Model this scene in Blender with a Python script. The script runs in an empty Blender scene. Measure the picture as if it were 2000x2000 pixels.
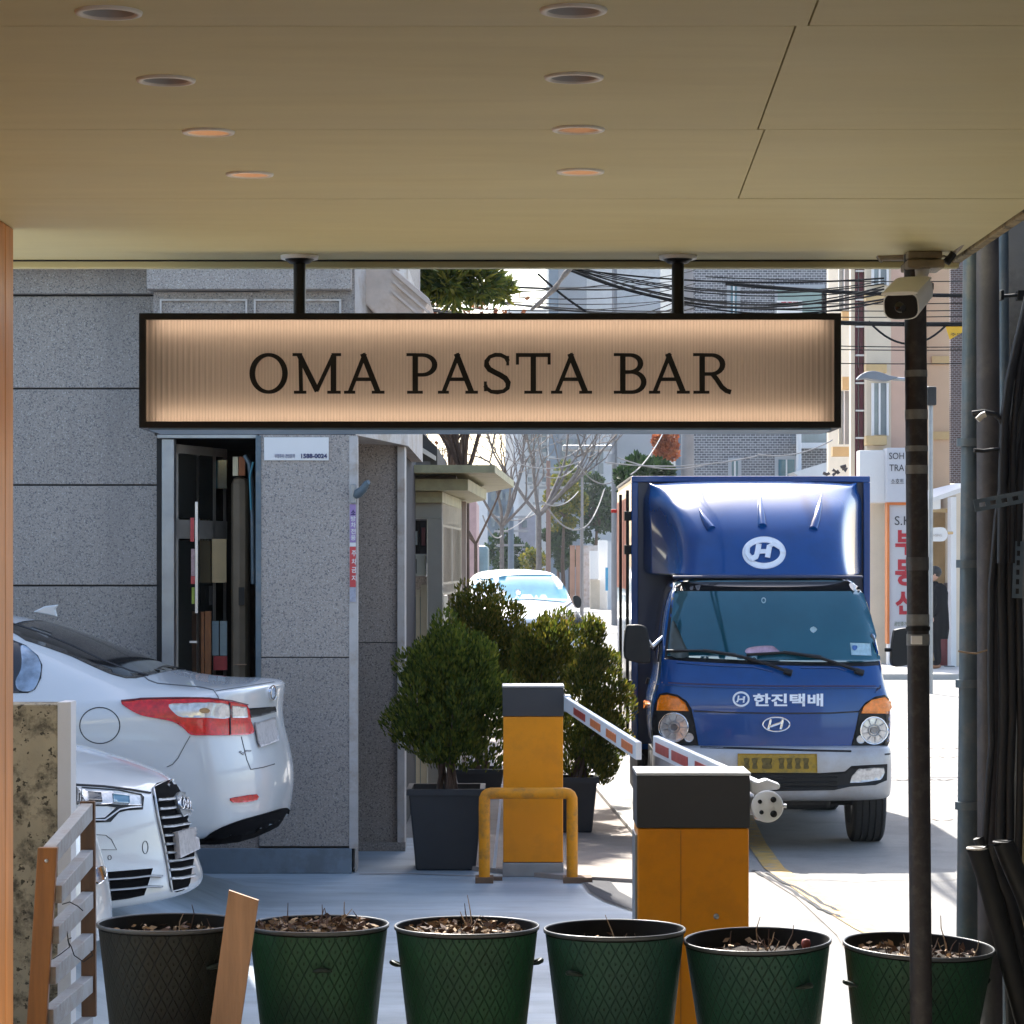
import bpy, bmesh, math, random
import numpy as np
from mathutils import Vector, Matrix, noise
from mathutils.bvhtree import BVHTree
from mathutils.geometry import delaunay_2d_cdt
R = random.Random(7)
S = bpy.context.scene
COL = S.collection
rad = math.radians

# ------------------------------------------------------------------ camera, sky, sun, exposure
F, CX, HY, CZ = 5500.0, 1000.0, 1100.0, 1.95        # focal length in px of a 2000 px frame, principal column, horizon row, eye height
cam = bpy.data.cameras.new('camera'); camo = bpy.data.objects.new('camera', cam); COL.objects.link(camo)
camo.location = (0, 0, CZ); camo.rotation_euler = (rad(90), 0, 0)
cam.sensor_width = 36; cam.lens = 36 * F / 2000; cam.shift_y = (HY - 1000) / 2000
cam.clip_start = 0.1; cam.clip_end = 3000
S.camera = camo
SUN_EL, SUN_DX, SUN_DY = rad(45), -0.2, 1.0         # the sun stands beyond the street, a little to the left
az = math.atan2(SUN_DX, SUN_DY)
w = bpy.data.worlds.new('World'); S.world = w; w.use_nodes = True
nt = w.node_tree; bg = nt.nodes['Background']
sky = nt.nodes.new('ShaderNodeTexSky'); sky.sky_type = 'NISHITA'; sky.sun_disc = False
sky.sun_elevation = SUN_EL; sky.sun_rotation = az; sky.air_density = 1.0; sky.dust_density = 2.2; sky.ozone_density = 1.0
nt.links.new(sky.outputs[0], bg.inputs[0]); bg.inputs[1].default_value = 0.15
sl = bpy.data.lights.new('sun', 'SUN'); sl.energy = 4.6; sl.angle = rad(0.53); sl.color = (1, .955, .88)
so = bpy.data.objects.new('sun', sl); COL.objects.link(so); so.location = (-6, 30, 30)
sd = Vector((SUN_DX, SUN_DY, 0)).normalized() * math.cos(SUN_EL) + Vector((0, 0, math.sin(SUN_EL)))
so.rotation_euler = sd.to_track_quat('Z', 'Y').to_euler()
S.view_settings.view_transform = 'Standard'; S.view_settings.look = 'None'
S.view_settings.gamma = 1; S.view_settings.use_curve_mapping = False
S.view_settings.exposure = 1.5
S.render.engine = 'CYCLES'
S.cycles.max_bounces = 8; S.cycles.diffuse_bounces = 4; S.cycles.glossy_bounces = 4; S.cycles.transparent_max_bounces = 12
S.cycles.sample_clamp_indirect = 6; S.cycles.volume_bounces = 1
S.cycles.use_denoising = True

# ------------------------------------------------------------------ where a picture point lies at a given depth
MAPS = dict(N=(0, 0, 1), D=(0, 0, .966), A1=(0, 400, 2.76), A2=(0, 1100, 2.76), A3=(650, 400, 2.972), A4=(700, 1050, 2.76),
            A5=(1200, 850, 3.22), A6=(1200, 1350, 3.22), B1=(1300, 450, 3.22), B2=(1650, 350, 2.577), B3=(1650, 1100, 2.146),
            B4=(0, 1500, 2.76), B5=(650, 1500, 2.76), B6=(1250, 1500, 2.576), B7=(0, 0, 1.932), B8=(1000, 0, 1.932),
            C1=(780, 830, 4.293), C2=(290, 830, 3.864), C3=(660, 500, 2.841), C4=(500, 840, 4.83), C5=(1800, 1000, 3.865),
            C6=(1640, 820, 3.577))
def nat(m, x, y):
    a, b, s = MAPS[m]; return a + x / s, b + y / s
def px(m, x, y, d):
    u, v = nat(m, x, y); return Vector(((u - CX) * d / F, d, CZ + (HY - v) * d / F))
def X_(u, d): return (u - CX) * d / F
def Z_(v, d): return CZ + (HY - v) * d / F
def G_(u, v, z=0.0):
    d = (CZ - z) * F / (v - HY); return Vector(((u - CX) * d / F, d, z))

# ------------------------------------------------------------------ object helpers
def tag(o, label=None, cat=None, group=None, kind=None):
    if label: o['label'] = label
    if cat: o['category'] = cat
    if group: o['group'] = group
    if kind: o['kind'] = kind
    return o
WM = {}
def wmat(o):
    return WM.get(o.name, Matrix.Identity(4))
def thing(name, loc, label, cat, group=None, rz=0.0):
    o = bpy.data.objects.new(name, None); COL.objects.link(o); o.empty_display_size = .2
    o.location = loc; o.rotation_euler = (0, 0, rz)
    WM[o.name] = Matrix.Translation(Vector(loc)) @ Matrix.Rotation(rz, 4, 'Z')
    return tag(o, label, cat, group)
def link(name, me, parent=None, mat=None, mw=None):
    o = bpy.data.objects.new(name, me); COL.objects.link(o)
    if mat and not me.materials: me.materials.append(mat)
    o.matrix_world = mw or Matrix.Identity(4)
    WM[o.name] = mw or Matrix.Identity(4)
    if parent is not None:
        o.parent = parent; o.matrix_parent_inverse = wmat(parent).inverted()
    return o
def copytree(o, parent=None):
    c = o.copy(); COL.objects.link(c)
    if parent is not None: c.parent = parent
    for ch in list(o.children): copytree(ch, c)
    return c
def bevel(o, wd, seg=2, ang=40):
    m = o.modifiers.new('bevel', 'BEVEL'); m.width = wd; m.segments = seg; m.limit_method = 'ANGLE'; m.angle_limit = rad(ang)
    return o
class MB:
    def __init__(s): s.v = []; s.f = []; s.sm = []
    def add(s, vs, fs, smooth=False):
        b = len(s.v); s.v += [tuple(p) for p in vs]; s.f += [tuple(b + i for i in f) for f in fs]; s.sm += [smooth] * len(fs); return s
    def box(s, x0, x1, y0, y1, z0, z1):
        x0, x1 = sorted((x0, x1)); y0, y1 = sorted((y0, y1)); z0, z1 = sorted((z0, z1))
        return s.add([(x0, y0, z0), (x1, y0, z0), (x1, y1, z0), (x0, y1, z0), (x0, y0, z1), (x1, y0, z1), (x1, y1, z1), (x0, y1, z1)],
                     [(0, 3, 2, 1), (4, 5, 6, 7), (0, 1, 5, 4), (1, 2, 6, 5), (2, 3, 7, 6), (3, 0, 4, 7)])
    def tube(s, pts, r, n=8, cap=True, smooth=True):
        pts = [Vector(p) for p in pts]; k = len(pts)
        rs = r if isinstance(r, (list, tuple)) else [r] * k
        vs = []; up = None
        for i, p in enumerate(pts):
            t = (pts[min(i + 1, k - 1)] - pts[max(i - 1, 0)]).normalized()
            if up is None:
                up = Vector((0, 0, 1)) if abs(t.z) < .9 else Vector((1, 0, 0))
            a = t.cross(up).normalized(); b = a.cross(t).normalized(); up = b
            for j in range(n):
                th = 2 * math.pi * j / n; vs.append(p + (a * math.cos(th) + b * math.sin(th)) * rs[i])
        fs = [(i * n + j, i * n + (j + 1) % n, (i + 1) * n + (j + 1) % n, (i + 1) * n + j) for i in range(k - 1) for j in range(n)]
        s.add(vs, fs, smooth)
        if cap:
            s.add(vs[:n], [tuple(range(n))[::-1]]); s.add(vs[-n:], [tuple(range(n))])
        return s
    def lathe(s, prof, c, n=32, ax='Z', smooth=True, closed=False):
        c = Vector(c); vs = []
        for r, z in prof:
            for j in range(n):
                th = 2 * math.pi * j / n; a, b = r * math.cos(th), r * math.sin(th)
                vs.append(c + (Vector((a, b, z)) if ax == 'Z' else Vector((a, z, b)) if ax == 'Y' else Vector((z, a, b))))
        m = len(prof)
        fs = [(i * n + j, i * n + (j + 1) % n, (i + 1) * n + (j + 1) % n, (i + 1) * n + j) for i in range(m - 1) for j in range(n)]
        if ax == 'Y': fs = [f[::-1] for f in fs]
        return s.add(vs, fs, smooth)
    def prism(s, poly, f0, f1):
        """poly: 2-D outline, f0 / f1 map (a, b) to the two end faces"""
        n = len(poly); v0 = [f0(*p) for p in poly]; v1 = [f1(*p) for p in poly]
        return s.add(v0 + v1, [tuple(range(n))[::-1], tuple(range(n, 2 * n))] + [(i, (i + 1) % n, n + (i + 1) % n, n + i) for i in range(n)])
    def prismY(s, poly, y0, y1): return s.prism(poly, lambda a, b: (a, y0, b), lambda a, b: (a, y1, b))
    def prismX(s, poly, x0, x1): return s.prism(poly, lambda a, b: (x0, a, b), lambda a, b: (x1, a, b))
    def prismZ(s, poly, z0, z1): return s.prism(poly, lambda a, b: (a, b, z0), lambda a, b: (a, b, z1))
    def mesh(s, name):
        me = bpy.data.meshes.new(name); me.from_pydata(s.v, [], s.f); me.update()
        me.polygons.foreach_set('use_smooth', s.sm); return me
    def build(s, name, mat, parent=None, fix=True, bev=0, mw=None):
        vs = np.array(s.v, dtype=float)
        lo, hi = vs.min(0), vs.max(0); c = Vector(((lo[0] + hi[0]) / 2, (lo[1] + hi[1]) / 2, lo[2]))
        if mw is None:
            s.v = [tuple(Vector(p) - c) for p in s.v]; mw = Matrix.Translation(c)
        me = s.mesh(name)
        if fix:
            bm = bmesh.new(); bm.from_mesh(me); bmesh.ops.recalc_face_normals(bm, faces=bm.faces); bm.to_mesh(me); bm.free()
        o = link(name, me, parent, mat, mw)
        if bev: bevel(o, bev)
        return o
def boxo(name, mat, x0, x1, y0, y1, z0, z1, parent=None, bev=0): return MB().box(x0, x1, y0, y1, z0, z1).build(name, mat, parent, bev=bev)

# ------------------------------------------------------------------ materials
MATS = {}
def N(nt, t, **k):
    n = nt.nodes.new(t)
    for a, b in k.items():
        if a.startswith('i_'): n.inputs[a[2:].replace('_', ' ')].default_value = b
        elif a[0] == 'n' and a[1:].isdigit(): n.inputs[int(a[1:])].default_value = b
        else: setattr(n, a, b)
    return n
def ramp(nt, src, stops):
    n = nt.nodes.new('ShaderNodeValToRGB'); e = n.color_ramp.elements
    while len(e) < len(stops): e.new(.5)
    for el, (p, c) in zip(e, stops): el.position = p; el.color = (*c, 1) if len(c) == 3 else c
    nt.links.new(src, n.inputs[0]); return n.outputs[0]
def mix(nt, a, b, f, mode='MIX'):
    n = nt.nodes.new('ShaderNodeMix'); n.data_type = 'RGBA'; n.blend_type = mode
    for i, s in ((0, f), (6, a), (7, b)):
        if hasattr(s, 'is_linked'): nt.links.new(s, n.inputs[i])
        elif i == 0: n.inputs[0].default_value = s
        else: n.inputs[i].default_value = (*s, 1)
    return n.outputs[2]
def pm(name, col, rough=.5, metal=0, var=.12, vs=3.0, bump=0, bs=60, coat=0, spec=.5, dirt=None, dscale=2.0, damt=.5, stretch=None, speck=None, rvar=.1):
    """principled material with noise in colour, roughness and relief"""
    if name in MATS: return MATS[name]
    m = bpy.data.materials.new(name); m.use_nodes = True; nt = m.node_tree; L = nt.links
    p = nt.nodes['Principled BSDF']; tc = N(nt, 'ShaderNodeTexCoord'); mp = N(nt, 'ShaderNodeMapping')
    L.new(tc.outputs['Object'], mp.inputs[0])
    if stretch: mp.inputs['Scale'].default_value = stretch
    co = mp.outputs[0]
    n1 = N(nt, 'ShaderNodeTexNoise', i_Scale=vs, i_Detail=6, i_Roughness=.6); L.new(co, n1.inputs[0])
    lo = tuple(c * (1 - var) for c in col); hi = tuple(min(1, c * (1 + var)) for c in col)
    c = ramp(nt, n1.outputs[0], [(.3, lo), (.7, hi)])
    if dirt:
        n2 = N(nt, 'ShaderNodeTexNoise', i_Scale=dscale, i_Detail=9, i_Roughness=.68); L.new(co, n2.inputs[0])
        f = ramp(nt, n2.outputs[0], [(.48, (0, 0, 0)), (.62, (damt,) * 3)]); c = mix(nt, c, dirt, f)
    if speck:
        for sc_, lo_, hi_, cc in speck:
            n3 = N(nt, 'ShaderNodeTexNoise', i_Scale=sc_, i_Detail=2, i_Roughness=.7); L.new(tc.outputs['Object'], n3.inputs[0])
            f = ramp(nt, n3.outputs[0], [(lo_, (0, 0, 0)), (hi_, (1, 1, 1))]); c = mix(nt, c, cc, f)
    if name.startswith('granite'):                       # slabs differ a little from one another
        oi = N(nt, 'ShaderNodeObjectInfo'); mv = N(nt, 'ShaderNodeMapRange', n3=.86, n4=1.08); L.new(oi.outputs['Random'], mv.inputs[0])
        cb_ = N(nt, 'ShaderNodeCombineColor'); [L.new(mv.outputs[0], cb_.inputs[k]) for k in range(3)]; c = mix(nt, c, cb_.outputs[0], 1.0, 'MULTIPLY')
        n6 = N(nt, 'ShaderNodeTexNoise', i_Scale=.9, i_Detail=5); mp6 = N(nt, 'ShaderNodeMapping'); mp6.inputs['Scale'].default_value = (3, 3, .5); L.new(tc.outputs['Object'], mp6.inputs[0]); L.new(mp6.outputs[0], n6.inputs[0])
        c = mix(nt, c, (.14, .13, .13), ramp(nt, n6.outputs[0], [(.5, (0, 0, 0)), (.72, (.32, .32, .32))]))
    L.new(c, p.inputs['Base Color'])
    p.inputs['Metallic'].default_value = metal; p.inputs['Specular IOR Level'].default_value = spec
    n4 = N(nt, 'ShaderNodeTexNoise', i_Scale=vs * 2.3, i_Detail=5); L.new(co, n4.inputs[0])
    mr = N(nt, 'ShaderNodeMapRange', n3=max(.02, rough - rvar), n4=min(1, rough + rvar)); L.new(n4.outputs[0], mr.inputs[0]); L.new(mr.outputs[0], p.inputs['Roughness'])
    if coat: p.inputs['Coat Weight'].default_value = coat; p.inputs['Coat Roughness'].default_value = .04
    if bump:
        n5 = N(nt, 'ShaderNodeTexNoise', i_Scale=bs, i_Detail=6, i_Roughness=.65); L.new(co, n5.inputs[0])
        b = N(nt, 'ShaderNodeBump', i_Strength=min(1, bump), i_Distance=.01); L.new(n5.outputs[0], b.inputs['Height']); L.new(b.outputs[0], p.inputs['Normal'])
    MATS[name] = m; return m
def emis(name, col, st):
    m = bpy.data.materials.new(name); m.use_nodes = True; nt = m.node_tree; nt.nodes.remove(nt.nodes['Principled BSDF'])
    e = N(nt, 'ShaderNodeEmission', i_Strength=st); e.inputs[0].default_value = (*col, 1)
    nt.links.new(e.outputs[0], nt.nodes['Material Output'].inputs[0]); MATS[name] = m; return m
def setp(m, **k):
    p = m.node_tree.nodes['Principled BSDF']
    for a, b in k.items(): p.inputs[a.replace('_', ' ')].default_value = b
    return m
M = {}
M['ceiling'] = pm('soffit paint', (.70, .638, .355), .62, var=.07, vs=1.2, bump=.15, bs=25, dirt=(.58, .51, .27), dscale=1.3, damt=.30, stretch=(.35, 2.2, 1))
M['granite'] = pm('granite', (.325, .284, .252), .62, var=.06, vs=1.5, bump=.2, bs=90, speck=[(95, .55, .62, (.12, .115, .12)), (120, .57, .64, (.50, .47, .44)), (60, .61, .67, (.20, .16, .15))])
M['granite_warm'] = pm('granite warm', (.31, .26, .225), .65, var=.06, vs=1.5, bump=.2, bs=90, speck=[(95, .55, .62, (.12, .10, .09)), (120, .57, .64, (.46, .41, .37))])
M['stone_pale'] = pm('pale trim stone', (.46, .43, .41), .6, var=.12, vs=6, bump=.15, bs=40, dirt=(.26, .17, .09), dscale=5, damt=.5)
M['marble'] = pm('cornice stone', (.50, .41, .35), .5, var=.18, vs=5, bump=.1, dirt=(.33, .22, .15), dscale=3, damt=.5)
M['joint'] = pm('joint mortar', (.05, .05, .055), .9)
M['plinth'] = pm('painted plinth', (.15, .19, .23), .6, bump=.2, bs=30, dirt=(.09, .10, .11), dscale=4)
M['concrete_drive'] = pm('driveway concrete', (.35, .41, .45), .5, var=.30, vs=3.2, bump=.3, bs=14, dirt=(.18, .22, .25), dscale=1.6, damt=.7, rvar=.18, stretch=(.5, 1.6, 1))
M['asphalt'] = pm('street surface', (.245, .232, .21), .85, var=.12, vs=1.2, bump=.5, bs=70, speck=[(120, .58, .66, (.10, .10, .10)), (160, .60, .68, (.36, .35, .33))], dirt=(.17, .16, .15), dscale=1.6, damt=.75)
M['paving'] = pm('pavement blocks', (.30, .25, .215), .85, var=.14, vs=3, bump=.4, bs=40, dirt=(.16, .14, .12), dscale=3)
M['kerb'] = pm('kerb stone', (.42, .40, .37), .75, bump=.25, bs=50, speck=[(140, .58, .66, (.2, .2, .2))])
M['line_yellow'] = pm('yellow road paint', (.50, .30, .07), .7, var=.2, vs=8, dirt=(.26, .24, .2), dscale=9, damt=.8)
M['dark_line'] = pm('dark_line', (.03, .03, .035), .9)
M['black'] = pm('black paint', (.008, .008, .009), .45, spec=.3, var=.2, vs=8)
M['grille'] = pm('matt grille black', (.006, .006, .007), .95, spec=.05)
M['rubber'] = pm('tyre rubber', (.018, .018, .019), .8, bump=.2, bs=80)
M['blackplastic'] = pm('black plastic', (.012, .013, .014), .5, spec=.25, var=.2, vs=9)
M['orange'] = pm('orange enamel', (.68, .235, .002), .42, spec=.3, var=.05, vs=3, bump=.06, bs=110, dirt=(.42, .15, .01), dscale=5, damt=.35, coat=.08)
M['yellowpipe'] = pm('yellow guard paint', (.68, .25, .004), .45, spec=.3, var=.12, vs=7, dirt=(.22, .11, .03), dscale=7, damt=.7)
M['charcoal'] = pm('charcoal cap', (.028, .028, .031), .5, var=.1, vs=4)
M['alu'] = pm('brushed aluminium', (.55, .56, .58), .35, metal=1, var=.08, vs=9)
M['steel'] = pm('dull steel', (.30, .31, .32), .42, metal=.85, var=.15, vs=6)
M['galv'] = pm('galvanised pipe', (.10, .135, .16), .5, metal=.3, var=.2, vs=7, bump=.1, bs=50, dirt=(.22, .21, .2), dscale=9, damt=.4)
M['pipe_dark'] = pm('dark pipe paint', (.075, .07, .074), .6, var=.2, vs=5, bump=.12, bs=60, dirt=(.15, .13, .12), dscale=12, damt=.35)
M['cable'] = pm('cable sheath', (.012, .013, .016), .5, var=.2, vs=10)
M['wire'] = pm('overhead wire', (.015, .016, .018), .9, spec=.05)
M['wire_pale'] = pm('weathered wire', (.24, .23, .225), .6)
M['whitepaint'] = pm('white enamel', (.72, .73, .74), .4, var=.04)
M['plate_mark'] = pm('blurred plate mark', (.11, .075, .012), .7, var=.5, vs=40)
M['car_white'] = pm('white car paint', (.64, .65, .65), .25, var=.02, vs=1, coat=.7, rvar=.03)
M['truck_blue'] = pm('blue truck paint', (.0002, .052, .215), .2, var=.06, vs=2, coat=.5, spec=.3, rvar=.05, dirt=(.004, .036, .12), dscale=3, damt=.3)
M['truck_navy'] = pm('navy box panel', (.001, .015, .062), .4, var=.1, vs=3, coat=.3)
M['silver'] = pm('silver bumper plastic', (.42, .42, .43), .4, metal=.25, var=.06, vs=4, dirt=(.30, .24, .19), dscale=3, damt=.4)
M['chrome'] = pm('chrome', (.75, .76, .78), .12, metal=1, var=.03)
M['darkglass'] = setp(pm('tinted glass', (.012, .011, .012), .06, var=.1, spec=.7, rvar=.02), IOR=1.5)
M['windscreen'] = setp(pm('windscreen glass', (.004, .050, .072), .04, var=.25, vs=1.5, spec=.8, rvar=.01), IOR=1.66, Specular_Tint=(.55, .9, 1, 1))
M['teal_glass'] = pm('teal window glass', (.03, .11, .15), .08, var=.25, vs=2, spec=.8, rvar=.03)
M['pale_glass'] = pm('pale window glass', (.16, .20, .22), .1, var=.3, vs=1.5, spec=.8, rvar=.03)
M['red_lens'] = setp(pm('red lamp lens', (.62, .008, .010), .2, var=.35, vs=38, coat=.35, bump=.12, bs=160), Subsurface_Weight=0)
M['doorframe'] = pm('door frame metal', (.46, .42, .37), .4, var=.15, vs=5)
M['clear_lens'] = pm('clear lamp lens', (.58, .56, .54), .12, metal=.3, var=.3, vs=30, coat=1)
M['orange_lens'] = pm('orange lamp lens', (.80, .20, .004), .25, var=.3, vs=30, coat=.3, bump=.15, bs=120)
M['soil'] = pm('potting soil', (.028, .020, .014), .95, var=.4, vs=20, bump=.8, bs=60)
M['twig'] = pm('dry twig', (.10, .055, .035), .8, var=.4, vs=12)
M['straw'] = pm('dry leaf litter', (.36, .25, .15), .8, var=.5, vs=15)
M['wood_cedar'] = pm('cedar wood', (.26, .095, .015), .5, var=.3, vs=3, bump=.15, bs=30, stretch=(8, 8, .6))
M['wood_brown'] = pm('brown wood', (.13, .062, .03), .6, var=.3, vs=3, bump=.2, bs=30, stretch=(8, 8, .6))
M['wood_pale'] = pm('pale timber', (.36, .21, .12), .6, var=.25, vs=3, bump=.2, bs=30, stretch=(9, 9, .7))
M['wood_wall'] = pm('larch cladding', (.66, .27, .07), .55, var=.25, vs=2.5, bump=.1, bs=20, stretch=(10, 3, .5))
M['slat_grey'] = pm('bleached slat top', (.33, .34, .36), .55, var=.15, vs=5, bump=.2, bs=40, dirt=(.2, .13, .08), dscale=9, damt=.4)
M['wall_conc'] = pm('stained concrete', (.33, .275, .19), .85, var=.2, vs=3, bump=.5, bs=25, dirt=(.035, .028, .018), dscale=9, damt=.9, speck=[(34, .60, .64, (.05, .04, .025))])
M['wall_white'] = pm('whitewashed edge', (.62, .60, .60), .7, var=.06, bump=.1)
M['tub'] = pm('dark planter tub', (.018, .021, .026), .55, var=.15, vs=4)
M['bark'] = pm('bark', (.085, .052, .035), .9, var=.3, vs=12, bump=.5, bs=40)
M['bark_pale'] = pm('pale bark', (.17, .145, .13), .9, var=.3, vs=12)
M['booth'] = pm('olive booth paint', (.36, .335, .19), .55, var=.1, vs=3, dirt=(.15, .13, .09), dscale=4, damt=.4)
M['booth_post'] = pm('grey booth post', (.27, .26, .22), .5, var=.1, vs=4, metal=.2)
M['tan'] = pm('tan panel', (.42, .28, .13), .6, var=.15, vs=4)
M['cream'] = pm('cream render', (.66, .56, .43), .8, var=.06, vs=2, bump=.1)
M['cream_trim'] = pm('ochre trim', (.52, .36, .17), .75, var=.1, vs=3)
M['pink'] = pm('salmon render', (.55, .36, .27), .8, var=.06, vs=1.5)
M['tanwall'] = pm('tan render', (.55, .38, .25), .8, var=.06, vs=1.5)
M['maroon'] = pm('maroon window frame', (.11, .012, .022), .5)
M['farwhite'] = pm('far white render', (.60, .60, .60), .8, var=.06)
M['fargrey'] = pm('far grey render', (.36, .37, .39), .8, var=.08, vs=.6)
M['farblue'] = pm('far blue grey cladding', (.13, .17, .21), .6, var=.1)
M['rustwall'] = pm('brown gate panel', (.32, .17, .11), .7, var=.15, vs=2)
M['signwhite'] = pm('sign face white', (.70, .69, .68), .45, var=.03)
M['signgrey'] = pm('sign face grey', (.50, .50, .53), .45, var=.03)
M['letter_dark'] = pm('letter dark', (.02, .02, .03), .5)
M['letter_red'] = pm('letter red', (.42, .005, .02), .5)
M['letter_navy'] = pm('letter navy', (.012, .016, .10), .5)
M['letter_white'] = pm('letter white', (.74, .78, .84), .5, var=.03)
M['signorange'] = pm('sign orange frame', (.62, .17, .03), .5)
M['yellow'] = pm('yellow tag', (.75, .42, .01), .5)
M['plate_yellow'] = pm('yellow number plate', (.34, .20, .004), .45, var=.1, vs=14, dirt=(.16, .11, .01), dscale=26, damt=.75)
M['plate_white'] = pm('white number plate', (.45, .42, .41), .45, var=.1, vs=14, dirt=(.25, .23, .23), dscale=24, damt=.6)
M['skin'] = pm('skin', (.50, .28, .20), .6)
M['coat'] = pm('black coat', (.006, .007, .010), .95, spec=.05)
M['hair'] = pm('hair', (.01, .009, .009), .6)
M['brownshoe'] = pm('tan shoe', (.33, .14, .06), .6)
M['orange_red'] = pm('faded red panel', (.55, .20, .15), .5, var=.15, vs=4)
M['purple'] = pm('purple sticker', (.30, .20, .42), .5, var=.12, vs=20)
M['redstick'] = pm('red sticker', (.55, .06, .06), .5, var=.15, vs=20)
M['cctv'] = pm('ivory camera shell', (.78, .78, .76), .45, var=.05)
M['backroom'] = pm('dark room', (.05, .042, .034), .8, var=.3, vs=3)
M['brownpost'] = pm('brown duct', (.19, .14, .09), .55, var=.2, vs=3)
M['mustard'] = pm('mustard tank', (.23, .17, .045), .6, var=.15, dirt=(.05, .04, .02), dscale=6)
M['neigh'] = pm('neighbour wall', (.16, .155, .15), .85, var=.15, vs=1.5, bump=.3, bs=20, dirt=(.05, .05, .05), dscale=2.5, damt=.7)
M['terrace'] = pm('terrace tiles', (.40, .37, .31), .7, var=.1, bump=.2)

def brickmat(name, c1, c2, mortar, scale, bw=.5, rh=.25):
    m = bpy.data.materials.new(name); m.use_nodes = True; nt = m.node_tree; L = nt.links; p = nt.nodes['Principled BSDF']
    tc = N(nt, 'ShaderNodeTexCoord'); mp = N(nt, 'ShaderNodeMapping'); L.new(tc.outputs['Object'], mp.inputs[0])
    mp.inputs['Rotation'].default_value = (rad(90), 0, 0)
    b = N(nt, 'ShaderNodeTexBrick', i_Scale=scale); b.inputs['Brick Width'].default_value = bw; b.inputs['Row Height'].default_value = rh
    b.inputs['Mortar Size'].default_value = .03; b.inputs['Bias'].default_value = 0
    b.inputs['Color1'].default_value = (*c1, 1); b.inputs['Color2'].default_value = (*c2, 1); b.inputs['Mortar'].default_value = (*mortar, 1)
    L.new(mp.outputs[0], b.inputs[0]); L.new(b.outputs[0], p.inputs['Base Color']); p.inputs['Roughness'].default_value = .85
    MATS[name] = m; return m
M['brick_grey'] = brickmat('grey brick', (.09, .09, .10), (.16, .16, .17), (.40, .40, .41), 3.6)
M['brick_brown'] = brickmat('brown brick', (.06, .035, .03), (.10, .06, .05), (.22, .2, .2), 7)

def leafmat(name, cols, trans=.3):
    m = bpy.data.materials.new(name); m.use_nodes = True; nt = m.node_tree; L = nt.links; p = nt.nodes['Principled BSDF']
    g = N(nt, 'ShaderNodeNewGeometry'); k = len(cols)
    c = ramp(nt, g.outputs['Random Per Island'], [(i / (k - 1), cc) for i, cc in enumerate(cols)])
    L.new(c, p.inputs['Base Color']); p.inputs['Roughness'].default_value = .7; p.inputs['Specular IOR Level'].default_value = .25
    t = N(nt, 'ShaderNodeBsdfTranslucent'); L.new(mix(nt, c, (1, 1, .55), 0.0), t.inputs[0])
    ms = N(nt, 'ShaderNodeMixShader', n0=trans); L.new(p.outputs[0], ms.inputs[1]); L.new(t.outputs[0], ms.inputs[2])
    L.new(ms.outputs[0], nt.nodes['Material Output'].inputs[0]); MATS[name] = m; return m
M['thuja'] = leafmat('thuja foliage', [(.020, .038, .005), (.055, .085, .010), (.10, .13, .014), (.19, .19, .02)], .4)
M['thuja_gold'] = leafmat('golden thuja foliage', [(.035, .055, .010), (.085, .115, .015), (.15, .16, .02), (.25, .20, .03)], .5)
M['pine'] = leafmat('pine needles', [(.02, .04, .014), (.06, .09, .02), (.11, .13, .02), (.20, .19, .03)], .4)
M['conifer'] = leafmat('conifer foliage', [(.010, .030, .010), (.02, .05, .014), (.04, .08, .02)], .2)
M['autumn'] = leafmat('yellowing leaves', [(.05, .08, .02), (.13, .14, .02), (.25, .20, .03)], .35)
M['red_leaf'] = leafmat('red autumn leaves', [(.20, .05, .02), (.35, .10, .04), (.45, .18, .08)], .35)
M['rust_leaf'] = leafmat('rust coloured leaves', [(.12, .04, .02), (.22, .08, .04), (.3, .14, .05)], .3)

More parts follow.
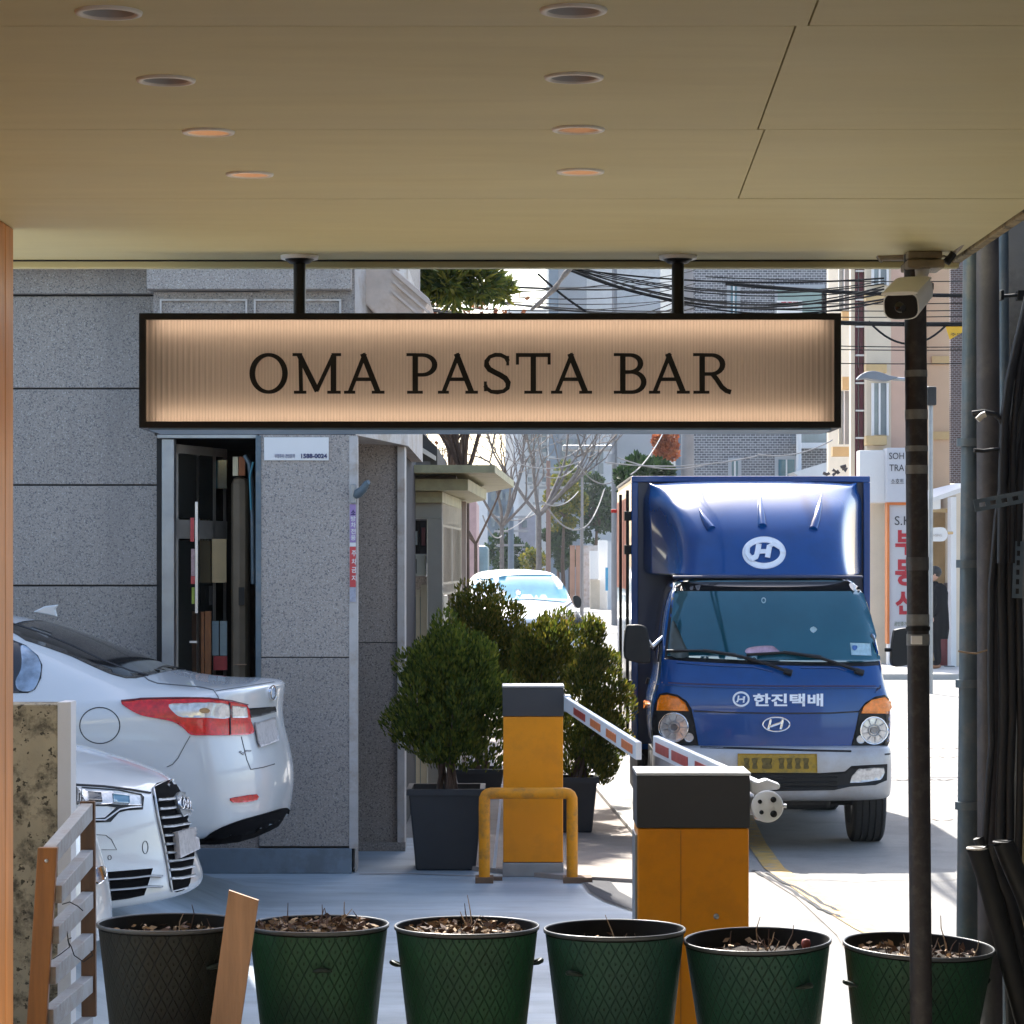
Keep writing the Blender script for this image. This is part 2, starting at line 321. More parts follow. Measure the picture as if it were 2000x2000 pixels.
def potmat(nm, c0, c1):
    m = bpy.data.materials.new(nm); m.use_nodes = True; nt = m.node_tree; L = nt.links; p = nt.nodes['Principled BSDF']
    tc = N(nt, 'ShaderNodeTexCoord'); sx = N(nt, 'ShaderNodeSeparateXYZ'); L.new(tc.outputs['Object'], sx.inputs[0])
    def mt(op, a, b=None):
        n = N(nt, 'ShaderNodeMath', operation=op)
        for i, s in enumerate((a, b)):
            if s is None: continue
            if hasattr(s, 'is_linked'): L.new(s, n.inputs[i])
            else: n.inputs[i].default_value = s
        return n.outputs[0]
    an = mt('MULTIPLY', mt('ARCTAN2', sx.outputs[1], sx.outputs[0]), 34 / (2 * math.pi))
    zz = mt('MULTIPLY', sx.outputs[2], 1 / .078)
    def tri(v): return mt('ABSOLUTE', mt('SUBTRACT', mt('FRACT', v), .5))
    a = tri(mt('ADD', mt('ADD', an, zz), 100)); b = tri(mt('ADD', mt('SUBTRACT', an, zz), 100))
    mn = mt('MINIMUM', a, b)
    groove = N(nt, 'ShaderNodeMapRange', n1=.0, n2=.07, n3=0, n4=1); L.new(mn, groove.inputs[0])
    # small hole in the middle of each lozenge
    mx = mt('SUBTRACT', .5, mt('MINIMUM', a, b)); dd = mt('ADD', mt('SUBTRACT', .5, a), mt('SUBTRACT', .5, b))
    hole = N(nt, 'ShaderNodeMapRange', n1=.07, n2=.13, n3=0, n4=1); L.new(dd, hole.inputs[0])
    h = mt('MULTIPLY', groove.outputs[0], hole.outputs[0])
    nz = N(nt, 'ShaderNodeTexNoise', i_Scale=2.5, i_Detail=4); L.new(tc.outputs['Object'], nz.inputs[0])
    oi = N(nt, 'ShaderNodeObjectInfo')
    base = ramp(nt, nz.outputs[0], [(.3, c0), (.7, c1)])
    c = mix(nt, tuple(v * .6 for v in c0), base, h)
    L.new(c, p.inputs['Base Color']); p.inputs['Roughness'].default_value = .5; p.inputs['Specular IOR Level'].default_value = .28
    bp = N(nt, 'ShaderNodeBump', i_Strength=.7, i_Distance=.004); L.new(h, bp.inputs['Height']); L.new(bp.outputs[0], p.inputs['Normal'])
    MATS[nm] = m; return m
M['pot'] = potmat('embossed green pot', (.008, .038, .024), (.018, .095, .038)); M['pot_teal'] = potmat('embossed teal pot', (.010, .045, .036), (.014, .08, .048)); M['pot_dark'] = potmat('embossed charcoal pot', (.007, .008, .007), (.011, .016, .012))
M['pot_in'] = pm('pot inner wall', (.018, .018, .018), .8, spec=.1)
M['pot_lug'] = pm('pot lug', (.016, .03, .026), .5, spec=.3)
M['pot_rim'] = pm('pot rim', (.055, .062, .07), .4, var=.1)

def sign_panel_mat():
    m = bpy.data.materials.new('fluted translucent panel'); m.use_nodes = True; nt = m.node_tree; L = nt.links; p = nt.nodes['Principled BSDF']
    p.inputs['Base Color'].default_value = (.30, .27, .24, 1); p.inputs['Roughness'].default_value = .35
    t = N(nt, 'ShaderNodeBsdfTranslucent'); t.inputs[0].default_value = (.80, .70, .60, 1)
    tc = N(nt, 'ShaderNodeTexCoord'); wv = N(nt, 'ShaderNodeTexWave', i_Scale=30.5, wave_profile='SIN', bands_direction='X'); L.new(tc.outputs['Object'], wv.inputs[0])
    c = ramp(nt, wv.outputs[1], [(0, (.66, .58, .52)), (.35, (.79, .70, .62)), (1, (.84, .74, .66))]); L.new(c, t.inputs[0])
    ms = N(nt, 'ShaderNodeMixShader', n0=.6); L.new(p.outputs[0], ms.inputs[1]); L.new(t.outputs[0], ms.inputs[2])
    L.new(ms.outputs[0], nt.nodes['Material Output'].inputs[0]); MATS['sp'] = m; return m
M['panel'] = sign_panel_mat()

# ------------------------------------------------------------------ leaves and branches
def leaf_mesh(name, pos, nrm, size, aspect=2.2, rng=None, droop=0.0):
    """one small pointed quad per leaf, many leaves in one mesh"""
    rng = rng or np.random.default_rng(1); n = len(pos)
    nrm = nrm / (np.linalg.norm(nrm, axis=1, keepdims=True) + 1e-9)
    rnd = rng.normal(size=(n, 3)); side = np.cross(nrm, rnd); side /= (np.linalg.norm(side, axis=1, keepdims=True) + 1e-9)
    s = (size * rng.uniform(.6, 1.35, n))[:, None]
    w_ = s / aspect
    v = np.empty((n, 4, 3)); v[:, 0] = pos - nrm * s * .5; v[:, 1] = pos + side * w_ * .5; v[:, 2] = pos + nrm * s * .5; v[:, 3] = pos - side * w_ * .5
    me = bpy.data.meshes.new(name); me.vertices.add(4 * n); me.loops.add(4 * n); me.polygons.add(n)
    me.vertices.foreach_set('co', v.reshape(-1)); me.loops.foreach_set('vertex_index', np.arange(4 * n, dtype=np.int32))
    me.polygons.foreach_set('loop_start', np.arange(0, 4 * n, 4, dtype=np.int32)); me.polygons.foreach_set('loop_total', np.full(n, 4, dtype=np.int32))
    me.update(); me.validate(); return me
def blobs(rng, c, rx, ry, rz, k, br):
    """k clump centres inside an ellipsoid, with radii"""
    out = []
    while len(out) < k:
        p = rng.uniform(-1, 1, 3)
        if (p ** 2).sum() > 1: continue
        out.append((np.array(c) + p * np.array([rx, ry, rz]), br * rng.uniform(.6, 1.25)))
    return out
def cloud(rng, bl, n, up=.6):
    tot = sum(b[1] ** 2 for b in bl); P_, D_ = [], []
    for c, r in bl:
        k = max(3, int(n * r * r / tot)); d = rng.normal(size=(k, 3)); d /= np.linalg.norm(d, axis=1, keepdims=True)
        rr = r * rng.uniform(.45, 1.0, k) ** .6
        P_.append(c + d * rr[:, None]); D_.append(d + np.array([0, 0, up]) + rng.normal(size=(k, 3)) * .35)
    return np.concatenate(P_), np.concatenate(D_)
def branches(mb, rng, p, d, ln, r, depth, spread=.55, up=.25, minr=.004, n=5, kids=3):
    pts = [Vector(p)]; dd = Vector(d).normalized(); q = Vector(p)
    for i in range(4):
        dd = (dd + Vector([rng.uniform(-1, 1) * .18 for _ in range(3)]) + Vector((0, 0, up * .25))).normalized()
        q = q + dd * ln / 4; pts.append(q.copy())
    mb.tube(pts, [r, r * .9, r * .8, r * .68, r * .5], n, cap=False)
    tips = [(pts[-1], dd)]
    if depth > 0:
        for k in range(kids):
            b = pts[rng.choice([2, 3, 4])] if k else pts[4]
            nd = (dd + Vector([rng.uniform(-1, 1) * spread * 1.6 for _ in range(3)]) + Vector((0, 0, up))).normalized()
            tips += branches(mb, rng, b, nd, ln * rng.uniform(.55, .8), max(minr, r * .55), depth - 1, spread, up, minr, max(3, n - 1), kids)
    return tips

# ------------------------------------------------------------------ text as mesh
def textmesh(name, s, height, mat, parent, origin, xdir=Vector((1, 0, 0)), zdir=Vector((0, 0, 1)), depth=.002, width=None, bold=0.0, align='CENTER'):
    cu = bpy.data.curves.new(name, 'FONT'); cu.body = s; cu.size = 1; cu.extrude = .01; cu.offset = bold; cu.align_x = align; cu.resolution_u = 3
    t = bpy.data.objects.new(name, cu); COL.objects.link(t)
    dg = bpy.context.evaluated_depsgraph_get(); me = bpy.data.meshes.new_from_object(t.evaluated_get(dg)); bpy.data.objects.remove(t); bpy.data.curves.remove(cu)
    n = len(me.vertices); a = np.empty(n * 3); me.vertices.foreach_get('co', a); a = a.reshape(-1, 3)
    lo, hi = a.min(0), a.max(0); k = height / (hi[1] - lo[1]); kx = k if width is None else width / (hi[0] - lo[0])
    cx_ = (lo[0] + hi[0]) / 2
    b = np.empty_like(a); b[:, 0] = (a[:, 0] - cx_) * kx; b[:, 1] = (a[:, 1] - lo[1]) * k; b[:, 2] = a[:, 2] * depth / .01
    me.vertices.foreach_set('co', b.reshape(-1)); me.update(); me.materials.clear()
    xd = xdir.normalized(); zd = zdir.normalized(); nd = xd.cross(zd)
    mw = Matrix(((xd.x, zd.x, nd.x, origin[0]), (xd.y, zd.y, nd.y, origin[1]), (xd.z, zd.z, nd.z, origin[2]), (0, 0, 0, 1)))
    return link(name, me, parent, mat, mw)

# ------------------------------------------------------------------ pieces laid on a curved body: outline -> rays -> offset shell
def bvh_of(o):
    bpy.context.view_layer.update(); dg = bpy.context.evaluated_depsgraph_get(); e = o.evaluated_get(dg); me = e.to_mesh()
    mw = e.matrix_world; vs = [mw @ v.co for v in me.vertices]; ps = [tuple(p.vertices) for p in me.polygons]
    e.to_mesh_clear(); return BVHTree.FromPolygons(vs, ps)
def patch(name, bvh, poly, ray, mat, parent, off=.004, cell=None, thick=.006, smooth=True, inset=0):
    """poly: list of 2-D points; ray(a, b) -> origin, direction"""
    xs = [p[0] for p in poly]; ys = [p[1] for p in poly]
    cell = cell or max(max(xs) - min(xs), max(ys) - min(ys)) / 22
    pts = [Vector((p[0], p[1])) for p in poly]; k = len(pts); 
    # subdivide the outline
    out = []
    for i in range(k):
        a, b = pts[i], pts[(i + 1) % k]; m = max(1, int((b - a).length / cell))
        out += [a.lerp(b, j / m) for j in range(m)]
    edges = [(i, (i + 1) % len(out)) for i in range(len(out))]; ins = []
    y = min(ys) + cell * .5; row = 0
    while y < max(ys):
        x = min(xs) + cell * (.5 if row % 2 else .95)
        while x < max(xs): ins.append(Vector((x, y))); x += cell
        y += cell * .9; row += 1
    def inside(p):
        c = False; j = len(out) - 1
        for i in range(len(out)):
            if (out[i].y > p.y) != (out[j].y > p.y) and p.x < (out[j].x - out[i].x) * (p.y - out[i].y) / (out[j].y - out[i].y) + out[i].x: c = not c
            j = i
        return c
    def far(p):
        return all((p - q).length > cell * .4 for q in out)
    ins = [p for p in ins if inside(p) and far(p)]
    V_, E_, F_, *_ = delaunay_2d_cdt(out + ins, edges, [], 1, 1e-5)
    hit = []; ds = []
    for p in V_:
        o_, d_ = ray(p.x, p.y); h = bvh.ray_cast(o_, d_)
        if h[0] is None: hit.append(None); continue
        ds.append(h[3])
        nn = h[1] if h[1].dot(d_) < 0 else -h[1]; hit.append((h[0], nn))
    if ds:                                              # outline points just past the edge of the body settle on its edge
        md = sum(ds) / len(ds)
        for i, p in enumerate(V_):
            if hit[i] is None:
                o_, d_ = ray(p.x, p.y); nr = bvh.find_nearest(o_ + d_ * md, .35)
                if nr[0] is not None: hit[i] = (nr[0], nr[1])
    ok = [f for f in F_ if all(hit[i] for i in f)]
    ok = [f for f in ok if max((hit[f[i]][0] - hit[f[i - 1]][0]).length for i in range(3)) < .5]
    if not ok: print('patch missed', name); return None
    used = sorted({i for f in ok for i in f}); ix = {u: i for i, u in enumerate(used)}
    top = [hit[u][0] + hit[u][1] * off for u in used]; bot = [hit[u][0] - hit[u][1] * (thick - off) for u in used]; n = len(used)
    fs = [tuple(ix[i] for i in f) for f in ok]
    from collections import Counter
    ec = Counter(tuple(sorted((f[i], f[(i + 1) % 3]))) for f in fs for i in range(3))
    mb = MB(); sk = []
    for f in fs:
        for i in range(3):
            a, b = f[i], f[(i + 1) % 3]
            if ec[tuple(sorted((a, b)))] == 1: sk.append((a, b, n + b, n + a))
    mb.add(top + bot, fs, smooth); b0 = len(mb.f); mb.f += sk; mb.sm += [False] * len(sk)
    o = mb.build(name, mat, parent, fix=False)
    bm = bmesh.new(); bm.from_mesh(o.data); 
    # face the shell towards the ray
    o_, d_ = ray(sum(xs) / k, sum(ys) / k)
    s_ = sum(f.normal.dot(d_) * f.calc_area() for f in list(bm.faces)[:len(fs)])
    if s_ > 0: bmesh.ops.reverse_faces(bm, faces=bm.faces)
    bm.to_mesh(o.data); bm.free(); return o
CAMP = Vector((0, 0, CZ))
def pray(m):
    def f(x, y):
        u, v = nat(m, x, y); return CAMP, Vector(((u - CX) / F, 1, (HY - v) / F)).normalized()
    return f
def strip(pts, wd):
    """a polyline turned into a thin outline"""
    pts = [Vector(p) for p in pts]; L_, R_ = [], []
    for i, p in enumerate(pts):
        t = (pts[min(i + 1, len(pts) - 1)] - pts[max(i - 1, 0)]).normalized(); n_ = Vector((-t.y, t.x)) * wd / 2
        L_.append(p + n_); R_.append(p - n_)
    return [tuple(p) for p in L_ + R_[::-1]]
def smoothpoly(pts, n=4):
    """Catmull-Rom through a closed outline"""
    k = len(pts); out = []
    for i in range(k):
        p0, p1, p2, p3 = [Vector(pts[(i + j - 1) % k]) for j in range(4)]
        for s in range(n):
            t = s / n; out.append(tuple(.5 * ((2 * p1) + (-p0 + p2) * t + (2 * p0 - 5 * p1 + 4 * p2 - p3) * t * t + (-p0 + 3 * p1 - 3 * p2 + p3) * t ** 3)))
    return out
def ell(cx_, cy_, a, b, n=28, rot=0):
    return [(cx_ + a * math.cos(t) * math.cos(rot) - b * math.sin(t) * math.sin(rot), cy_ + a * math.cos(t) * math.sin(rot) + b * math.sin(t) * math.cos(rot)) for t in [2 * math.pi * i / n for i in range(n)]]
def ringp(cx_, cy_, a, b, wd, n=36, rot=0, t0=0, t1=360):
    """a ring (slit open) as one outline"""
    m = n; tt = [rad(t0 + (t1 - t0 - .5) * i / m) for i in range(m + 1)]
    f = lambda t, a_, b_: (cx_ + a_ * math.cos(t) * math.cos(rot) - b_ * math.sin(t) * math.sin(rot), cy_ + a_ * math.cos(t) * math.sin(rot) + b_ * math.sin(t) * math.cos(rot))
    return [f(t, a + wd / 2, b + wd / 2) for t in tt] + [f(t, a - wd / 2, b - wd / 2) for t in tt[::-1]]

# ================================================================== THE SETTING
def sm(t): t = max(0, min(1, t)); return t * t * (3 - 2 * t)
def ground_z(x, y):
    return .21 * sm((-1.45 - x) / .7) * sm((17.55 - y) / 1.1)
mb = MB(); xs = np.concatenate([[-400, -60, -14, -8], np.arange(-5, .01, .2), [.6, 1.4]]); ys = np.concatenate([[-30, -6], np.arange(8, 20.1, .3)])
vs = [(x, y, ground_z(x, y)) for y in ys for x in xs]; nx_ = len(xs)
mb.add(vs, [(j * nx_ + i, j * nx_ + i + 1, (j + 1) * nx_ + i + 1, (j + 1) * nx_ + i) for j in range(len(ys) - 1) for i in range(nx_ - 1)], True)
# the driveway follows the edge towards the street on its right-hand side
def clipx(x, y):
    return x
tag(mb.build('driveway', M['concrete_drive'], fix=False), kind='structure')
mb = MB(); mb.add([(-900, -60, -.012), (900, -60, -.012), (900, 1500, -.012), (-900, 1500, -.012)], [(0, 1, 2, 3)])
tag(mb.build('ground', M['asphalt'], fix=False), kind='structure')
# street surface laid over the driveway's right edge
edge = [G_(1475, 1900), G_(1330, 1812), G_(1250, 1786), G_(1180, 1762), G_(1150, 1745), G_(1128, 1716), G_(1122, 1700)]
edge = [(p.x, p.y) for p in edge]
road = [(1.1, -6), (1.0, 9.5)] + edge + [(.33, 19.0), (.10, 24), (-.2, 60), (-1.5, 400), (14, 400), (12, 60), (12, -6)]
mb = MB(); bmv = [Vector((a, b)) for a, b in road]
V_, E_, F_, *_ = delaunay_2d_cdt(bmv, [(i, (i + 1) % len(bmv)) for i in range(len(bmv))], [], 1, 1e-6)
mb.add([(v.x, v.y, .005) for v in V_], F_); o = mb.build('street', M['asphalt'], fix=False); tag(o, kind='structure')
# pavement strip beside the booth, with its kerb
pv = [(-.62, 18.2), (.30, 17.35), (.92, 17.05), (.98, 17.0), (.84, 20.2), (.70, 24), (.6, 30), (.55, 44), (-1.0, 44)]
o = MB().prismZ(pv, -.01, .028).build('pavement', M['paving']); tag(o, kind='structure')
kc = [(.99, 17.0), (.845, 20.2), (.705, 24), (.605, 30), (.555, 44)]
for i in range(len(kc) - 1):
    a, b = Vector(kc[i]), Vector(kc[i + 1]); ln = (b - a).length; m = max(1, int(ln / .95))
    for j in range(m):
        p, q = a.lerp(b, j / m), a.lerp(b, (j + .985) / m); n_ = Vector((b.y - a.y, a.x - b.x)).normalized() * .13
        if p.y > 34: continue
        k = MB().prismZ([tuple(p), tuple(q), tuple(q + n_), tuple(p + n_)], -.01, .055).build('kerb_stone', M['kerb'], o)
# yellow lane line and seams in the road
def ribbon(name, pts, wd, mat, z, par=None):
    mb = MB(); pp = strip([(p[0], p[1]) for p in pts], wd); n = len(pts)
    mb.add([(a, b, z) for a, b in pp], [(i, i + 1, 2 * n - 2 - i, 2 * n - 1 - i) for i in range(n - 1)])
    return mb.build(name, mat, par, fix=False)
st = bpy.data.objects['street']
yl = [G_(u, v) for u, v in ((1960, 1960), (1820, 1880), (1690, 1815), (1625, 1775), (1560, 1730), (1512, 1698), (1478, 1650), (1455, 1600), (1430, 1500))]
tag(ribbon('road_line', yl, .13, M['line_yellow'], .010), kind='structure')
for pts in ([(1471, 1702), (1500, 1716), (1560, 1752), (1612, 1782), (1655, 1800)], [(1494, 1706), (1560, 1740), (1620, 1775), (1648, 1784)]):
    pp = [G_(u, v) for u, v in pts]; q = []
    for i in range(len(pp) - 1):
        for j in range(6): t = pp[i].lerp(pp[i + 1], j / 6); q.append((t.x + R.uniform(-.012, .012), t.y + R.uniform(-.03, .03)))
    tag(ribbon('road_crack_and_shadow', q, .028, M['dark_line'], .0115), kind='structure')  # dark strips painted in as wire shadows lying across the road
q = [G_(u, v) for u, v in ((1480, 1705), (1560, 1755), (1640, 1830), (1700, 1930))]
tag(ribbon('road_seam', q, .03, M['paving'], .0105), kind='structure')
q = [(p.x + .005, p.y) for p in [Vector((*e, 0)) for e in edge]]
tag(ribbon('gutter_strip', [(a + .09, b + .02) for a, b in q], .17, M['dark_line'], .0095), kind='structure')
for vv, ua, ub in ((1463, 1750, 1875), (1524, 1750, 1865), (1603, 1735, 1860), (1480, 1752, 1870), (1722, 1500, 1870)):
    q = []
    for k in range(14):
        p = G_(ua + (ub - ua) * k / 13, vv + 2 * math.sin(k * 1.3)); q.append((p.x, p.y + R.uniform(-.03, .03)))
    tag(ribbon('road_crack_and_shadow', q, .022 if vv < 1700 else .012, M['paving'], .0112), kind='structure')
# fine seam across the driveway from the column to the far barrier
q = [G_(u, v) for u, v in ((702, 1708), (800, 1707), (930, 1712), (985, 1713))]
tag(ribbon('driveway_seam', q, .025, M['paving'], .004), kind='structure')

# terrace under the camera
tr = tag(boxo('terrace', M['terrace'], -6, 1.75, -4, 10.18, -.3, .25), kind='structure')

# ------------------------------------------------------------------ canopy over the terrace
ZC, YE = 2.98, 9.57
can = thing('canopy', (0, 4, ZC), 'beige painted canopy soffit above the terrace with seams and dark edge trim', 'canopy')
boxo('roof_slab', M['backroom'], -6, 1.50, -4, 9.60, ZC + .025, ZC + .5, can)
cuts = [-4, -.95, .32, 1.59, 2.86, 4.13, 5.40, 6.69, 7.96, YE]
for i in range(len(cuts) - 1):
    y0, y1 = cuts[i] + .002, cuts[i + 1] - .002
    xa = .47 + .031 * (y0 - 2.5); xb = .47 + .031 * (y1 - 2.5); off = (.0, .008, -.016, 0)[i % 4]
    if y0 > 7.9 or y1 < 5:
        MB().prismZ([(-6, y0), (1.49, y0), (1.49, y1), (-6, y1)], ZC, ZC + .018).build('soffit_panel', M['ceiling'], can)
    else:
        MB().prismZ([(-6, y0), (xa + off - .002, y0), (xb + off - .002, y1), (-6, y1)], ZC, ZC + .018).build('soffit_panel', M['ceiling'], can)
        MB().prismZ([(xa + off + .002, y0), (1.49, y0), (1.49, y1), (xb + off + .002, y1)], ZC + .0006, ZC + .0186).build('soffit_panel', M['ceiling'], can)
for y, x0, x1 in ():
    boxo('filled_joint', pm('filled joint', (.55, .46, .235), .7), x0, x1, y, y + .006, ZC - .0008, ZC + .002, can)
boxo('edge_trim', M['ceiling'], -6, 1.52, YE + .0, YE + .05, ZC - .026, ZC + .3, can, bev=.004)
boxo('drip_bead', M['dark_line'], -6, 1.40, YE - .012, YE - .002, ZC - .005, ZC + .01, can)
boxo('side_trim', pm('weathered trim', (.36, .29, .17), .8, var=.3, vs=12, dirt=(.05, .045, .035), dscale=11, damt=.9), 1.495, 1.525, -4, YE + .04, ZC - .010, ZC + .3, can, bev=.004)
filler = pm('seam filler', (.30, .25, .13), .8)
for yy in cuts[1:-1]: boxo('seam_filler', filler, -6, 1.49, yy - .0019, yy + .0019, ZC + .0035, ZC + .017, can)
# downlights
lampw = emis('warm lamp', (1, .58, .30), 2.4)
reflm = pm('grey reflector', (.60, .61, .64), .35, metal=.2, var=.1); rimm = pm('downlight rim', (.92, .92, .90), .5, var=.05)
refl_lit = pm('lamplit reflector', (.62, .50, .42), .4, var=.05)  # lamp glow painted into the reflector colour of the lit downlights
dl = []
cols = {0: 'left', 1: 'right'}
for m_, x, y, lit in (('D', 205, 22, 0), ('D', 313, 150, 0), ('D', 393, 248, 1), ('D', 471, 328, 1), ('D', 1082, 18, 0), ('D', 1083, 145, 0), ('D', 1091, 243, 1), ('D', 1095, 323, 1)):
    u, v = nat(m_, x, y); d = (ZC - CZ) * F / (HY - v); X = X_(u, d)
    row = 'nearest the camera,second from the camera,third from the camera,nearest the canopy edge'.split(',')[{22: 0, 18: 0, 150: 1, 145: 1, 248: 2, 243: 2, 328: 3, 323: 3}[y]]
    t = thing('downlight', (X, d, ZC), 'round recessed downlight in the soffit, %s in the %s row, %s' % (row, 'left' if x < 600 else 'right', 'glowing warm' if lit else 'unlit'), 'ceiling light', 'downlights in the canopy soffit')
    MB().lathe([(.049, -.001), (.052, -.006), (.062, -.005), (.0635, .0), (.0635, .006), (.049, .006)], (X, d, ZC), 40).build('rim', rimm, t)
    MB().lathe([(.049, -.001), (.044, .010), (.036, .022), (.030, .026)], (X, d, ZC - .0005), 40).build('reflector', refl_lit if lit else reflm, t, fix=False)
    MB().lathe([(.0305, .0), (.0, .0)], (X, d, ZC + .0245), 24).build('lamp', lampw if lit else M['blackplastic'], t, fix=False)
    dl.append((X, d))
# cut the holes for the downlights out of the soffit panels
def cut_holes(o):
    bm = bmesh.new(); bm.from_mesh(o.data); c = o.matrix_world.translation
    vs = [v.co for v in bm.verts]; x0, x1 = min(v.x for v in vs) + c.x, max(v.x for v in vs) + c.x; y0, y1 = min(v.y for v in vs) + c.y, max(v.y for v in vs) + c.y; bm.free()
    hs = [(X, d) for X, d in dl if x0 < X + .07 and X - .07 < x1 and y0 < d + .07 and d - .07 < y1]
    return hs
holes_by_panel = {}
bpy.context.view_layer.update()
mb = MB()
for X, d in dl: mb.lathe([(0, -.05), (.0615, -.05), (.0615, .03), (0, .03)], (X, d, ZC), 40)
cutter = mb.build('cutter', M['black'])
bmm = bmesh.new(); bmm.from_mesh(cutter.data); bmesh.ops.remove_doubles(bmm, verts=bmm.verts, dist=1e-5); bmesh.ops.recalc_face_normals(bmm, faces=bmm.faces); bmm.to_mesh(cutter.data); bmm.free()
for o in [c for c in can.children if c.name.startswith(('soffit_panel', 'roof_slab'))]:
    if o.name.startswith('roof_slab') or cut_holes(o):
        b = o.modifiers.new('holes', 'BOOLEAN'); b.object = cutter; b.solver = 'EXACT'
        dg = bpy.context.evaluated_depsgraph_get(); me = bpy.data.meshes.new_from_object(o.evaluated_get(dg)); o.modifiers.clear(); o.data = me
bpy.data.objects.remove(cutter)

# larch wall along the left, behind-camera front of the restaurant
lw = thing('timber_wall', (-1.58, 3, .25), 'warm larch clad wall end at the left edge of the terrace', 'wall')
for i in range(8):
    y0 = 8.66 - .14 * (i + 1); boxo('board', M['wood_wall'], -1.60, -1.533, y0 + .003, y0 + .137, .25, ZC - .002, lw, bev=.004)
boxo('inner_board', M['wood_wall'], -1.60, -1.54, -3.8, 7.53, .25, ZC - .002, lw)
rf = thing('restaurant_front', (0, -2.2, .25), 'glazed restaurant front behind the terrace', 'building')
boxo('wall', M['tanwall'], -6, 1.5, -2.5, -2.2, .25, ZC, rf); boxo('window', M['darkglass'], -1.2, 1.2, -2.19, -2.17, .9, 2.5, rf)

# ------------------------------------------------------------------ hanging sign
sg = thing('hanging_sign', (0, 9.43, 2.40), 'long black framed light box sign reading OMA PASTA BAR hung from the canopy', 'sign')
y0, y1 = 9.25, 9.60
sx0, sx1, sz0, sz1 = X_(271.5, y0), X_(1643, y0), Z_(835.5, y0), Z_(611.5, y0)
fw = X_(1012.5, y0)
mb = MB(); mb.box(sx0, sx1, y0, y1, sz1 - .021, sz1); mb.box(sx0, sx1, y0, y1, sz0, sz0 + .021)
mb.box(sx0, sx0 + .021, y0, y1, sz0 + .021, sz1 - .021); mb.box(sx1 - .021, sx1, y0, y1, sz0 + .021, sz1 - .021)
mb.build('frame', M['black'], sg)
boxo('base_tray', pm('blue grey metal tray', (.16, .25, .36), .45, metal=.4), sx0 + .03, sx1 - .03, y0 + .02, y1 - .02, sz0 - .006, sz0 - .0005, sg)
boxo('inner_back', pm('white box lining', (.8, .78, .75), .6), sx0 + .0215, sx1 - .0215, y1 - .03, y1 - .002, sz0 + .0215, sz1 - .0215, sg)
# fluted front panel: real flutes
ix0, ix1, iz0, iz1 = sx0 + .0212, sx1 - .0212, sz0 + .0212, sz1 - .0212
nf = 126; mb = MB(); pts = []
for i in range(nf * 4 + 1):
    x = ix0 + (ix1 - ix0) * i / (nf * 4); pts.append((x, y0 + .022 - .0022 * abs(math.sin(math.pi * i / 4))))
mb.add([(a, b, z) for z in (iz0, iz1) for a, b in pts], [(i, i + 1, len(pts) + i + 1, len(pts) + i) for i in range(len(pts) - 1)], True)
mb.build('front_panel', M['panel'], sg, fix=False)
led = emis('led strip', (1, .73, .52), 2.9)
for z in (iz0 + .004, iz1 - .014):
    boxo('led_strip', led, ix0 + .03, ix1 - .03, y0 + .052, y0 + .064, z, z + .010, sg)
ledw = emis('pale led strip', (1, .84, .72), .40)
boxo('led_strip', ledw, ix0 + .05, ix1 - .03, y0 + .295, y0 + .305, (iz0 + iz1) / 2 - .03, (iz0 + iz1) / 2 + .03, sg)
# letters: strokes in a unit-high box
def glyph(name, strokes, u0, u1, v0=689.5, v1=768.5):
    W_ = (u1 - u0) * y0 / F; H_ = (v1 - v0) * y0 / F; x_ = X_(u0, y0); z_ = Z_(v1, y0); mb = MB(); k = 0
    for st_ in strokes:
        if st_[0] == 'L':
            _, ax, ay, bx, by, w_ = st_; a = Vector((ax * W_, ay * H_)); b = Vector((bx * W_, by * H_)); t = (b - a).normalized(); n_ = Vector((-t.y, t.x)) * w_ * H_ / 2
            poly = [a + n_, a - n_, b - n_, b + n_]
        else:
            _, pts_, w_ = st_; pp = [Vector((a * W_, b * H_)) for a, b in pts_]; L_, R2 = [], []
            for i, p in enumerate(pp):
                t = (pp[min(i + 1, len(pp) - 1)] - pp[max(i - 1, 0)]).normalized(); wv = (w_ if not callable(w_) else w_(t)) * H_ / 2; n_ = Vector((-t.y, t.x)) * wv
                L_.append(p + n_); R2.append(p - n_)
            e = .0003 * k; m = len(pp)
            fr = [(x_ + q.x, y0 + .004 - e, z_ + q.y) for q in L_ + R2]; bk = [(x_ + q.x, y0 + .017, z_ + q.y) for q in L_ + R2]
            mb.add(fr + bk, [(i, i + 1, m + i + 1, m + i) for i in range(m - 1)] + [(i, i + 1, 2 * m + i + 1, 2 * m + i) for i in range(m - 1)] + [(m + i, m + i + 1, 3 * m + i + 1, 3 * m + i) for i in range(m - 1)] + [(0, m, 3 * m, 2 * m), (m - 1, 2 * m - 1, 4 * m - 1, 3 * m - 1)])
            k += 1; continue
        e = .0003 * k; k += 1
        mb.prismY([(x_ + q.x, z_ + q.y) for q in poly], y0 + .004 - e, y0 + .017)
    return mb.build('letter', M['black'], sg)
def arc(cx_, cy_, a, b, t0, t1, n=18): return [(cx_ + a * math.cos(rad(t0 + (t1 - t0) * i / n)), cy_ + b * math.sin(rad(t0 + (t1 - t0) * i / n))) for i in range(n + 1)]
TH, TN, SF = .135, .085, .07
cw = lambda t: TN + (TH - TN) * abs(t.y) ** 1.3
O_ = [('C', arc(.5, .5, .43, .46, 0, 361, 44), cw)]
def serif(cx_, y, w_): return ('L', cx_ - w_ / 2, y, cx_ + w_ / 2, y, SF)
A_ = [('L', .13, .03, .515, .99, TN + .015), ('L', .46, .99, .85, .03, TH), ('L', .27, .355, .72, .355, TN), serif(.13, .035, .28), serif(.85, .035, .32)]
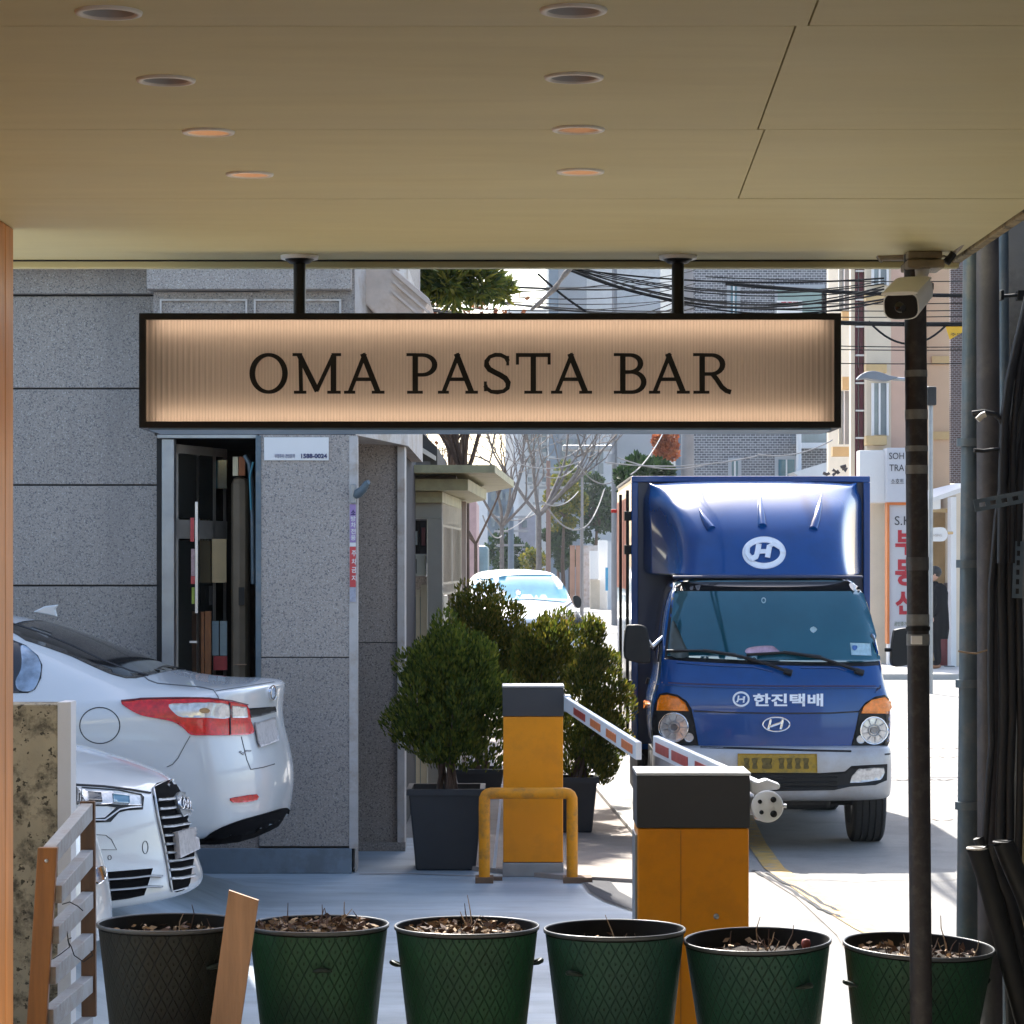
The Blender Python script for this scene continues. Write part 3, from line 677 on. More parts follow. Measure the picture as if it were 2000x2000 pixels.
M_ = [('L', .17, .03, .15, .95, TN + .01), ('L', .13, .96, .51, .06, TH), ('L', .49, .06, .85, .96, TN + .01), ('L', .85, .95, .85, .03, TH), serif(.15, .035, .26), serif(.86, .035, .28), serif(.09, .965, .2), serif(.91, .965, .2)]
Pb = [(.28, .955)] + arc(.50, .71, .40, .245, 88, -88, 16) + [(.30, .465)]
P_ = [('L', .28, .03, .28, .96, TH), serif(.27, .035, .5), serif(.16, .965, .32), ('C', Pb, cw)]
S_ = [('C', [(.87, .72), (.87, .86), (.80, .90)][:0] + [(.90, .80), (.80, .90), (.64, .955), (.45, .96), (.25, .91), (.14, .80), (.14, .70), (.24, .60), (.42, .53), (.62, .46), (.80, .38), (.90, .27), (.88, .14), (.74, .06), (.52, .035), (.30, .05), (.14, .13), (.09, .20)], lambda t: TN + .05 * abs(t.x * .6 + abs(t.y)) ** 1.2 * .9),
      ('L', .885, .70, .885, .93, SF), ('L', .095, .30, .095, .06, SF)]
T_ = [('L', .0, .955, 1, .955, TN + .01), ('L', .5, .03, .5, .95, TH), serif(.5, .035, .52), ('L', .045, .72, .045, .98, .075), ('L', .955, .72, .955, .98, .075)]
B_ = [('L', .28, .03, .28, .96, TH), serif(.16, .965, .32), serif(.16, .035, .32), ('C', [(.25, .955)] + arc(.50, .745, .33, .21, 88, -88, 14) + [(.28, .53)], cw), ('C', [(.28, .535)] + arc(.55, .285, .38, .25, 88, -88, 16) + [(.25, .035)], cw)]
R_ = [('L', .24, .03, .24, .96, TH), serif(.22, .035, .42), serif(.14, .965, .28), ('C', [(.22, .955)] + arc(.48, .72, .30, .235, 88, -88, 14) + [(.24, .485)], cw), ('C', [(.50, .50), (.62, .36), (.76, .16), (.88, .07), (1.0, .035)], TH * .85)]
for g_, u0, u1 in ((O_, 487, 561.5), (M_, 572, 665), (A_, 672.5, 750), (P_, 793.7, 855), (A_, 856, 932.6), (S_, 942.7, 998), (T_, 1007.7, 1075.6), (A_, 1077, 1155.7), (B_, 1199, 1262), (A_, 1268.5, 1346.6), (R_, 1354, 1428)):
    glyph('letter', g_, u0, u1)
for u in (585, 1324):
    x = X_(u, 9.43); MB().tube([(x, 9.43, sz1 - .01), (x, 9.43, ZC - .012)], .0205, 20).build('hanger_post', M['black'], sg)
    MB().lathe([(0, -.028), (.034, -.026), (.05, -.012), (.05, -.008)], (x, 9.43, ZC), 28).build('collar', M['black'], sg)
    MB().lathe([(.0, -.0125), (.062, -.0125), (.064, -.004), (.064, .001), (0, .001)], (x, 9.43, ZC), 28).build('ceiling_plate', rimm, sg)

# ------------------------------------------------------------------ row of embossed pots on the terrace edge
PD = 9.7
def litter(rng, c, r, z, n, mat_name, name, parent, size=.03):
    a = rng.uniform(0, 2 * math.pi, n); q = r * np.sqrt(rng.uniform(0, 1, n)); pos = np.stack([c[0] + q * np.cos(a), c[1] + q * np.sin(a), z + rng.uniform(0, .022, n)], 1)
    d = rng.normal(size=(n, 3)); d[:, 2] *= .35
    me = leaf_mesh(name, pos, d, size, 2.2, rng); return link(name, me, parent, M[mat_name])
def pot(u0, u1, vrim, i, label, tilt=(0, 0), soil_drop=.06, rz=0, lit=0, twigs=8, straw=60):
    xc = X_((u0 + u1) / 2, PD); r = (u1 - u0) / 2 * PD / F; zr = Z_(vrim, PD); rb = r * .78; zb = .25
    t = thing('planter_pot', (xc, PD, zb), label, 'plant pot', 'embossed green planter pots in a row')
    h = zr - zb; Mx = Matrix.Translation((xc, PD, zb)) @ Matrix.Rotation(tilt[0], 4, 'X') @ Matrix.Rotation(tilt[1], 4, 'Y') @ Matrix.Rotation(rz, 4, 'Z')
    prof = [(0, .0), (rb * .97, 0), (rb, .01)] + [(rb + (r - .006 - rb) * (k / 10), .01 + (h - .03) * k / 10) for k in range(1, 11)]
    MB().lathe(prof, (0, 0, 0), 72).build('shell', M[('pot_dark', 'pot', 'pot', 'pot_teal', 'pot_teal', 'pot')[i]], t, fix=False, mw=Mx)
    MB().lathe([(r - .007, h - .015), (r, h - .013), (r + .001, h - .003), (r - .002, h), (r - .006, h - .001), (r - .008, h - .008)], (0, 0, 0), 72).build('rim', M['pot_rim'], t, fix=False, mw=Mx)
    MB().lathe([(r - .0085, h - .004), (r - .012, h - .02), (rb - .012 + (r - rb) * .6, h * .55)], (0, 0, 0), 72).build('inner_wall', M['pot_in'], t, fix=False, mw=Mx)
    rs = r - .016 - soil_drop * .3
    mb = MB(); ring = 7; seg = 36; vv = [(0, 0, R.uniform(-.01, .01))]
    for k in range(1, ring + 1):
        for j in range(seg):
            th = 2 * math.pi * j / seg; vv.append((rs * k / ring * math.cos(th), rs * k / ring * math.sin(th), (R.uniform(-.012, .012) if k < ring else 0)))
    ff = [(0, 1 + j, 1 + (j + 1) % seg) for j in range(seg)] + [(1 + (k - 1) * seg + j, 1 + k * seg + j, 1 + k * seg + (j + 1) % seg, 1 + (k - 1) * seg + (j + 1) % seg) for k in range(1, ring) for j in range(seg)]
    mb.add([(a, b, c + h - soil_drop) for a, b, c in vv], ff, True).build('soil', M['soil'], t, fix=False, mw=Mx)
    rng = np.random.default_rng(100 + i)
    lo = litter(rng, (0, 0), rs * .93, h - soil_drop + .008, straw, 'straw', 'leaf_litter', t, .034); lo.matrix_world = Mx; lo['kind'] = 'stuff'
    lo.matrix_basis = Mx
    lo2 = litter(rng, (0, 0), rs * .93, h - soil_drop + .008, straw, 'twig', 'dead_leaves', t, .036); lo2.matrix_basis = Mx; lo2['kind'] = 'stuff'
    r2 = random.Random(50 + i)
    for k in range(twigs):
        a, q = r2.uniform(0, 6.28), r2.uniform(0, .85) * rs; p = Vector((q * math.cos(a), q * math.sin(a), h - soil_drop)); pts = [p]
        d = Vector((r2.uniform(-.5, .5), r2.uniform(-.4, .4), 1)); L_ = r2.uniform(.03, .10) * (1.5 if k == 0 else 1)
        for s_ in range(3): d = (d + Vector((r2.uniform(-.35, .35), r2.uniform(-.35, .35), 0))).normalized(); pts.append(pts[-1] + d * L_ / 3)
        MB().tube(pts, [.0028, .0024, .002, .0012], 5).build('twig', M['twig'] if k % 3 else M['straw'], t, fix=False, mw=Mx)
    for sgn in (0, 1):
        a = math.pi * sgn; z_ = h - .135; rr = r - (r - rb) * .28
        hp = [(rr * math.cos(a + e) + ex * math.cos(a), rr * math.sin(a + e) + ex * math.sin(a), z_ + dz) for e, ex, dz in ((-.13, -.004, .0), (-.09, .012, .004), (-.04, .022, .008), (0, .024, .009), (.04, .022, .008), (.09, .012, .004), (.13, -.004, 0))]
        MB().tube(hp, [.004, .008, .009, .009, .009, .008, .004], 8).build('handle', M['pot_lug'], t, fix=False, mw=Mx)
    return t
pot(190, 472, 1800, 0, 'dark grey green embossed pot, leftmost of the row, behind the slatted gate', (-.0, 0), .055, 2.4, straw=50, twigs=4)
pot(484, 760, 1803, 1, 'green embossed pot full of pale dead leaves, right of the leaning stake', (0, 0), .028, 1.7, straw=170, twigs=16)
pot(770, 1053.5, 1806, 2, 'green embossed pot with brown twigs, third from the left, below the far barrier', (0, 0), .035, .1, straw=130, twigs=12)
pot(1063, 1340, 1812, 3, 'green embossed pot with nearly bare soil, just left of the near barrier post', (.0, -.005), .07, .9, straw=10, twigs=5)
pot(1339, 1627, 1832, 4, 'green embossed pot tilted forward with a red berry, in front of the near barrier post', (.035, -.02), .06, -.95, straw=22, twigs=9)
t6 = pot(1637, 1932, 1843, 5, 'green embossed pot behind the dark steel pole, rightmost of the row', (.035, .04), .05, .3, straw=70, twigs=18)
b5 = bpy.data.objects['planter_pot.004']
MB().lathe([(0, -.02), (.012, -.015), (.017, 0), (.013, .014), (0, .018)], px('B6', 835, 885, 9.66) , 16).build('berry', pm('dull red berry', (.25, .05, .035), .6), b5)

# leaning pale stake between the first two pots
stk = thing('wooden_stake', (X_(450, 9.4), 9.42, .25), 'pale sawn wooden stake leaning between the two leftmost pots', 'stake')
a0, a1 = px('B4', 1313, 690, 9.40), px('B4', 1210, 1420, 9.40); dirv = (a1 - a0).normalized(); a1 = a0 + dirv * ((a0.z - .26) / -dirv.z)
nrm = Vector((-dirv.z, 0, dirv.x)); hw = .041 * 1.28
mb = MB(); q = [a0 - nrm * hw * .95 + Vector((0, 0, .012)), a0 + nrm * hw * .95 - Vector((0, 0, .008)), a1 + nrm * hw * .95, a1 - nrm * hw * .95]
hw2 = .5
mb.add([p * 1 for p in q] + [p + Vector((0, .022, 0)) for p in q], [(0, 1, 2, 3), (7, 6, 5, 4), (0, 4, 5, 1), (1, 5, 6, 2), (2, 6, 7, 3), (3, 7, 4, 0)]).build('board', M['wood_pale'], stk)

# slatted wooden gate standing at an angle on the left
lt = thing('slatted_gate', (X_(100, 10.0), 10.0, .25), 'weathered wooden slatted gate panel standing at the left of the pots', 'gate')
dN, dF = 9.75, 10.55                                   # near (left) and far (right) posts
nT, nB = px('B4', 255, 430, dN), px('B4', 195, 1390, dN); fT, fB = px('B4', 470, 180, dF), px('B4', 478, 1390, dF)
def post(top, bot, w_, d_, mat, nm):
    t = (bot - top).normalized(); bot = top + t * ((top.z - .25) / -t.z); mb = MB(); vs = []
    for p in (bot, top): vs += [p + Vector((-w_, 0, 0)), p + Vector((w_, 0, 0)), p + Vector((w_, d_, 0)), p + Vector((-w_, d_, 0))]
    return mb.add(vs, [(0, 3, 2, 1), (4, 5, 6, 7), (0, 1, 5, 4), (1, 2, 6, 5), (2, 3, 7, 6), (3, 0, 4, 7)]).build(nm, mat, lt, bev=.003)
post(nT, nB, .034, .035, M['wood_cedar'], 'front_post'); post(fT, fB, .0275, .03, M['wood_brown'], 'rear_post')
sc_ = px('B4', 250, 500, dN); MB().lathe([(0, -.004), (.006, -.003), (.007, .0)], sc_, 16, ax='Y').build('screw_head', M['alu'], lt, fix=False)
rails = [((265, 430), (468, 190), 48), ((300, 640), (470, 440), 44), ((285, 860), (472, 665), 42), ((268, 1080), (472, 890), 42), ((255, 1310), (470, 1120), 42), ((245, 1520), (470, 1340), 42)]
for (x0, y0_), (x1, y1_), hh in rails:
    a, b = px('B4', x0, y0_, dN + .035), px('B4', x1, y1_, dF - .005); zz = (a.z + b.z) / 2; a.z = b.z = a.z * 0 + zz if False else a.z
    # rails are level in the real gate: keep each at one height
    za = px('B4', x0, y0_, dN).z; zb_ = px('B4', x1, y1_, dF).z; zt = (za + zb_) / 2
    dv = (b - a); dv.z = 0; n_ = Vector((dv.y, -dv.x, 0)).normalized() * .022
    mb = MB(); zt0, zt1 = za, zb_
    vs = [a + n_, b + n_, b - n_, a - n_]
    vs = [Vector((p.x, p.y, zt0 if k in (0, 3) else zt1)) for k, p in enumerate(vs)]
    lo_ = [p - Vector((0, 0, .062)) for p in vs]
    mb.add(lo_ + vs, [(0, 3, 2, 1), (4, 5, 6, 7), (0, 1, 5, 4), (1, 2, 6, 5), (2, 3, 7, 6), (3, 0, 4, 7)]).build('slat', M['slat_grey'], lt, bev=.002)
wire = [(px('B4', x, y, 10.0)) for x, y in ((335, 735), (375, 722), (420, 745), (448, 770))]
MB().tube(wire, .0022, 6).build('tie_wire', M['cable'], lt)
for wp in (((360, 880), (370, 940), (385, 965), (400, 1010), (450, 1045), (500, 1010), (490, 985)), ((270, 1040), (330, 1000), (375, 965), (365, 925), (385, 915))):
    MB().tube([px('B4', x, y, 9.95) for x, y in wp], .0022, 6).build('tie_wire', M['cable'], lt)

# stained concrete wall end
cwl = thing('concrete_wall', (-1.8, 10.9, .0), 'stained concrete boundary wall with a whitewashed end at the left', 'wall')
wx1 = X_(136, 10.9); wxm = X_(113, 10.9)
boxo('wall_face', M['wall_conc'], -7, wxm, 10.9, 11.12, -.05, Z_(1376, 10.9), cwl, bev=.006)
MB().prismZ([(wxm, 10.895), (wx1, 10.93), (wx1, 11.06), (wxm, 11.09)], -.05, Z_(1372, 10.9)).build('end_cap', M['wall_white'], cwl)

# ================================================================== BARRIERS, GUARD, PLANTERS
def barrier(loc_y, u0, u1, vtop_f, vtop_b, vcap, zb, label, side_u=None, base=True, name='barrier_post', depth=.30):
    x0, x1 = X_(u0, loc_y), X_(u1, loc_y); zt = Z_(vtop_f, loc_y); zc = Z_(vcap, loc_y)
    t = thing(name, ((x0 + x1) / 2, loc_y, 0), label, 'barrier', 'parking barrier posts')
    boxo('cabinet', M['orange'], x0 + .004, x1 - .004, loc_y + .004, loc_y + depth - .004, zb, zc - .002, t, bev=.006)
    boxo('cap', M['charcoal'], x0, x1, loc_y, loc_y + depth, zc, zt - .012, t, bev=.003)
    boxo('lid', M['alu'], x0 - .003, x1 + .003, loc_y - .003, loc_y + depth + .003, zt - .012, zt, t, bev=.003)
    return t, x0, x1, zt, zc
nb, bx0, bx1, bzt, bzc = barrier(10.6, 1243.5, 1465, 1509, 1493, 1617, 0, 'orange parking barrier post with charcoal cap, the nearer one behind the pots', depth=.33)
boxo('door_seam', pm('orange seam shade', (.34, .12, .005), .6), bx0 + .165, bx0 + .1675, 10.6018, 10.6035, .1, bzc - .01, nb)
MB().lathe([(0, -.004), (.009, -.003), (.011, .001)], (bx0 + .30, 10.602, .62), 16, ax='Y').build('lock', M['steel'], nb, fix=False)
boxo('side_panel', M['steel'], bx0 - .004, bx0 + .003, 10.63, 10.9, 0.02, bzc - .03, nb)
fb, fx0, fx1, fzt, fzc = barrier(17.5, 981.5, 1101, 1339, 1335, 1399, .09, 'orange parking barrier post with charcoal cap, the farther one behind the tubular guard', depth=.32)
boxo('foot_plate', M['steel'], fx0 + .0, fx1 - .0, 17.5, 17.8, .0, .088, fb, bev=.004)
# barrier arms
def arm(name, a, b, hh, th, label, flags, par=None):
    t = thing(name, tuple(a), label, 'boom', 'red and white barrier arms')
    d = (b - a); d.z = 0; L_ = d.length; d.normalize(); n_ = Vector((d.y, -d.x, 0)); 
    if n_.y > 0: n_ = -n_
    def bx(nm, s0, s1, z0, z1, o0, o1, mat, tp=t):
        vs = []
        for s_, z_ in ((s0, z0), (s1, z0), (s1, z1), (s0, z1)):
            c = a.lerp(b, s_ / L_)
            vs.append((c + Vector((0, 0, z_))))
        f_ = [p + n_ * o0 for p in vs]; g_ = [p + n_ * o1 for p in vs]
        return MB().add(f_ + g_, [(0, 1, 2, 3), (7, 6, 5, 4), (0, 4, 5, 1), (1, 5, 6, 2), (2, 6, 7, 3), (3, 7, 4, 0)]).build(nm, mat, tp)
    beam = bx('beam', 0, L_, -hh / 2, hh / 2, -th / 2, th / 2, M['whitepaint']); bevel(beam, .004)
    for s0, s1, mt_ in flags: bx('reflector_strip', s0 * L_, s1 * L_, -hh * .27, hh * .22, th / 2 + .0005, th / 2 + .004, mt_)
    return t, bx
redm = pm('barrier red reflector', (.35, .03, .02), .5, var=.2, vs=12); orm = pm('barrier orange reflector', (.62, .16, .04), .5, var=.15, vs=12)
a = px('A4', 1120, 895, 17.55); b = px('A4', 1510, 1150, 13.4)
ar1, bx_ = arm('boom_barrier', a, b, .085, .03, 'white barrier arm with orange reflectors reaching from the far barrier post', [(.18 + .0, .36, redm), (.44, .58, orm), (.66, .78, orm), (.85, .97, orm)])
MB().lathe([(.0, -.03), (.035, -.03), (.035, .02), (.0, .02)], a, 20, ax='X').build('pivot', M['steel'], ar1)
boxo('hub', M['alu'], fx1 - .002, a.x + .03, 17.5, 17.62, a.z - .05, a.z + .055, ar1, bev=.01)
hubx = px('A6', 985, 730, 10.72)
a2 = px('A6', 885, 640, 10.95); a2.z = 1.06; b2 = px('A6', 262, 340, 14.3)
ar2, bx_ = arm('boom_barrier', a2, b2, .098, .032, 'white barrier arm with red reflectors reaching from the near barrier post', [(.36, .50, redm), (.58, .76, redm), (.80, .96, redm)])
# round hub plate with bolts
MB().lathe([(0, -.030), (.055, -.030), (.062, -.024), (.066, -.012), (.066, .02), (.05, .03), (0, .03)], Vector((bx1 + .055, 10.74, 1.035)), 40, ax='X').build('hub_disc', M['alu'], ar2)
HC = Vector((bx1 + .10, 10.63, 1.035))
MB().tube([(bx1 - .002, 10.74, 1.035), (bx1 + .07, 10.74, 1.035)], .045, 20).build('shaft', M['steel'], ar2)
mb = MB()
hubface = MB().lathe([(0, -.012), (.055, -.012), (.0605, -.004), (.0605, .01), (.0, .01)], px('A6', 962, 724, 10.60), 40, ax='Y'); hubface.build('hub_plate', M['whitepaint'], ar2)
for x, y, r_ in ((1000, 682, .011), (1002, 772, .013), (925, 762, .008), (915, 695, .008)):
    MB().lathe([(0, -.004), (r_, -.003), (r_, .004)], px('A6', x, y, 10.585), 18, ax='Y').build('hub_hole', M['black'], ar2, fix=False)
MB().tube([px('A6', 1040, 722, 10.6), px('A6', 1082, 722, 10.6)], .008, 10).build('hub_pin', M['alu'], ar2)
MB().prismY([tuple((p.x, p.z)) for p in [px('A6', x, y, 10.6) for x, y in ((850, 555), (900, 575), (960, 555), (1010, 575), (1050, 590), (1040, 622), (980, 625), (900, 660), (858, 640))]], 10.62, 10.70).build('arm_clamp', M['whitepaint'], ar2, bev=.008)

# tubular guard
gd = thing('tube_guard', (X_(1030, 17.2), 17.2, 0), 'yellow tubular guard rail in front of the far barrier post', 'guard rail')
gz = px('A4', 680, 1378, 17.2).z; g0, g1 = X_(946, 17.2), X_(1117.5, 17.2); rr = .035
pts = [Vector((g0, 17.2, .03)), Vector((g0, 17.2, gz - .09))] + [Vector((g0 + .04 - .04 * math.cos(rad(k)), 17.2, gz - .04 + .04 * math.sin(rad(k)))) for k in (15, 40, 65, 88)]
pts += [Vector((g1 - .04 + .04 * math.cos(rad(k)), 17.2, gz - .04 + .04 * math.sin(rad(k)))) for k in (88, 65, 40, 15)] + [Vector((g1, 17.2, gz - .09)), Vector((g1, 17.2, .03))]
MB().tube(pts, rr, 18).build('rail', M['yellowpipe'], gd)
for x in (g0, g1): boxo('foot', pm('rusty foot', (.16, .09, .05), .8, dirt=(.05, .03, .02)), x - .055, x + (.055 if x == g0 else .12), 17.14, 17.3, 0, .035, gd)
boxo('ground_bar', pm('rusty bar', (.12, .075, .05), .8), g0, fx0, 17.3, 17.34, 0.0, .02, gd)

# thuja planters
def thuja(y, u_tub0, u_tub1, vrim, vbase, blobsdef, n, mat, label, seed, stems=9, square=True, leaf=.036, tub=True, taper=.80, zfix=None):
    xc = X_((u_tub0 + u_tub1) / 2, y); hw = (u_tub1 - u_tub0) / 2 * y / F; zr = Z_(vrim, y); zb = zfix if zfix is not None else max(0.0, Z_(vbase, y))
    t = thing('potted_thuja', (xc, y, zb), label, 'potted shrub', 'thuja shrubs in dark tubs')
    b_ = hw * taper
    mb = MB(); mb.add([(xc - b_, y - b_, zb), (xc + b_, y - b_, zb), (xc + b_, y + b_, zb), (xc - b_, y + b_, zb), (xc - hw, y - hw, zr), (xc + hw, y - hw, zr), (xc + hw, y + hw, zr), (xc - hw, y + hw, zr)],
                      [(0, 3, 2, 1), (0, 1, 5, 4), (1, 2, 6, 5), (2, 3, 7, 6), (3, 0, 4, 7)]); mb.build('tub', M['tub'], t, bev=.012)
    e = .012; mb = MB(); mb.box(xc - hw - e, xc + hw + e, y - hw - e, y - hw + .02, zr - .035, zr + .004); mb.box(xc - hw - e, xc + hw + e, y + hw - .02, y + hw + e, zr - .035, zr + .004)
    mb.box(xc - hw - e, xc - hw + .02, y - hw + .02, y + hw - .02, zr - .035, zr + .004); mb.box(xc + hw - .02, xc + hw + e, y - hw + .02, y + hw - .02, zr - .035, zr + .004); mb.build('tub_rim', M['tub'], t)
    MB().add([(xc - hw, y - hw, zr - .03), (xc + hw, y - hw, zr - .03), (xc + hw, y + hw, zr - .03), (xc - hw, y + hw, zr - .03)], [(0, 1, 2, 3)]).build('soil', M['soil'], t, fix=False)
    rng = np.random.default_rng(seed); r2 = random.Random(seed); bl = []
    for (x, yy, d_, rx, rz_, k, br) in blobsdef:                     # picture point, depth, half sizes in m
        c = px('A4', x, yy, d_); bl += blobs(rng, c, rx, min(rx, .30), rz_, k, br)
    P__, D__ = cloud(rng, bl, n, .9)
    # fans of leaf: stand the sprays upright, fanned out from the stem
    ctr = np.array([xc, y, 0]); out = P__ - ctr; out[:, 2] = 0; D__ = D__ * .45 + out * 1.2 + np.array([0, 0, .75])
    fo = link('foliage', leaf_mesh('foliage', P__, D__, leaf, 2.4, rng), t, mat)
    zs = [b[0][2] for b in bl]; zt_ = min(zs) + (max(zs) - min(zs)) * .55; mb = MB()
    for k in range(stems):
        a = r2.uniform(0, 6.28); q = r2.uniform(.02, .09); tx = r2.uniform(-.6, .6) * blobsdef[0][3]; ty = r2.uniform(-.2, .2)
        p0 = Vector((xc + q * math.cos(a), y + q * math.sin(a), zr - .04)); p3 = Vector((blobs_c(blobsdef[0]).x + tx, y + ty, zt_ - r2.uniform(0, .25)))
        p1 = p0.lerp(p3, .35) + Vector((-tx * .2, 0, .02)); p2 = p0.lerp(p3, .7) + Vector((-tx * .1, 0, .03))
        mb.tube([p0, p1, p2, p3], [.015, .012, .008, .004], 6)
    mb.build('stems', M['bark'], t, fix=False)
    return t
def blobs_c(b): return px('A4', b[0], b[1], b[2])
thuja(18.05, 800, 944, 1537, 1700, [(478, 880, 18.05, .36, .34, 55, .115), (460, 640, 18.05, .18, .26, 26, .10), (430, 1040, 18.05, .36, .18, 30, .10), (640, 1060, 18.05, .22, .22, 18, .09), (610, 760, 18.05, .20, .28, 24, .095), (470, 560, 18.05, .10, .12, 8, .075)], 30000, M['thuja'], 'large dark green thuja shrub in a square black tub, left of the far barrier post', 21, 14, leaf=.034, zfix=0.0)
thuja(20.2, 1085, 1166, 1517, 1665, [(1280, 900, 20.2, .21, .42, 34, .10), (1260, 680, 20.2, .16, .16, 14, .09), (1250, 525, 20.2, .10, .08, 9, .085), (1330, 1080, 20.2, .18, .22, 20, .09), (1190, 1130, 20.2, .16, .22, 16, .08), (1340, 1270, 20.2, .07, .06, 4, .06)], 17000, M['thuja_gold'], 'tall tufted thuja in a black tub, right of the far barrier post', 22, 12, leaf=.034, taper=.74, zfix=.0285)
thuja(21.6, 1000, 1085, 1500, 1650, [(1030, 480, 21.6, .16, .14, 14, .10), (1050, 640, 21.6, .26, .24, 26, .11), (960, 700, 21.6, .20, .30, 20, .11), (1130, 820, 21.6, .14, .3, 14, .09)], 13000, M['thuja_gold'], 'thuja shrub behind the far barrier post, its rounded tip before the parked pickup', 23, 8, zfix=.0285)
thuja(23.2, 890, 985, 1500, 1650, [(660, 350, 23.2, .26, .18, 22, .11), (640, 470, 23.2, .24, .16, 16, .11), (800, 540, 23.2, .20, .12, 14, .10), (850, 420, 23.2, .06, .08, 5, .07), (740, 640, 23.2, .28, .28, 30, .12), (800, 760, 23.0, .3, .3, 22, .12)], 17000, M['thuja_gold'], 'yellowish thuja shrub farthest back, beside the booth posts', 24, 8, zfix=.0285)
# small folded panel leaning between tub and barrier
ap = thing('folded_panel', (X_(968, 17.9), 17.9, 0), 'thin white folded display panel leaning between the black tub and the barrier post', 'panel')
mb = MB(); q = [px('A4', x, y, d) for x, y, d in ((770, 1330, 17.9), (780, 1330, 17.9), (740, 1790, 17.75), (722, 1790, 17.75))]
for p in q[2:]: p.z = max(p.z, .004)
mb.add(q + [p + Vector((0, .03, 0)) for p in q], [(0, 1, 2, 3), (7, 6, 5, 4), (0, 4, 5, 1), (1, 5, 6, 2), (2, 6, 7, 3), (3, 7, 4, 0)]).build('panel_sheet', M['whitepaint'], ap)
mb = MB(); q = [px('A4', x, y, d) for x, y, d in ((700, 1330, 17.95), (765, 1328, 17.95), (770, 1338, 17.95), (735, 1345, 17.95))]

# ================================================================== GRANITE BUILDING (left)
gb = thing('granite_building', (-2.8, 18.2, 0), 'grey granite clad gate building with open doorway behind the white cars', 'building')
YM, YC = 17.95, 17.7                                    # main wall face, column face
wxl, wxd = -12.0, X_(308, YM)
boxo('wall_core', M['joint'], wxl, wxd - .002, YM + .03, YM + .5, -.1, 9.5, gb)
rows = [(-.1, Z_(1144, YM)), (Z_(1144, YM), Z_(947.5, YM)), (Z_(947.5, YM), Z_(759, YM)), (Z_(759, YM), Z_(577, YM))]
for k in range(9): rows.append((rows[-1][1], rows[-1][1] + .62))
xsj = [wxl, -9.2, -6.3, -3.95, wxd]
for k, (z0, z1) in enumerate(rows):
    if k == 4: z1 = z0 + .215
    for i in range(4):
        if k == 4:
            boxo('granite_slab', M['granite'], xsj[i] + .003, xsj[i + 1] - .003 if i < 3 else X_(296, YM - .1), YM - .06, YM + .03, z0 + .006, z1 - .003, gb, bev=.004)
        else:
            boxo('granite_slab', M['granite'], xsj[i] + .003, xsj[i + 1] - .003, YM + R.uniform(0, .003), YM + .032, z0 + .006, z1 - .005, gb, bev=.003)
    if k == 4: rows[5] = (z1, rows[5][1])
# column face
cx0, cx1 = X_(506, YC), X_(692, YC); cx2 = X_(701, YC + .5)
boxo('column_core', M['joint'], cx0 + .01, cx1 - .02, YC + .03, YC + .46, 0, 6, gb)
for z0, z1 in ((.02 + Z_(1660, YC), Z_(1284, YC)), (Z_(1284, YC), Z_(848, YC)), (Z_(848, YC), Z_(580, YC)), (Z_(580, YC), 3.98), (3.98, 5.0)):
    boxo('granite_slab', M['granite'], cx0, cx1, YC, YC + .032, z0 + .003, z1 - .003, gb, bev=.003)
    boxo('granite_slab', M['granite_warm'], cx1 - .0215, cx1 - .002, YC + .034, YC + .50, z0 + .003, z1 - .003, gb)
boxo('plinth', M['plinth'], X_(300, YC), X_(687, YC), YC - .012, YC + .03, 0, Z_(1657, YC), gb, bev=.004)
# framed band above the opening
zb0, zb1, zb2 = Z_(618, YM), Z_(577, YM), Z_(525, YM)
boxo('lintel', M['granite'], X_(300, YM), cx1, YM - .02, YM + .5, Z_(850, YM) + .01, zb1 - .02, gb, bev=.003)
boxo('cornice_band', M['granite'], X_(297, YM - .1), X_(688, YC), YC - .12, YC + .3, zb1 + .004, zb2 + .06, gb, bev=.006)
boxo('cornice_cap', M['granite'], -12, X_(700, YC - .16), YC - .16, YC + .3, zb2 + .02, zb2 + .16, gb, bev=.006)
for x0, x1 in ((864, 1335), (1370, 1840)):
    p, q = px('A1', x0, 510, YC), px('A1', x1, 640, YC); z_b = q.z - .3
    mb = MB(); e = .012
    mb.box(p.x, q.x, YC - .03, YC - .004, p.z - e, p.z); mb.box(p.x, p.x + e, YC - .03, YC - .004, z_b, p.z - e); mb.box(q.x - e, q.x, YC - .03, YC - .004, z_b, p.z - e); mb.build('frame_moulding', M['stone_pale'], gb)
boxo('band_face', M['granite'], X_(300, YC), cx1 - .003, YC - .006, YC + .0, Z_(850, YC) + .03, zb1 - .004, gb)
boxo('upper_wall', M['granite'], wxd, -.75, 18.6, 23.0, 3.9, 9.5, gb)
# scrolled cornice stone at the right end
q = [px('A3', x, y, 18.2) for x, y in ((100, 480), (95, 430), (120, 395), (180, 368), (345, 368), (570, 565), (540, 620), (520, 690), (300, 690), (170, 570))]
MB().prismY([(p.x, p.z) for p in q], 18.0, 19.2).build('scroll_cornice', M['marble'], gb, bev=.012)
for off, wd in ((0, .03), (.07, .02), (.14, .02)):
    a, b = px('A3', 345, 368, 18.0), px('A3', 568, 562, 18.0); d = (b - a).normalized(); n_ = Vector((-d.z, 0, d.x)) * -1
    a2_, b2_ = a - Vector((0, 0, off)) + n_ * 0, b - Vector((0, 0, off)); 
    mb = MB(); vs = [a2_, b2_, b2_ - Vector((0, 0, wd)), a2_ - Vector((0, 0, wd))]
    mb.prismY([(p.x, p.z) for p in vs], 17.975, 17.999); mb.build('cornice_fillet', M['marble'], gb)
q = [px('A3', x, y, 18.3) for x, y in ((45, 500), (170, 570), (300, 690), (45, 690))]
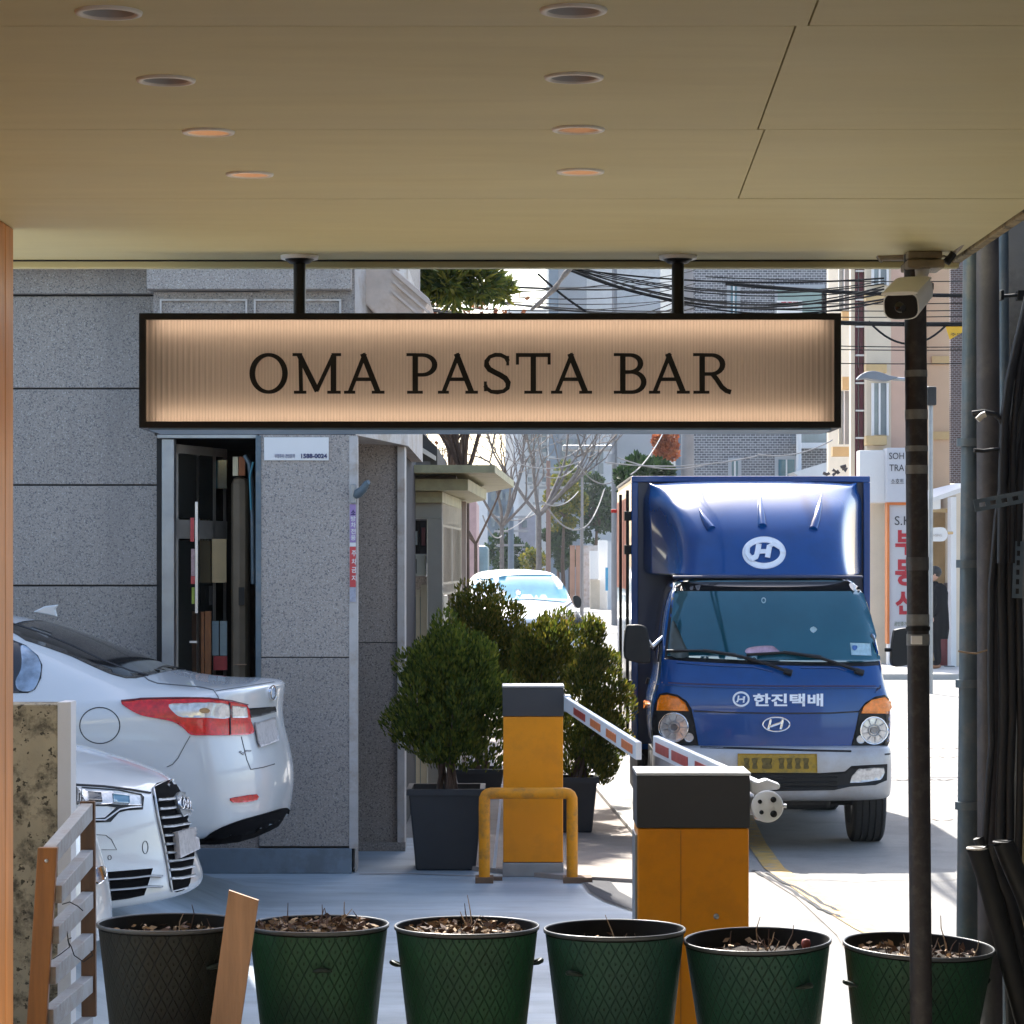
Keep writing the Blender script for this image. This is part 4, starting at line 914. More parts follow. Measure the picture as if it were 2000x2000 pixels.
MB().prismY([(p.x, p.z) for p in q], 18.22, 19.0).build('cornice_side', M['stone_pale'], gb)
# pale corner, second bay
YB = 19.1
bx0_, bx1_ = X_(692, YB), X_(793, YB)
boxo('corner_strip', M['stone_pale'], cx1 - .001, X_(695, YC), YC + .05, YC + .30, .0, Z_(848, YC) + .3, gb, bev=.004)
boxo('corner_post', M['stone_pale'], X_(683, YC) , cx1 + .001, YC - .004, YC + .05, Z_(1657, YC), Z_(852, YC), gb) if False else None
zq = [(0, Z_(1255, YB)), (Z_(1255, YB), 3.3)]
for z0, z1 in zq: boxo('granite_slab', M['granite_warm'], bx0_ - .05, X_(776, YB), YB, YB + .03, z0 + .003, z1 - .003, gb)
boxo('bay_core', M['joint'], bx0_ - .4, X_(776, YB) - .01, YB + .03, 23.0, 0, 3.9, gb)
boxo('bay_post', M['stone_pale'], X_(776, YB), X_(791, YB), YB - .03, YB + .25, .0, Z_(872, YB), gb, bev=.004)
boxo('bay_base', M['granite_warm'], bx0_, X_(792, YB), YB - .035, YB + .01, .0, .06, gb)
q = [px('C4', 940, 50, YB - .6), px('C4', 1430, 25, YB - .6), px('C4', 1428, 150, YB), px('C4', 1360, 195, YB), px('C4', 935, 70, YB - .5)]
z0 = px('C4', 940, 70, 18.0)
mb = MB(); A_1 = Vector((X_(693, 17.95), 17.95, Z_(852, 17.95))); B_1 = Vector((X_(790, YB), YB, Z_(872, YB)))
vs = [(X_(693, 17.75), 17.75, A_1.z), (X_(797, YB - .1), YB - .1, B_1.z), (X_(797, YB - .1), YB + 3, B_1.z), (X_(693, 17.75) - .3, YB + 3, A_1.z)]
vs2 = [(a, b, 3.95) for a, b, c in vs]
mb.add(vs + vs2, [(0, 3, 2, 1), (4, 5, 6, 7), (0, 1, 5, 4), (1, 2, 6, 5), (2, 3, 7, 6), (3, 0, 4, 7)]).build('bay_lintel', M['stone_pale'], gb)

# doorway between wall and column
dz1 = Z_(852, YC)
dr = thing('doorway', (X_(405, YM), YM + .1, 0), 'dark open doorway with metal frames and stored boards in the granite building', 'doorway')
def c2(x, y, d): return px('C2', x, y, d)
def slab(nm, x0, x1, y0_, y1_, d, th, mat, par=None, bev=0):
    a, b = c2(x0, y0_, d), c2(x1, y1_, d); return boxo(nm, mat, a.x, b.x, d, d + th, b.z, a.z, par or dr, bev=bev)
D0 = YC + .12
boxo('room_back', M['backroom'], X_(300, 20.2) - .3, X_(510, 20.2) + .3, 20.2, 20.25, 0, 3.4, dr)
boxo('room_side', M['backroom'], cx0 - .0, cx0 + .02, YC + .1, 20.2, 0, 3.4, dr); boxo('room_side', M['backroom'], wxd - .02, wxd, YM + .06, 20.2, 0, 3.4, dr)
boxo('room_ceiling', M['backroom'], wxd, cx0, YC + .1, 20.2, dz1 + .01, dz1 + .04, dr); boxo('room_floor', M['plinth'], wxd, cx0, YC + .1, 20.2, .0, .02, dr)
boxo('threshold_block', M['granite_warm'], wxd, cx0 - .003, YC + .02, YC + .3, .03, .58, dr)
slab('header', 66, 820, 72, 100, YC + .02, .1, M['steel'], bev=.003)
slab('jamb', 100, 193, 104, 1990, YC + .05, .12, M['steel'], bev=.004)
slab('jamb', 808, 850, 80, 1990, YC - .01, .12, M['galv'], bev=.004)
slab('gap_strip', 62, 98, 100, 1990, YC + .2, .05, M['black'])
slab('frame_post', 196, 215, 150, 1990, YC + .3, .06, M['brownpost'])
# opened door leaf: frame and glass, swung inwards
p0, p1 = c2(205, 120, YC + .2), c2(590, 260, YC + 1.0)
def leaf(nm, s0, s1, z0, z1, mat, th=.03):
    a, b = p0.lerp(p1, s0), p0.lerp(p1, s1); n_ = Vector((0, .0, 0)); mb = MB(); t = Vector((0, th, 0))
    vs = [Vector((a.x, a.y, z0)), Vector((b.x, b.y, z0)), Vector((b.x, b.y, z1)), Vector((a.x, a.y, z1))]
    return mb.add(vs + [v + t for v in vs], [(0, 1, 2, 3), (7, 6, 5, 4), (0, 4, 5, 1), (1, 5, 6, 2), (2, 6, 7, 3), (3, 7, 4, 0)]).build(nm, mat, dr)
zt = p0.z
leaf('door_rail', 0, 1, zt - .075, zt - .02, M['doorframe']); leaf('door_rail', 0, 1, zt - .62, zt - .50, M['doorframe']); leaf('door_glass', .05, .72, 0.3, zt - .63, setp(pm('door glass dark', (.035, .036, .032), .08, spec=.7), IOR=1.5), .01)
leaf('door_glass', .05, .72, zt - .49, zt - .08, MATS['door glass dark'], .01)
for s in (.0, .40, .72, .93): leaf('door_stile', s, s + .05, .1, zt - .02, M['doorframe'], .04)
slab('light_panel', 480, 588, 860, 1190, YC + .75, .02, pm('lit yellowish panel', (.75, .55, .28), .5))
slab('glass_strip', 480, 530, 1480, 1740, YC + .74, .02, pm('blue grey strip', (.35, .48, .52), .3)); slab('glass_strip', 540, 592, 1480, 1740, YC + .74, .02, MATS['blue grey strip'])
slab('red_box', 490, 592, 1745, 1850, YC + .7, .03, M['redstick'])
for x0, x1 in ((262, 298), (303, 345), (372, 420), (425, 472)): slab('stored_board', x0, x1, 1410 + R.randint(-6, 6), 1990, YC + .55 + R.uniform(0, .05), .03, pm('stored brown board', (.34, .12, .035), .5, var=.3, vs=9, stretch=(6, 6, 1)), bev=.002)
slab('warning_strip', 316, 345, 700, 880, YC + .19, .006, M['redstick']); slab('warning_strip', 322, 350, 935, 1140, YC + .19, .006, pm('pinkish sticker', (.42, .27, .27), .5, var=.3, vs=60))
slab('warning_strip', 320, 354, 1142, 1200, YC + .19, .006, M['redstick']); slab('green_strip', 326, 348, 1225, 1350, YC + .19, .006, pm('lime strip', (.30, .36, .04), .5))
slab('pull_handle', 352, 372, 580, 1420, YC + .17, .03, M['alu']); slab('latch', 310, 368, 1630, 1645, YC + .16, .02, M['alu'])
slab('pale_box', 272, 440, 330, 380, YC + .9, .05, pm('pale beige box', (.70, .62, .42), .6)); slab('pale_box', 236, 380, 285, 340, YC + 1.0, .05, MATS['pale beige box'])
slab('orange_box', 445, 475, 240, 370, YC + .8, .05, pm('dull orange box', (.32, .09, .02), .6)); slab('orange_box', 682, 728, 240, 382, YC + .35, .05, MATS['dull orange box']); slab('pale_box', 636, 676, 240, 382, YC + .36, .05, MATS['pale beige box'])
slab('duct', 620, 745, 385, 1990, YC + .4, .25, M['brownpost'], bev=.05); slab('door_plate', 680, 722, 1225, 1360, YC + .38, .012, M['black']); slab('door_plate', 455, 482, 1215, 1360, YC + .7, .012, M['black'])
slab('window_strip', 470, 590, 265, 480, YC + .9, .02, M['teal_glass'])
for x in (384, 410, 432, 455): MB().tube([c2(x, 705, YC + .85), c2(x - 12, 1100, YC + .85), c2(x - 18, 1370, YC + .85)], .006, 6).build('stored_rod', pm('grey rod', (.14, .15, .13), .5), dr)
MB().tube([c2(725, 230, YC + .2), c2(760, 290, YC + .2), c2(775, 420, YC + .22), c2(785, 700, YC + .25), c2(790, 1200, YC + .25)], .014, 8).build('cable', M['galv'], dr)
MB().tube([c2(790, 280, YC + .18), c2(765, 390, YC + .18), c2(775, 640, YC + .2)], .007, 8).build('cable', pm('turquoise cable', (.05, .22, .28), .5), dr)
slab('clip', 640, 740, 1805, 1812, YC + .36, .02, M['wood_pale'])

# plates and stickers on the column
sp_ = thing('notice_plate', tuple(px('C4', 380, 290, YC - .02)), 'small white notice plate with navy writing 1588-0024 on the granite column', 'sign')
a, b = px('C4', 76, 68, YC - .012), px('C4', 686, 286, YC - .012)
boxo('plate', M['signwhite'], a.x, b.x, YC - .014, YC - .002, b.z, a.z, sp_, bev=.002)
o_ = px('C4', 548, 266, YC - .0165); textmesh('phone_number', '1588-0024', .029, M['letter_navy'], sp_, o_, width=.163, bold=.03)
o_ = px('C4', 270, 264, YC - .0165); textmesh('lettering', '부정주차 견인문의', .026, pm('letter slate', (.12, .13, .26), .5), sp_, o_, width=.125, bold=.0)
st_ = thing('vertical_sticker', tuple(px('C4', 920, 1480, YC + .05)), 'narrow purple and red vertical sticker on the column corner', 'sticker')
xa, xb = X_(683.5, YC), X_(695, YC)
def stick(nm, y0_, y1_, mat, e=0.0): a_, b_ = px('C4', 890, y0_, YC), px('C4', 948, y1_, YC); return boxo(nm, mat, xa - e, xb + e, YC - .016 + e, YC - .006, b_.z, a_.z, st_)
stick('purple_part', 700, 1060, M['purple']); stick('white_band', 1062, 1098, M['signwhite']); stick('red_part', 1100, 1480, M['redstick']); stick('grey_part', 1484, 1620, pm('grey sticker', (.34, .35, .42), .5, var=.2, vs=60))
for i, ch in enumerate('소방차전용'): textmesh('character', ch, .033, M['signwhite'] if i else M['letter_navy'], st_, px('C4', 917, 800 + i * 60, YC - .018), width=.03, bold=.02)
for i, ch in enumerate('주차금지'): textmesh('character', ch, .036, M['signwhite'], st_, px('C4', 925, 1190 + i * 78, YC - .018), width=.03, bold=.02)
boxo('backing_strip', M['stone_pale'], xa - .004, xb + .012, YC - .0058, YC + .05, Z_(1657, YC), Z_(852, YC), st_)
st_['label'] = 'pale corner strip carrying a narrow purple and red vertical sticker on the granite column'
wl = thing('wall_lamp', tuple(px('C4', 930, 640, YC - .05)), 'small grey angled spotlight on the column corner above the purple sticker', 'lamp')
p = px('C4', 925, 600, YC - .02); boxo('bracket', M['steel'], p.x - .02, p.x + .012, YC - .05, YC - .016, p.z - .06, p.z + .06, wl, bev=.004)
MB().tube([px('C4', 935, 630, YC - .06), px('C4', 960, 600, YC - .07), px('C4', 1010, 560, YC - .09), px('C4', 1045, 500, YC - .11), px('C4', 1062, 490, YC - .12)], [.018, .03, .026, .02, .014], 12).build('head', M['galv'], wl)

# ================================================================== BOOTH with olive roof slabs
bt = thing('gate_booth', (-1.2, 24.5, 0), 'olive painted gate booth with layered flat roof and grey posts behind the shrubs', 'booth')
def c1(x, y, d): return px('C1', x, y, d)
def roof(nm, xl, xr, yt, yb, d, xe, yte, ybe, de, back=None):
    """slab: front edge from xl to xr at depth d, right edge going back to xe at depth de"""
    z1, z0 = c1(xr, yt, d).z, c1(xr, yb, d).z; A_ = c1(xl, yt, d); B_ = c1(xr, yt, d); C_ = c1(xe, yte, de)
    pl = [(A_.x, d), (B_.x, d), (C_.x, de), (C_.x - .3, de + 2.2), (A_.x - .4, de + 2.2)]
    return MB().prismZ(pl, z0, z1).build(nm, M['booth'], bt)
roof('roof_slab', -60, 800, 335, 400, 22.6, 960, 410, 470, 27.0); roof('roof_band', -60, 575, 452, 548, 22.9, 730, 510, 600, 26.4)
roof('frieze', -60, 360, 560, 650, 23.1, 520, 600, 700, 26.0)
a, b = c1(60, 400, 23.4), c1(575, 450, 23.4); boxo('roof_gap', M['brownpost'], a.x, b.x - .1, 23.4, 25.5, b.z, a.z, bt)
a, b = c1(80, 655, 23.2), c1(352, 785, 23.2); boxo('header_beam', M['booth_post'], a.x, b.x, 23.2, 23.5, b.z, a.z, bt)
a, b = c1(232, 780, 23.15), c1(362, 1700, 23.15); boxo('corner_post', M['booth_post'], a.x, b.x, 23.15, 23.65, .028, a.z, bt, bev=.01)
a, b = c1(60, 800, 23.5), c1(232, 1080, 23.5); boxo('window_pane', M['darkglass'], a.x, b.x, 23.5, 23.52, b.z, a.z, bt)
a, b = c1(62, 890, 23.4), c1(150, 1005, 23.4); boxo('screen', pm('grey screen', (.30, .33, .34), .4), a.x, b.x, 23.42, 23.45, b.z, a.z, bt)
a, b = c1(185, 860, 23.4), c1(215, 1010, 23.4); boxo('poster', pm('dull maroon poster', (.12, .03, .04), .5), a.x, b.x, 23.42, 23.45, b.z, a.z, bt)
a, b = c1(56, 1085, 23.3), c1(222, 1265, 23.3); boxo('utility_box', pm('pale olive box', (.30, .31, .27), .5), a.x, b.x, 23.3, 23.48, b.z, a.z, bt, bev=.006); boxo('box_seam', M['black'], (a.x + b.x) / 2, (a.x + b.x) / 2 + .006, 23.295, 23.3, b.z + .02, (a.z + b.z) / 2 + .05, bt)
a, b = c1(60, 1270, 23.6), c1(235, 1440, 23.6); boxo('stone_band', M['granite_warm'], a.x, b.x, 23.6, 23.7, b.z, a.z, bt)
a, b = c1(60, 1440, 23.7), c1(235, 1990, 23.7); boxo('lower_glass', M['teal_glass'], a.x, b.x, 23.7, 23.72, .03, a.z, bt)
for x0, x1 in ((138, 172), (178, 230)): a, b = c1(x0, 1380 if x0 < 150 else 1340, 23.55), c1(x1, 1900, 23.55); boxo('slat', pm('pale booth slat', (.33, .30, .23), .6, var=.15), a.x, b.x, 23.55, 23.6, .03, a.z, bt)
# side wall going back
pA, pB = Vector((c1(362, 0, 23.3).x, 23.3, 0)), Vector((c1(520, 0, 26.0).x, 26.0, 0))
def side(nm, s0, s1, z0, z1, mat, th=.06):
    a, b = pA.lerp(pB, s0), pA.lerp(pB, s1); vs = [Vector((a.x, a.y, z0)), Vector((b.x, b.y, z0)), Vector((b.x, b.y, z1)), Vector((a.x, a.y, z1))]; t = Vector((-th, 0, 0))
    return MB().add(vs + [v + t for v in vs], [(0, 1, 2, 3), (7, 6, 5, 4), (0, 4, 5, 1), (1, 5, 6, 2), (2, 6, 7, 3), (3, 7, 4, 0)]).build(nm, mat, bt)
zT = c1(362, 660, 23.3).z
side('side_wall', 0, 1, zT - .76, zT + .02, pm('booth beige', (.40, .34, .24), .6), .05); side('side_header', -.02, 1.02, zT - .17, zT + .03, pm('marbled fascia', (.25, .22, .19), .5, var=.5, vs=14)); side('side_panel', .04, .45, zT - .65, zT - .19, M['brownpost'], .045); side('side_panel', .52, .97, zT - .65, zT - .19, M['brownpost'], .045)
side('mullion', .46, .51, zT - .66, zT - .18, M['stone_pale'], .1); side('sill', -.01, 1.02, zT - .74, zT - .67, M['stone_pale'], .12)
for s in (.06, .62, .93): side('side_slat', s, s + .22 if s < .9 else 1.0, .03, zT - .77, pm('pale booth slat', (.33, .30, .23)), .05)
a, b = c1(500, 700, 26.1), c1(560, 1500, 26.1); boxo('rear_post', pm('pinkish post', (.40, .31, .26), .6), a.x, b.x, 26.1, 26.4, .03, c1(520, 640, 26.1).z, bt)
# dark gable roof behind the booth
gr = thing('gabled_house', (-1.4, 29, 0), 'dark gabled roof end with pale barge board above the booth', 'house')
A_, B_, C_ = c1(60, 75, 29), c1(325, 200, 29), c1(330, 320, 29)
MB().prismY([(A_.x - 3, A_.z + .9), (A_.x, A_.z + .35), (c1(200, 75, 29).x, c1(200, 75, 29).z), (B_.x, B_.z), (C_.x, C_.z - .2), (A_.x - 3, C_.z - .2)], 28.6, 33).build('roof', pm('dark roof tiles', (.03, .028, .03), .7, var=.3, vs=8), gr)
p, q, r_, s_ = c1(60, 105, 28.5), c1(305, 262, 28.5), c1(305, 300, 28.5), c1(60, 150, 28.5)
MB().prismY([(v.x, v.z) for v in (p, q, r_, s_)], 28.45, 28.58).build('barge_board', pm('pale barge board', (.42, .40, .40), .6), gr)
a, b = c1(50, 150, 28.55), c1(300, 330, 28.55); MB().prismY([(a.x - 2, a.z), (b.x - .05, c1(300, 305, 28.55).z), (b.x, b.z - 1), (a.x - 2, b.z - 1)], 28.56, 28.6).build('gable_wall', pm('slate gable', (.07, .07, .085), .6), gr)
boxo('wall', pm('slate gable', (.07, .07, .085)), a.x - 2.5, b.x - .1, 28.7, 33, 0, b.z - .3, gr)

# ================================================================== VEHICLES
def lerp_tab(tab, z):
    if z <= tab[0][0]: return tab[0][1]
    for (a, p), (b, q) in zip(tab, tab[1:]):
        if z <= b: return p + (q - p) * (z - a) / (b - a)
    return tab[-1][1]
def body(name, stations, prof, bend, pw, fade, mat, parent, mw, sub=2, bulge=.03, rear=None, rbend=.15):
    """box-topology body: rings along x, both ends capped by a grid; the +x end follows prof(z)"""
    FR = [-1, -.66, -.33, 0, .33, .66, 1]
    x1 = stations[-1][0]; x0 = stations[0][0]; verts = []; idx = {}
    def warp(x, y, z, w):
        g = max(0, 1 - (x1 - x) / fade); x2 = x + g * (lerp_tab(prof, z) - bend * abs(y / w) ** pw)
        g2 = max(0, 1 - (x - x0) / fade)
        if rear is not None: x2 -= g2 * (lerp_tab(rear, z) - rbend * abs(y / w) ** 3)
        return (x2, y, z)
    rings = []
    for (x, w_, zb, zs, wt, ze, zc) in stations:
        rows = [(.86 * w_, zb), (.975 * w_, zb + .05), (w_, zb + .42 * (zs - zb)), (.995 * w_, zb + .8 * (zs - zb)), (.95 * w_, zs)]
        a, b = Vector((.95 * w_, zs)), Vector((wt, ze)); p5, p6 = a.lerp(b, .10), a.lerp(b, .58) + Vector((bulge * min(1, (ze - zs) / .3), 0))
        rows += [tuple(p5), tuple(p6), (wt, ze)]
        side = rows; top = [(f * wt, zc - (zc - ze) * f * f) for f in FR[1:-1]]; bot = [(f * .86 * w_, zb) for f in FR[1:-1]]
        pts = [(-y, z) for y, z in side] + top + [(y, z) for y, z in side[::-1]] + bot[::-1]
        rings.append(([warp(x, y, z, w_) for y, z in pts], rows, w_, x, top, bot))
    nr = len(rings[0][0]); mb = MB(); vs = [p for r in rings for p in r[0]]; fs = []
    for k in range(len(rings) - 1):
        for j in range(nr): a, b = k * nr + j, k * nr + (j + 1) % nr; fs.append((a, b, b + nr, a + nr))
    def cap(k, flip):
        base = k * nr; r = rings[k]; grid = [[None] * 7 for _ in range(8)]
        for i in range(8): grid[i][0] = base + i; grid[i][6] = base + 20 - i
        for c in range(5): grid[7][c + 1] = base + 8 + c; grid[0][5 - c] = base + 21 + c
        for i in range(1, 7):
            y_, z_ = r[1][i]
            for c in range(1, 6): vs.append(warp(r[3], FR[c] * y_, z_, r[2])); grid[i][c] = len(vs) - 1
        for i in range(7):
            for c in range(6):
                q = (grid[i][c], grid[i][c + 1], grid[i + 1][c + 1], grid[i + 1][c]); fs.append(q[::-1] if flip else q)
    cap(len(rings) - 1, False); cap(0, True)
    mb.add(vs, fs, True); o = mb.build(name, mat, parent, mw=mw)
    s = o.modifiers.new('sub', 'SUBSURF'); s.levels = sub; s.render_levels = sub; return o
def wheel(parent, c, r, w_, axis, rimmat=None, name='wheel'):
    c = Vector(c); pr = [(r * .62, -w_ / 2), (r * .93, -w_ / 2), (r * .985, -w_ * .44)]
    for k in range(5):
        a = -w_ * .40 + w_ * .80 * k / 4; g = w_ * .03
        if k: pr += [(r * .965, a - g - .004), (r * .965, a - g)]
        pr += [(r, a - g + .004), (r, a + g)] if False else [(r, a - g + .002)]
        if k < 4: pr += [(r, a + w_ * .2 - g - .007)]
    pr += [(r * .985, w_ * .44), (r * .93, w_ / 2), (r * .62, w_ / 2)]
    t = MB().lathe(pr, c, 48, ax=axis, smooth=False).build(name, M['rubber'], parent)
    MB().lathe([(r * .62, -w_ * .5), (r * .6, -w_ * .36), (r * .2, -w_ * .42), (0, -w_ * .42)], c, 28, ax=axis).build('rim', rimmat or M['alu'], t, fix=False)
    MB().lathe([(r * .62, w_ * .5), (r * .6, w_ * .36), (r * .2, w_ * .42), (0, w_ * .42)], c, 28, ax=axis).build('rim', rimmat or M['alu'], t, fix=False)
    return t
def mwof(loc, rz): return Matrix.Translation(Vector(loc)) @ Matrix.Rotation(rz, 4, 'Z')
def tub_px(m, pts, d, r, name, mat, par, n=8): return MB().tube([px(m, x, y, d) for x, y in pts], r, n).build(name, mat, par)
def raytube(bvh, m, pts, r, off, name, mat, par, n=8):
    f = pray(m); out = []
    for x, y in pts:
        o_, d_ = f(x, y); h = bvh.ray_cast(o_, d_)
        if h[0] is not None: out.append(h[0] + (h[1] if h[1].dot(d_) < 0 else -h[1]) * off)
    return MB().tube(out, r, n).build(name, mat, par) if len(out) > 1 else None

# ---- white saloon, rear towards the street
SL = (X_(562, 15.9), 15.98, .20); SR = rad(-6.5)
sed = thing('parked_car', SL, 'white saloon car seen from its rear corner, with red tail lamp and tinted rear window', 'car', 'white cars parked on the left', rz=SR)
mw = mwof(SL, SR)
st_s = [(-4.85, .80, .25, .62, .60, .68, .70), (-4.4, .88, .2, .72, .66, .80, .84), (-3.7, .91, .2, .86, .74, .93, .98), (-3.35, .92, .18, .93, .70, 1.02, 1.06), (-2.75, .92, .18, .95, .56, 1.38, 1.42), (-2.2, .92, .18, .96, .55, 1.44, 1.49),
        (-1.75, .92, .18, .965, .555, 1.425, 1.475), (-1.42, .92, .18, .97, .575, 1.36, 1.415), (-1.05, .92, .20, .98, .635, 1.22, 1.27), (-.74, .915, .22, 1.0, .70, 1.105, 1.135), (-.42, .91, .23, 1.01, .735, 1.07, 1.095), (-.14, .89, .25, 1.005, .75, 1.07, 1.09), (0, .87, .27, .98, .745, 1.06, 1.08)]
sb = body('body', st_s, [(.25, -.06), (.4, -.015), (.5, 0), (.6, 0), (.66, -.03), (.72, -.085), (.9, -.10), (1.0, -.075), (1.08, -.07)], .17, 2.6, .9, M['car_white'], sed, mw, rear=[(.2, 0), (.7, -.02), (1.1, -.2)])
bv = bvh_of(sb); q = pray('A2')
def topray(a, b): return mw @ Vector((a, b, 3)), Vector((0, 0, -1))
patch('rear_window', bv, smoothpoly([(-1.47, -.50), (-1.49, 0), (-1.47, .50), (-1.10, .585), (-.78, .65), (-.71, .4), (-.695, 0), (-.71, -.4), (-.78, -.65), (-1.10, -.585)], 3), topray, M['darkglass'], sed, .004)
patch('side_window', bv, [(-160, 400), (60, 412), (140, 445), (205, 500), (228, 550), (222, 620), (190, 680), (150, 700), (60, 700), (-160, 715)], q, M['darkglass'], sed, .004, 22)
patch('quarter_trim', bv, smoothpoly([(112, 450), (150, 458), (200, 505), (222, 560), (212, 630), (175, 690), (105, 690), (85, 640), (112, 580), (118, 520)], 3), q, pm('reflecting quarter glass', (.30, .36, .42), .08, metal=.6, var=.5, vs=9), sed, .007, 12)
tl = patch('tail_lamp', bv, smoothpoly([(655, 752), (760, 742), (950, 738), (1130, 738), (1240, 745), (1325, 765), (1345, 850), (1358, 918), (1250, 928), (1120, 928), (1030, 925), (985, 885), (930, 855), (850, 838), (760, 820), (700, 790)], 3), q, M['red_lens'], sed, .010, 14, .02)
patch('clear_part', bv, smoothpoly([(912, 765), (1000, 758), (1120, 755), (1222, 762), (1226, 832), (1120, 834), (985, 832), (940, 808)], 3), q, M['clear_lens'], tl, .014, 10)
patch('clear_part', bv, [(1240, 765), (1318, 775), (1325, 832), (1238, 832)], q, M['clear_lens'], tl, .014, 10)
patch('lamp_seam', bv, strip([(1228, 752), (1230, 830), (1232, 925)], 5), q, M['dark_line'], tl, .015, 12)
patch('lamp_border', bv, strip([(655, 748), (760, 738), (950, 734), (1130, 734), (1240, 740), (1328, 762)], 6), q, pm('dark red seal', (.12, .01, .02), .4), sed, .013, 12)
patch('amber_part', bv, ell(1100, 797, 26, 14), q, pm('dim amber', (.45, .25, .10), .4), tl, .016, 8)
patch('fuel_flap_seam', bv, ringp(538, 875, 108, 97, 5, 40), q, M['dark_line'], sed, .002, 12, .004)
for pts, wd in (([(765, 600), (800, 630), (850, 648), (940, 656), (1080, 668), (1150, 684), (1175, 720), (1178, 738)], 4), ([(1025, 932), (1000, 975), (960, 1050), (930, 1085), (900, 1098)], 4), ([(1350, 1112), (1420, 1100), (1480, 1082)], 5), ([(1300, 935), (1330, 1060), (1350, 1110)], 3), ([(1480, 640), (1300, 668), (1160, 690)][::-1], 2)):
    patch('panel_gap', bv, strip(pts, wd), q, pm('panel gap shade', (.06, .065, .07), .7), sed, .002, 14, .004)
patch('lower_cladding', bv, smoothpoly([(1045, 1545), (1080, 1500), (1160, 1440), (1280, 1390), (1420, 1350), (1542, 1318), (1540, 1372), (1500, 1420), (1300, 1475), (1100, 1545)], 3), q, M['grille'], sed, .012, 20, .02)
pl_ = [(-4.4, -.72), (-.5, -.78), (-.24, -.72), (-.15, -.58), (-.115, -.3), (-.11, 0), (-.115, .3), (-.15, .58), (-.24, .72), (-.5, .78), (-4.4, .72)]
MB().prism(pl_, lambda a, b: mw @ Vector((a, b, .22)), lambda a, b: mw @ Vector((a, b, .36))).build('underbody', M['grille'], sed, bev=.02)
patch('reflector', bv, smoothpoly([(1238, 1268), (1300, 1255), (1380, 1245), (1382, 1275), (1320, 1288), (1255, 1290)], 2), q, M['red_lens'], sed, .007, 10)
np_ = patch('number_plate', bv, [(1362, 858), (1380, 860), (1470, 830), (1492, 940), (1488, 960), (1392, 996), (1380, 960)], q, M['plate_white'], sed, .016, 14)
patch('plate_recess', bv, [(1335, 782), (1480, 772), (1486, 800), (1400, 825), (1350, 832)], q, M['blackplastic'], sed, .006, 14)
patch('emblem', bv, ringp(1462, 700, 14, 34, 7, 30), q, M['chrome'], sed, .014, 8, .018)
patch('badge', bv, strip([(1290, 1015), (1310, 1030), (1325, 1012), (1350, 1012)], 8), q, M['steel'], sed, .006, 8)
patch('mirror_seam', bv, strip([(60, 325), (100, 338), (250, 388), (400, 452), (540, 520), (700, 582), (800, 606)], 5), q, M['dark_line'], sed, .006, 18)
fin = [px('A2', x, y, 16.1) for x, y in ((180, 262), (240, 232), (318, 222), (300, 250), (312, 290))]
MB().prismY([(p.x, p.z) for p in fin], 16.08, 16.12).build('shark_fin', M['car_white'], sed, bev=.008)
for x in (-1.05, -3.85):
    for y in (-.80, .80):
        wheel(sed, (0, 0, 0), .32, .22, 'Y'); wobj = sed.children[-1] if False else None
for o in [c for c in sed.children if c.name.startswith('wheel')]: pass
def placewheels(root, spots, rzv, loc):
    ws = [c for c in root.children if c.name.startswith('wheel')]
    for w_, (x, y, z) in zip(ws, spots):
        m_ = mwof(loc, rzv) @ Matrix.Translation((x, y, z)) @ Matrix.Translation(-Vector((0, 0, w_.location.z * 0)))
        base = w_.matrix_basis.copy(); w_.matrix_basis = m_ @ base
placewheels(sed, [(-1.05, -.80, .32), (-1.05, .80, .32), (-3.85, -.80, .32), (-3.85, .80, .32)], SR, SL)

# ---- white saloon with big grille, nose towards the street
AL = (X_(362, 13.5), 13.62, .185); AR = rad(-4.5)
aud = thing('parked_car', AL, 'white saloon car nose with tall slatted grille and ring emblem, lower left', 'car', 'white cars parked on the left', rz=AR)
st_a = [(-4.9, .80, .3, .85, .6, .95, .97), (-4.3, .88, .25, .95, .7, 1.02, 1.05), (-3.9, .93, .2, .98, .65, 1.2, 1.25), (-3.2, .935, .2, .98, .56, 1.40, 1.44), (-2.4, .935, .2, .96, .56, 1.42, 1.465), (-2.0, .935, .2, .95, .57, 1.36, 1.40), (-1.3, .93, .2, .91, .70, .965, 1.0), (-.9, .93, .2, .86, .70, .90, .94), (-.5, .925, .18, .79, .69, .83, .87), (-.2, .915, .17, .72, .67, .765, .80), (0, .89, .17, .66, .63, .70, .735)]
ab = body('body', st_a, [(.17, .03), (.22, .08), (.28, .02), (.4, 0), (.55, -.01), (.65, -.05), (.735, -.14)], .33, 2.1, 1.0, M['car_white'], aud, mwof(AL, AR), rear=[(.2, 0), (1.0, -.1)])
bv = bvh_of(ab)
gr_ = patch('grille', bv, smoothpoly([(822, 1212), (900, 1175), (962, 1160), (1000, 1235), (1030, 1380), (1046, 1550), (1030, 1660), (1010, 1745), (925, 1768), (905, 1660), (880, 1520), (850, 1380)], 3), q, M['grille'], aud, .004, 16)
patch('grille_frame', bv, strip([(822, 1212), (845, 1360), (880, 1520), (905, 1660), (922, 1768), (1010, 1745)], 7), q, M['alu'], aud, .010, 14)
patch('grille_frame', bv, strip([(822, 1212), (900, 1175), (962, 1160)], 6), q, M['chrome'], aud, .010, 14)
for k in range(10):
    y = 1275 + k * 47; xl = 838 + (y - 1275) * .165; patch('grille_bar', bv, strip([(xl + 4, y + 6), (xl + 60, y + 2), (1000 + min(40, (y - 1240) * .09), y - 14)], 13), q, M['steel'], gr_, .016, 14, .012)
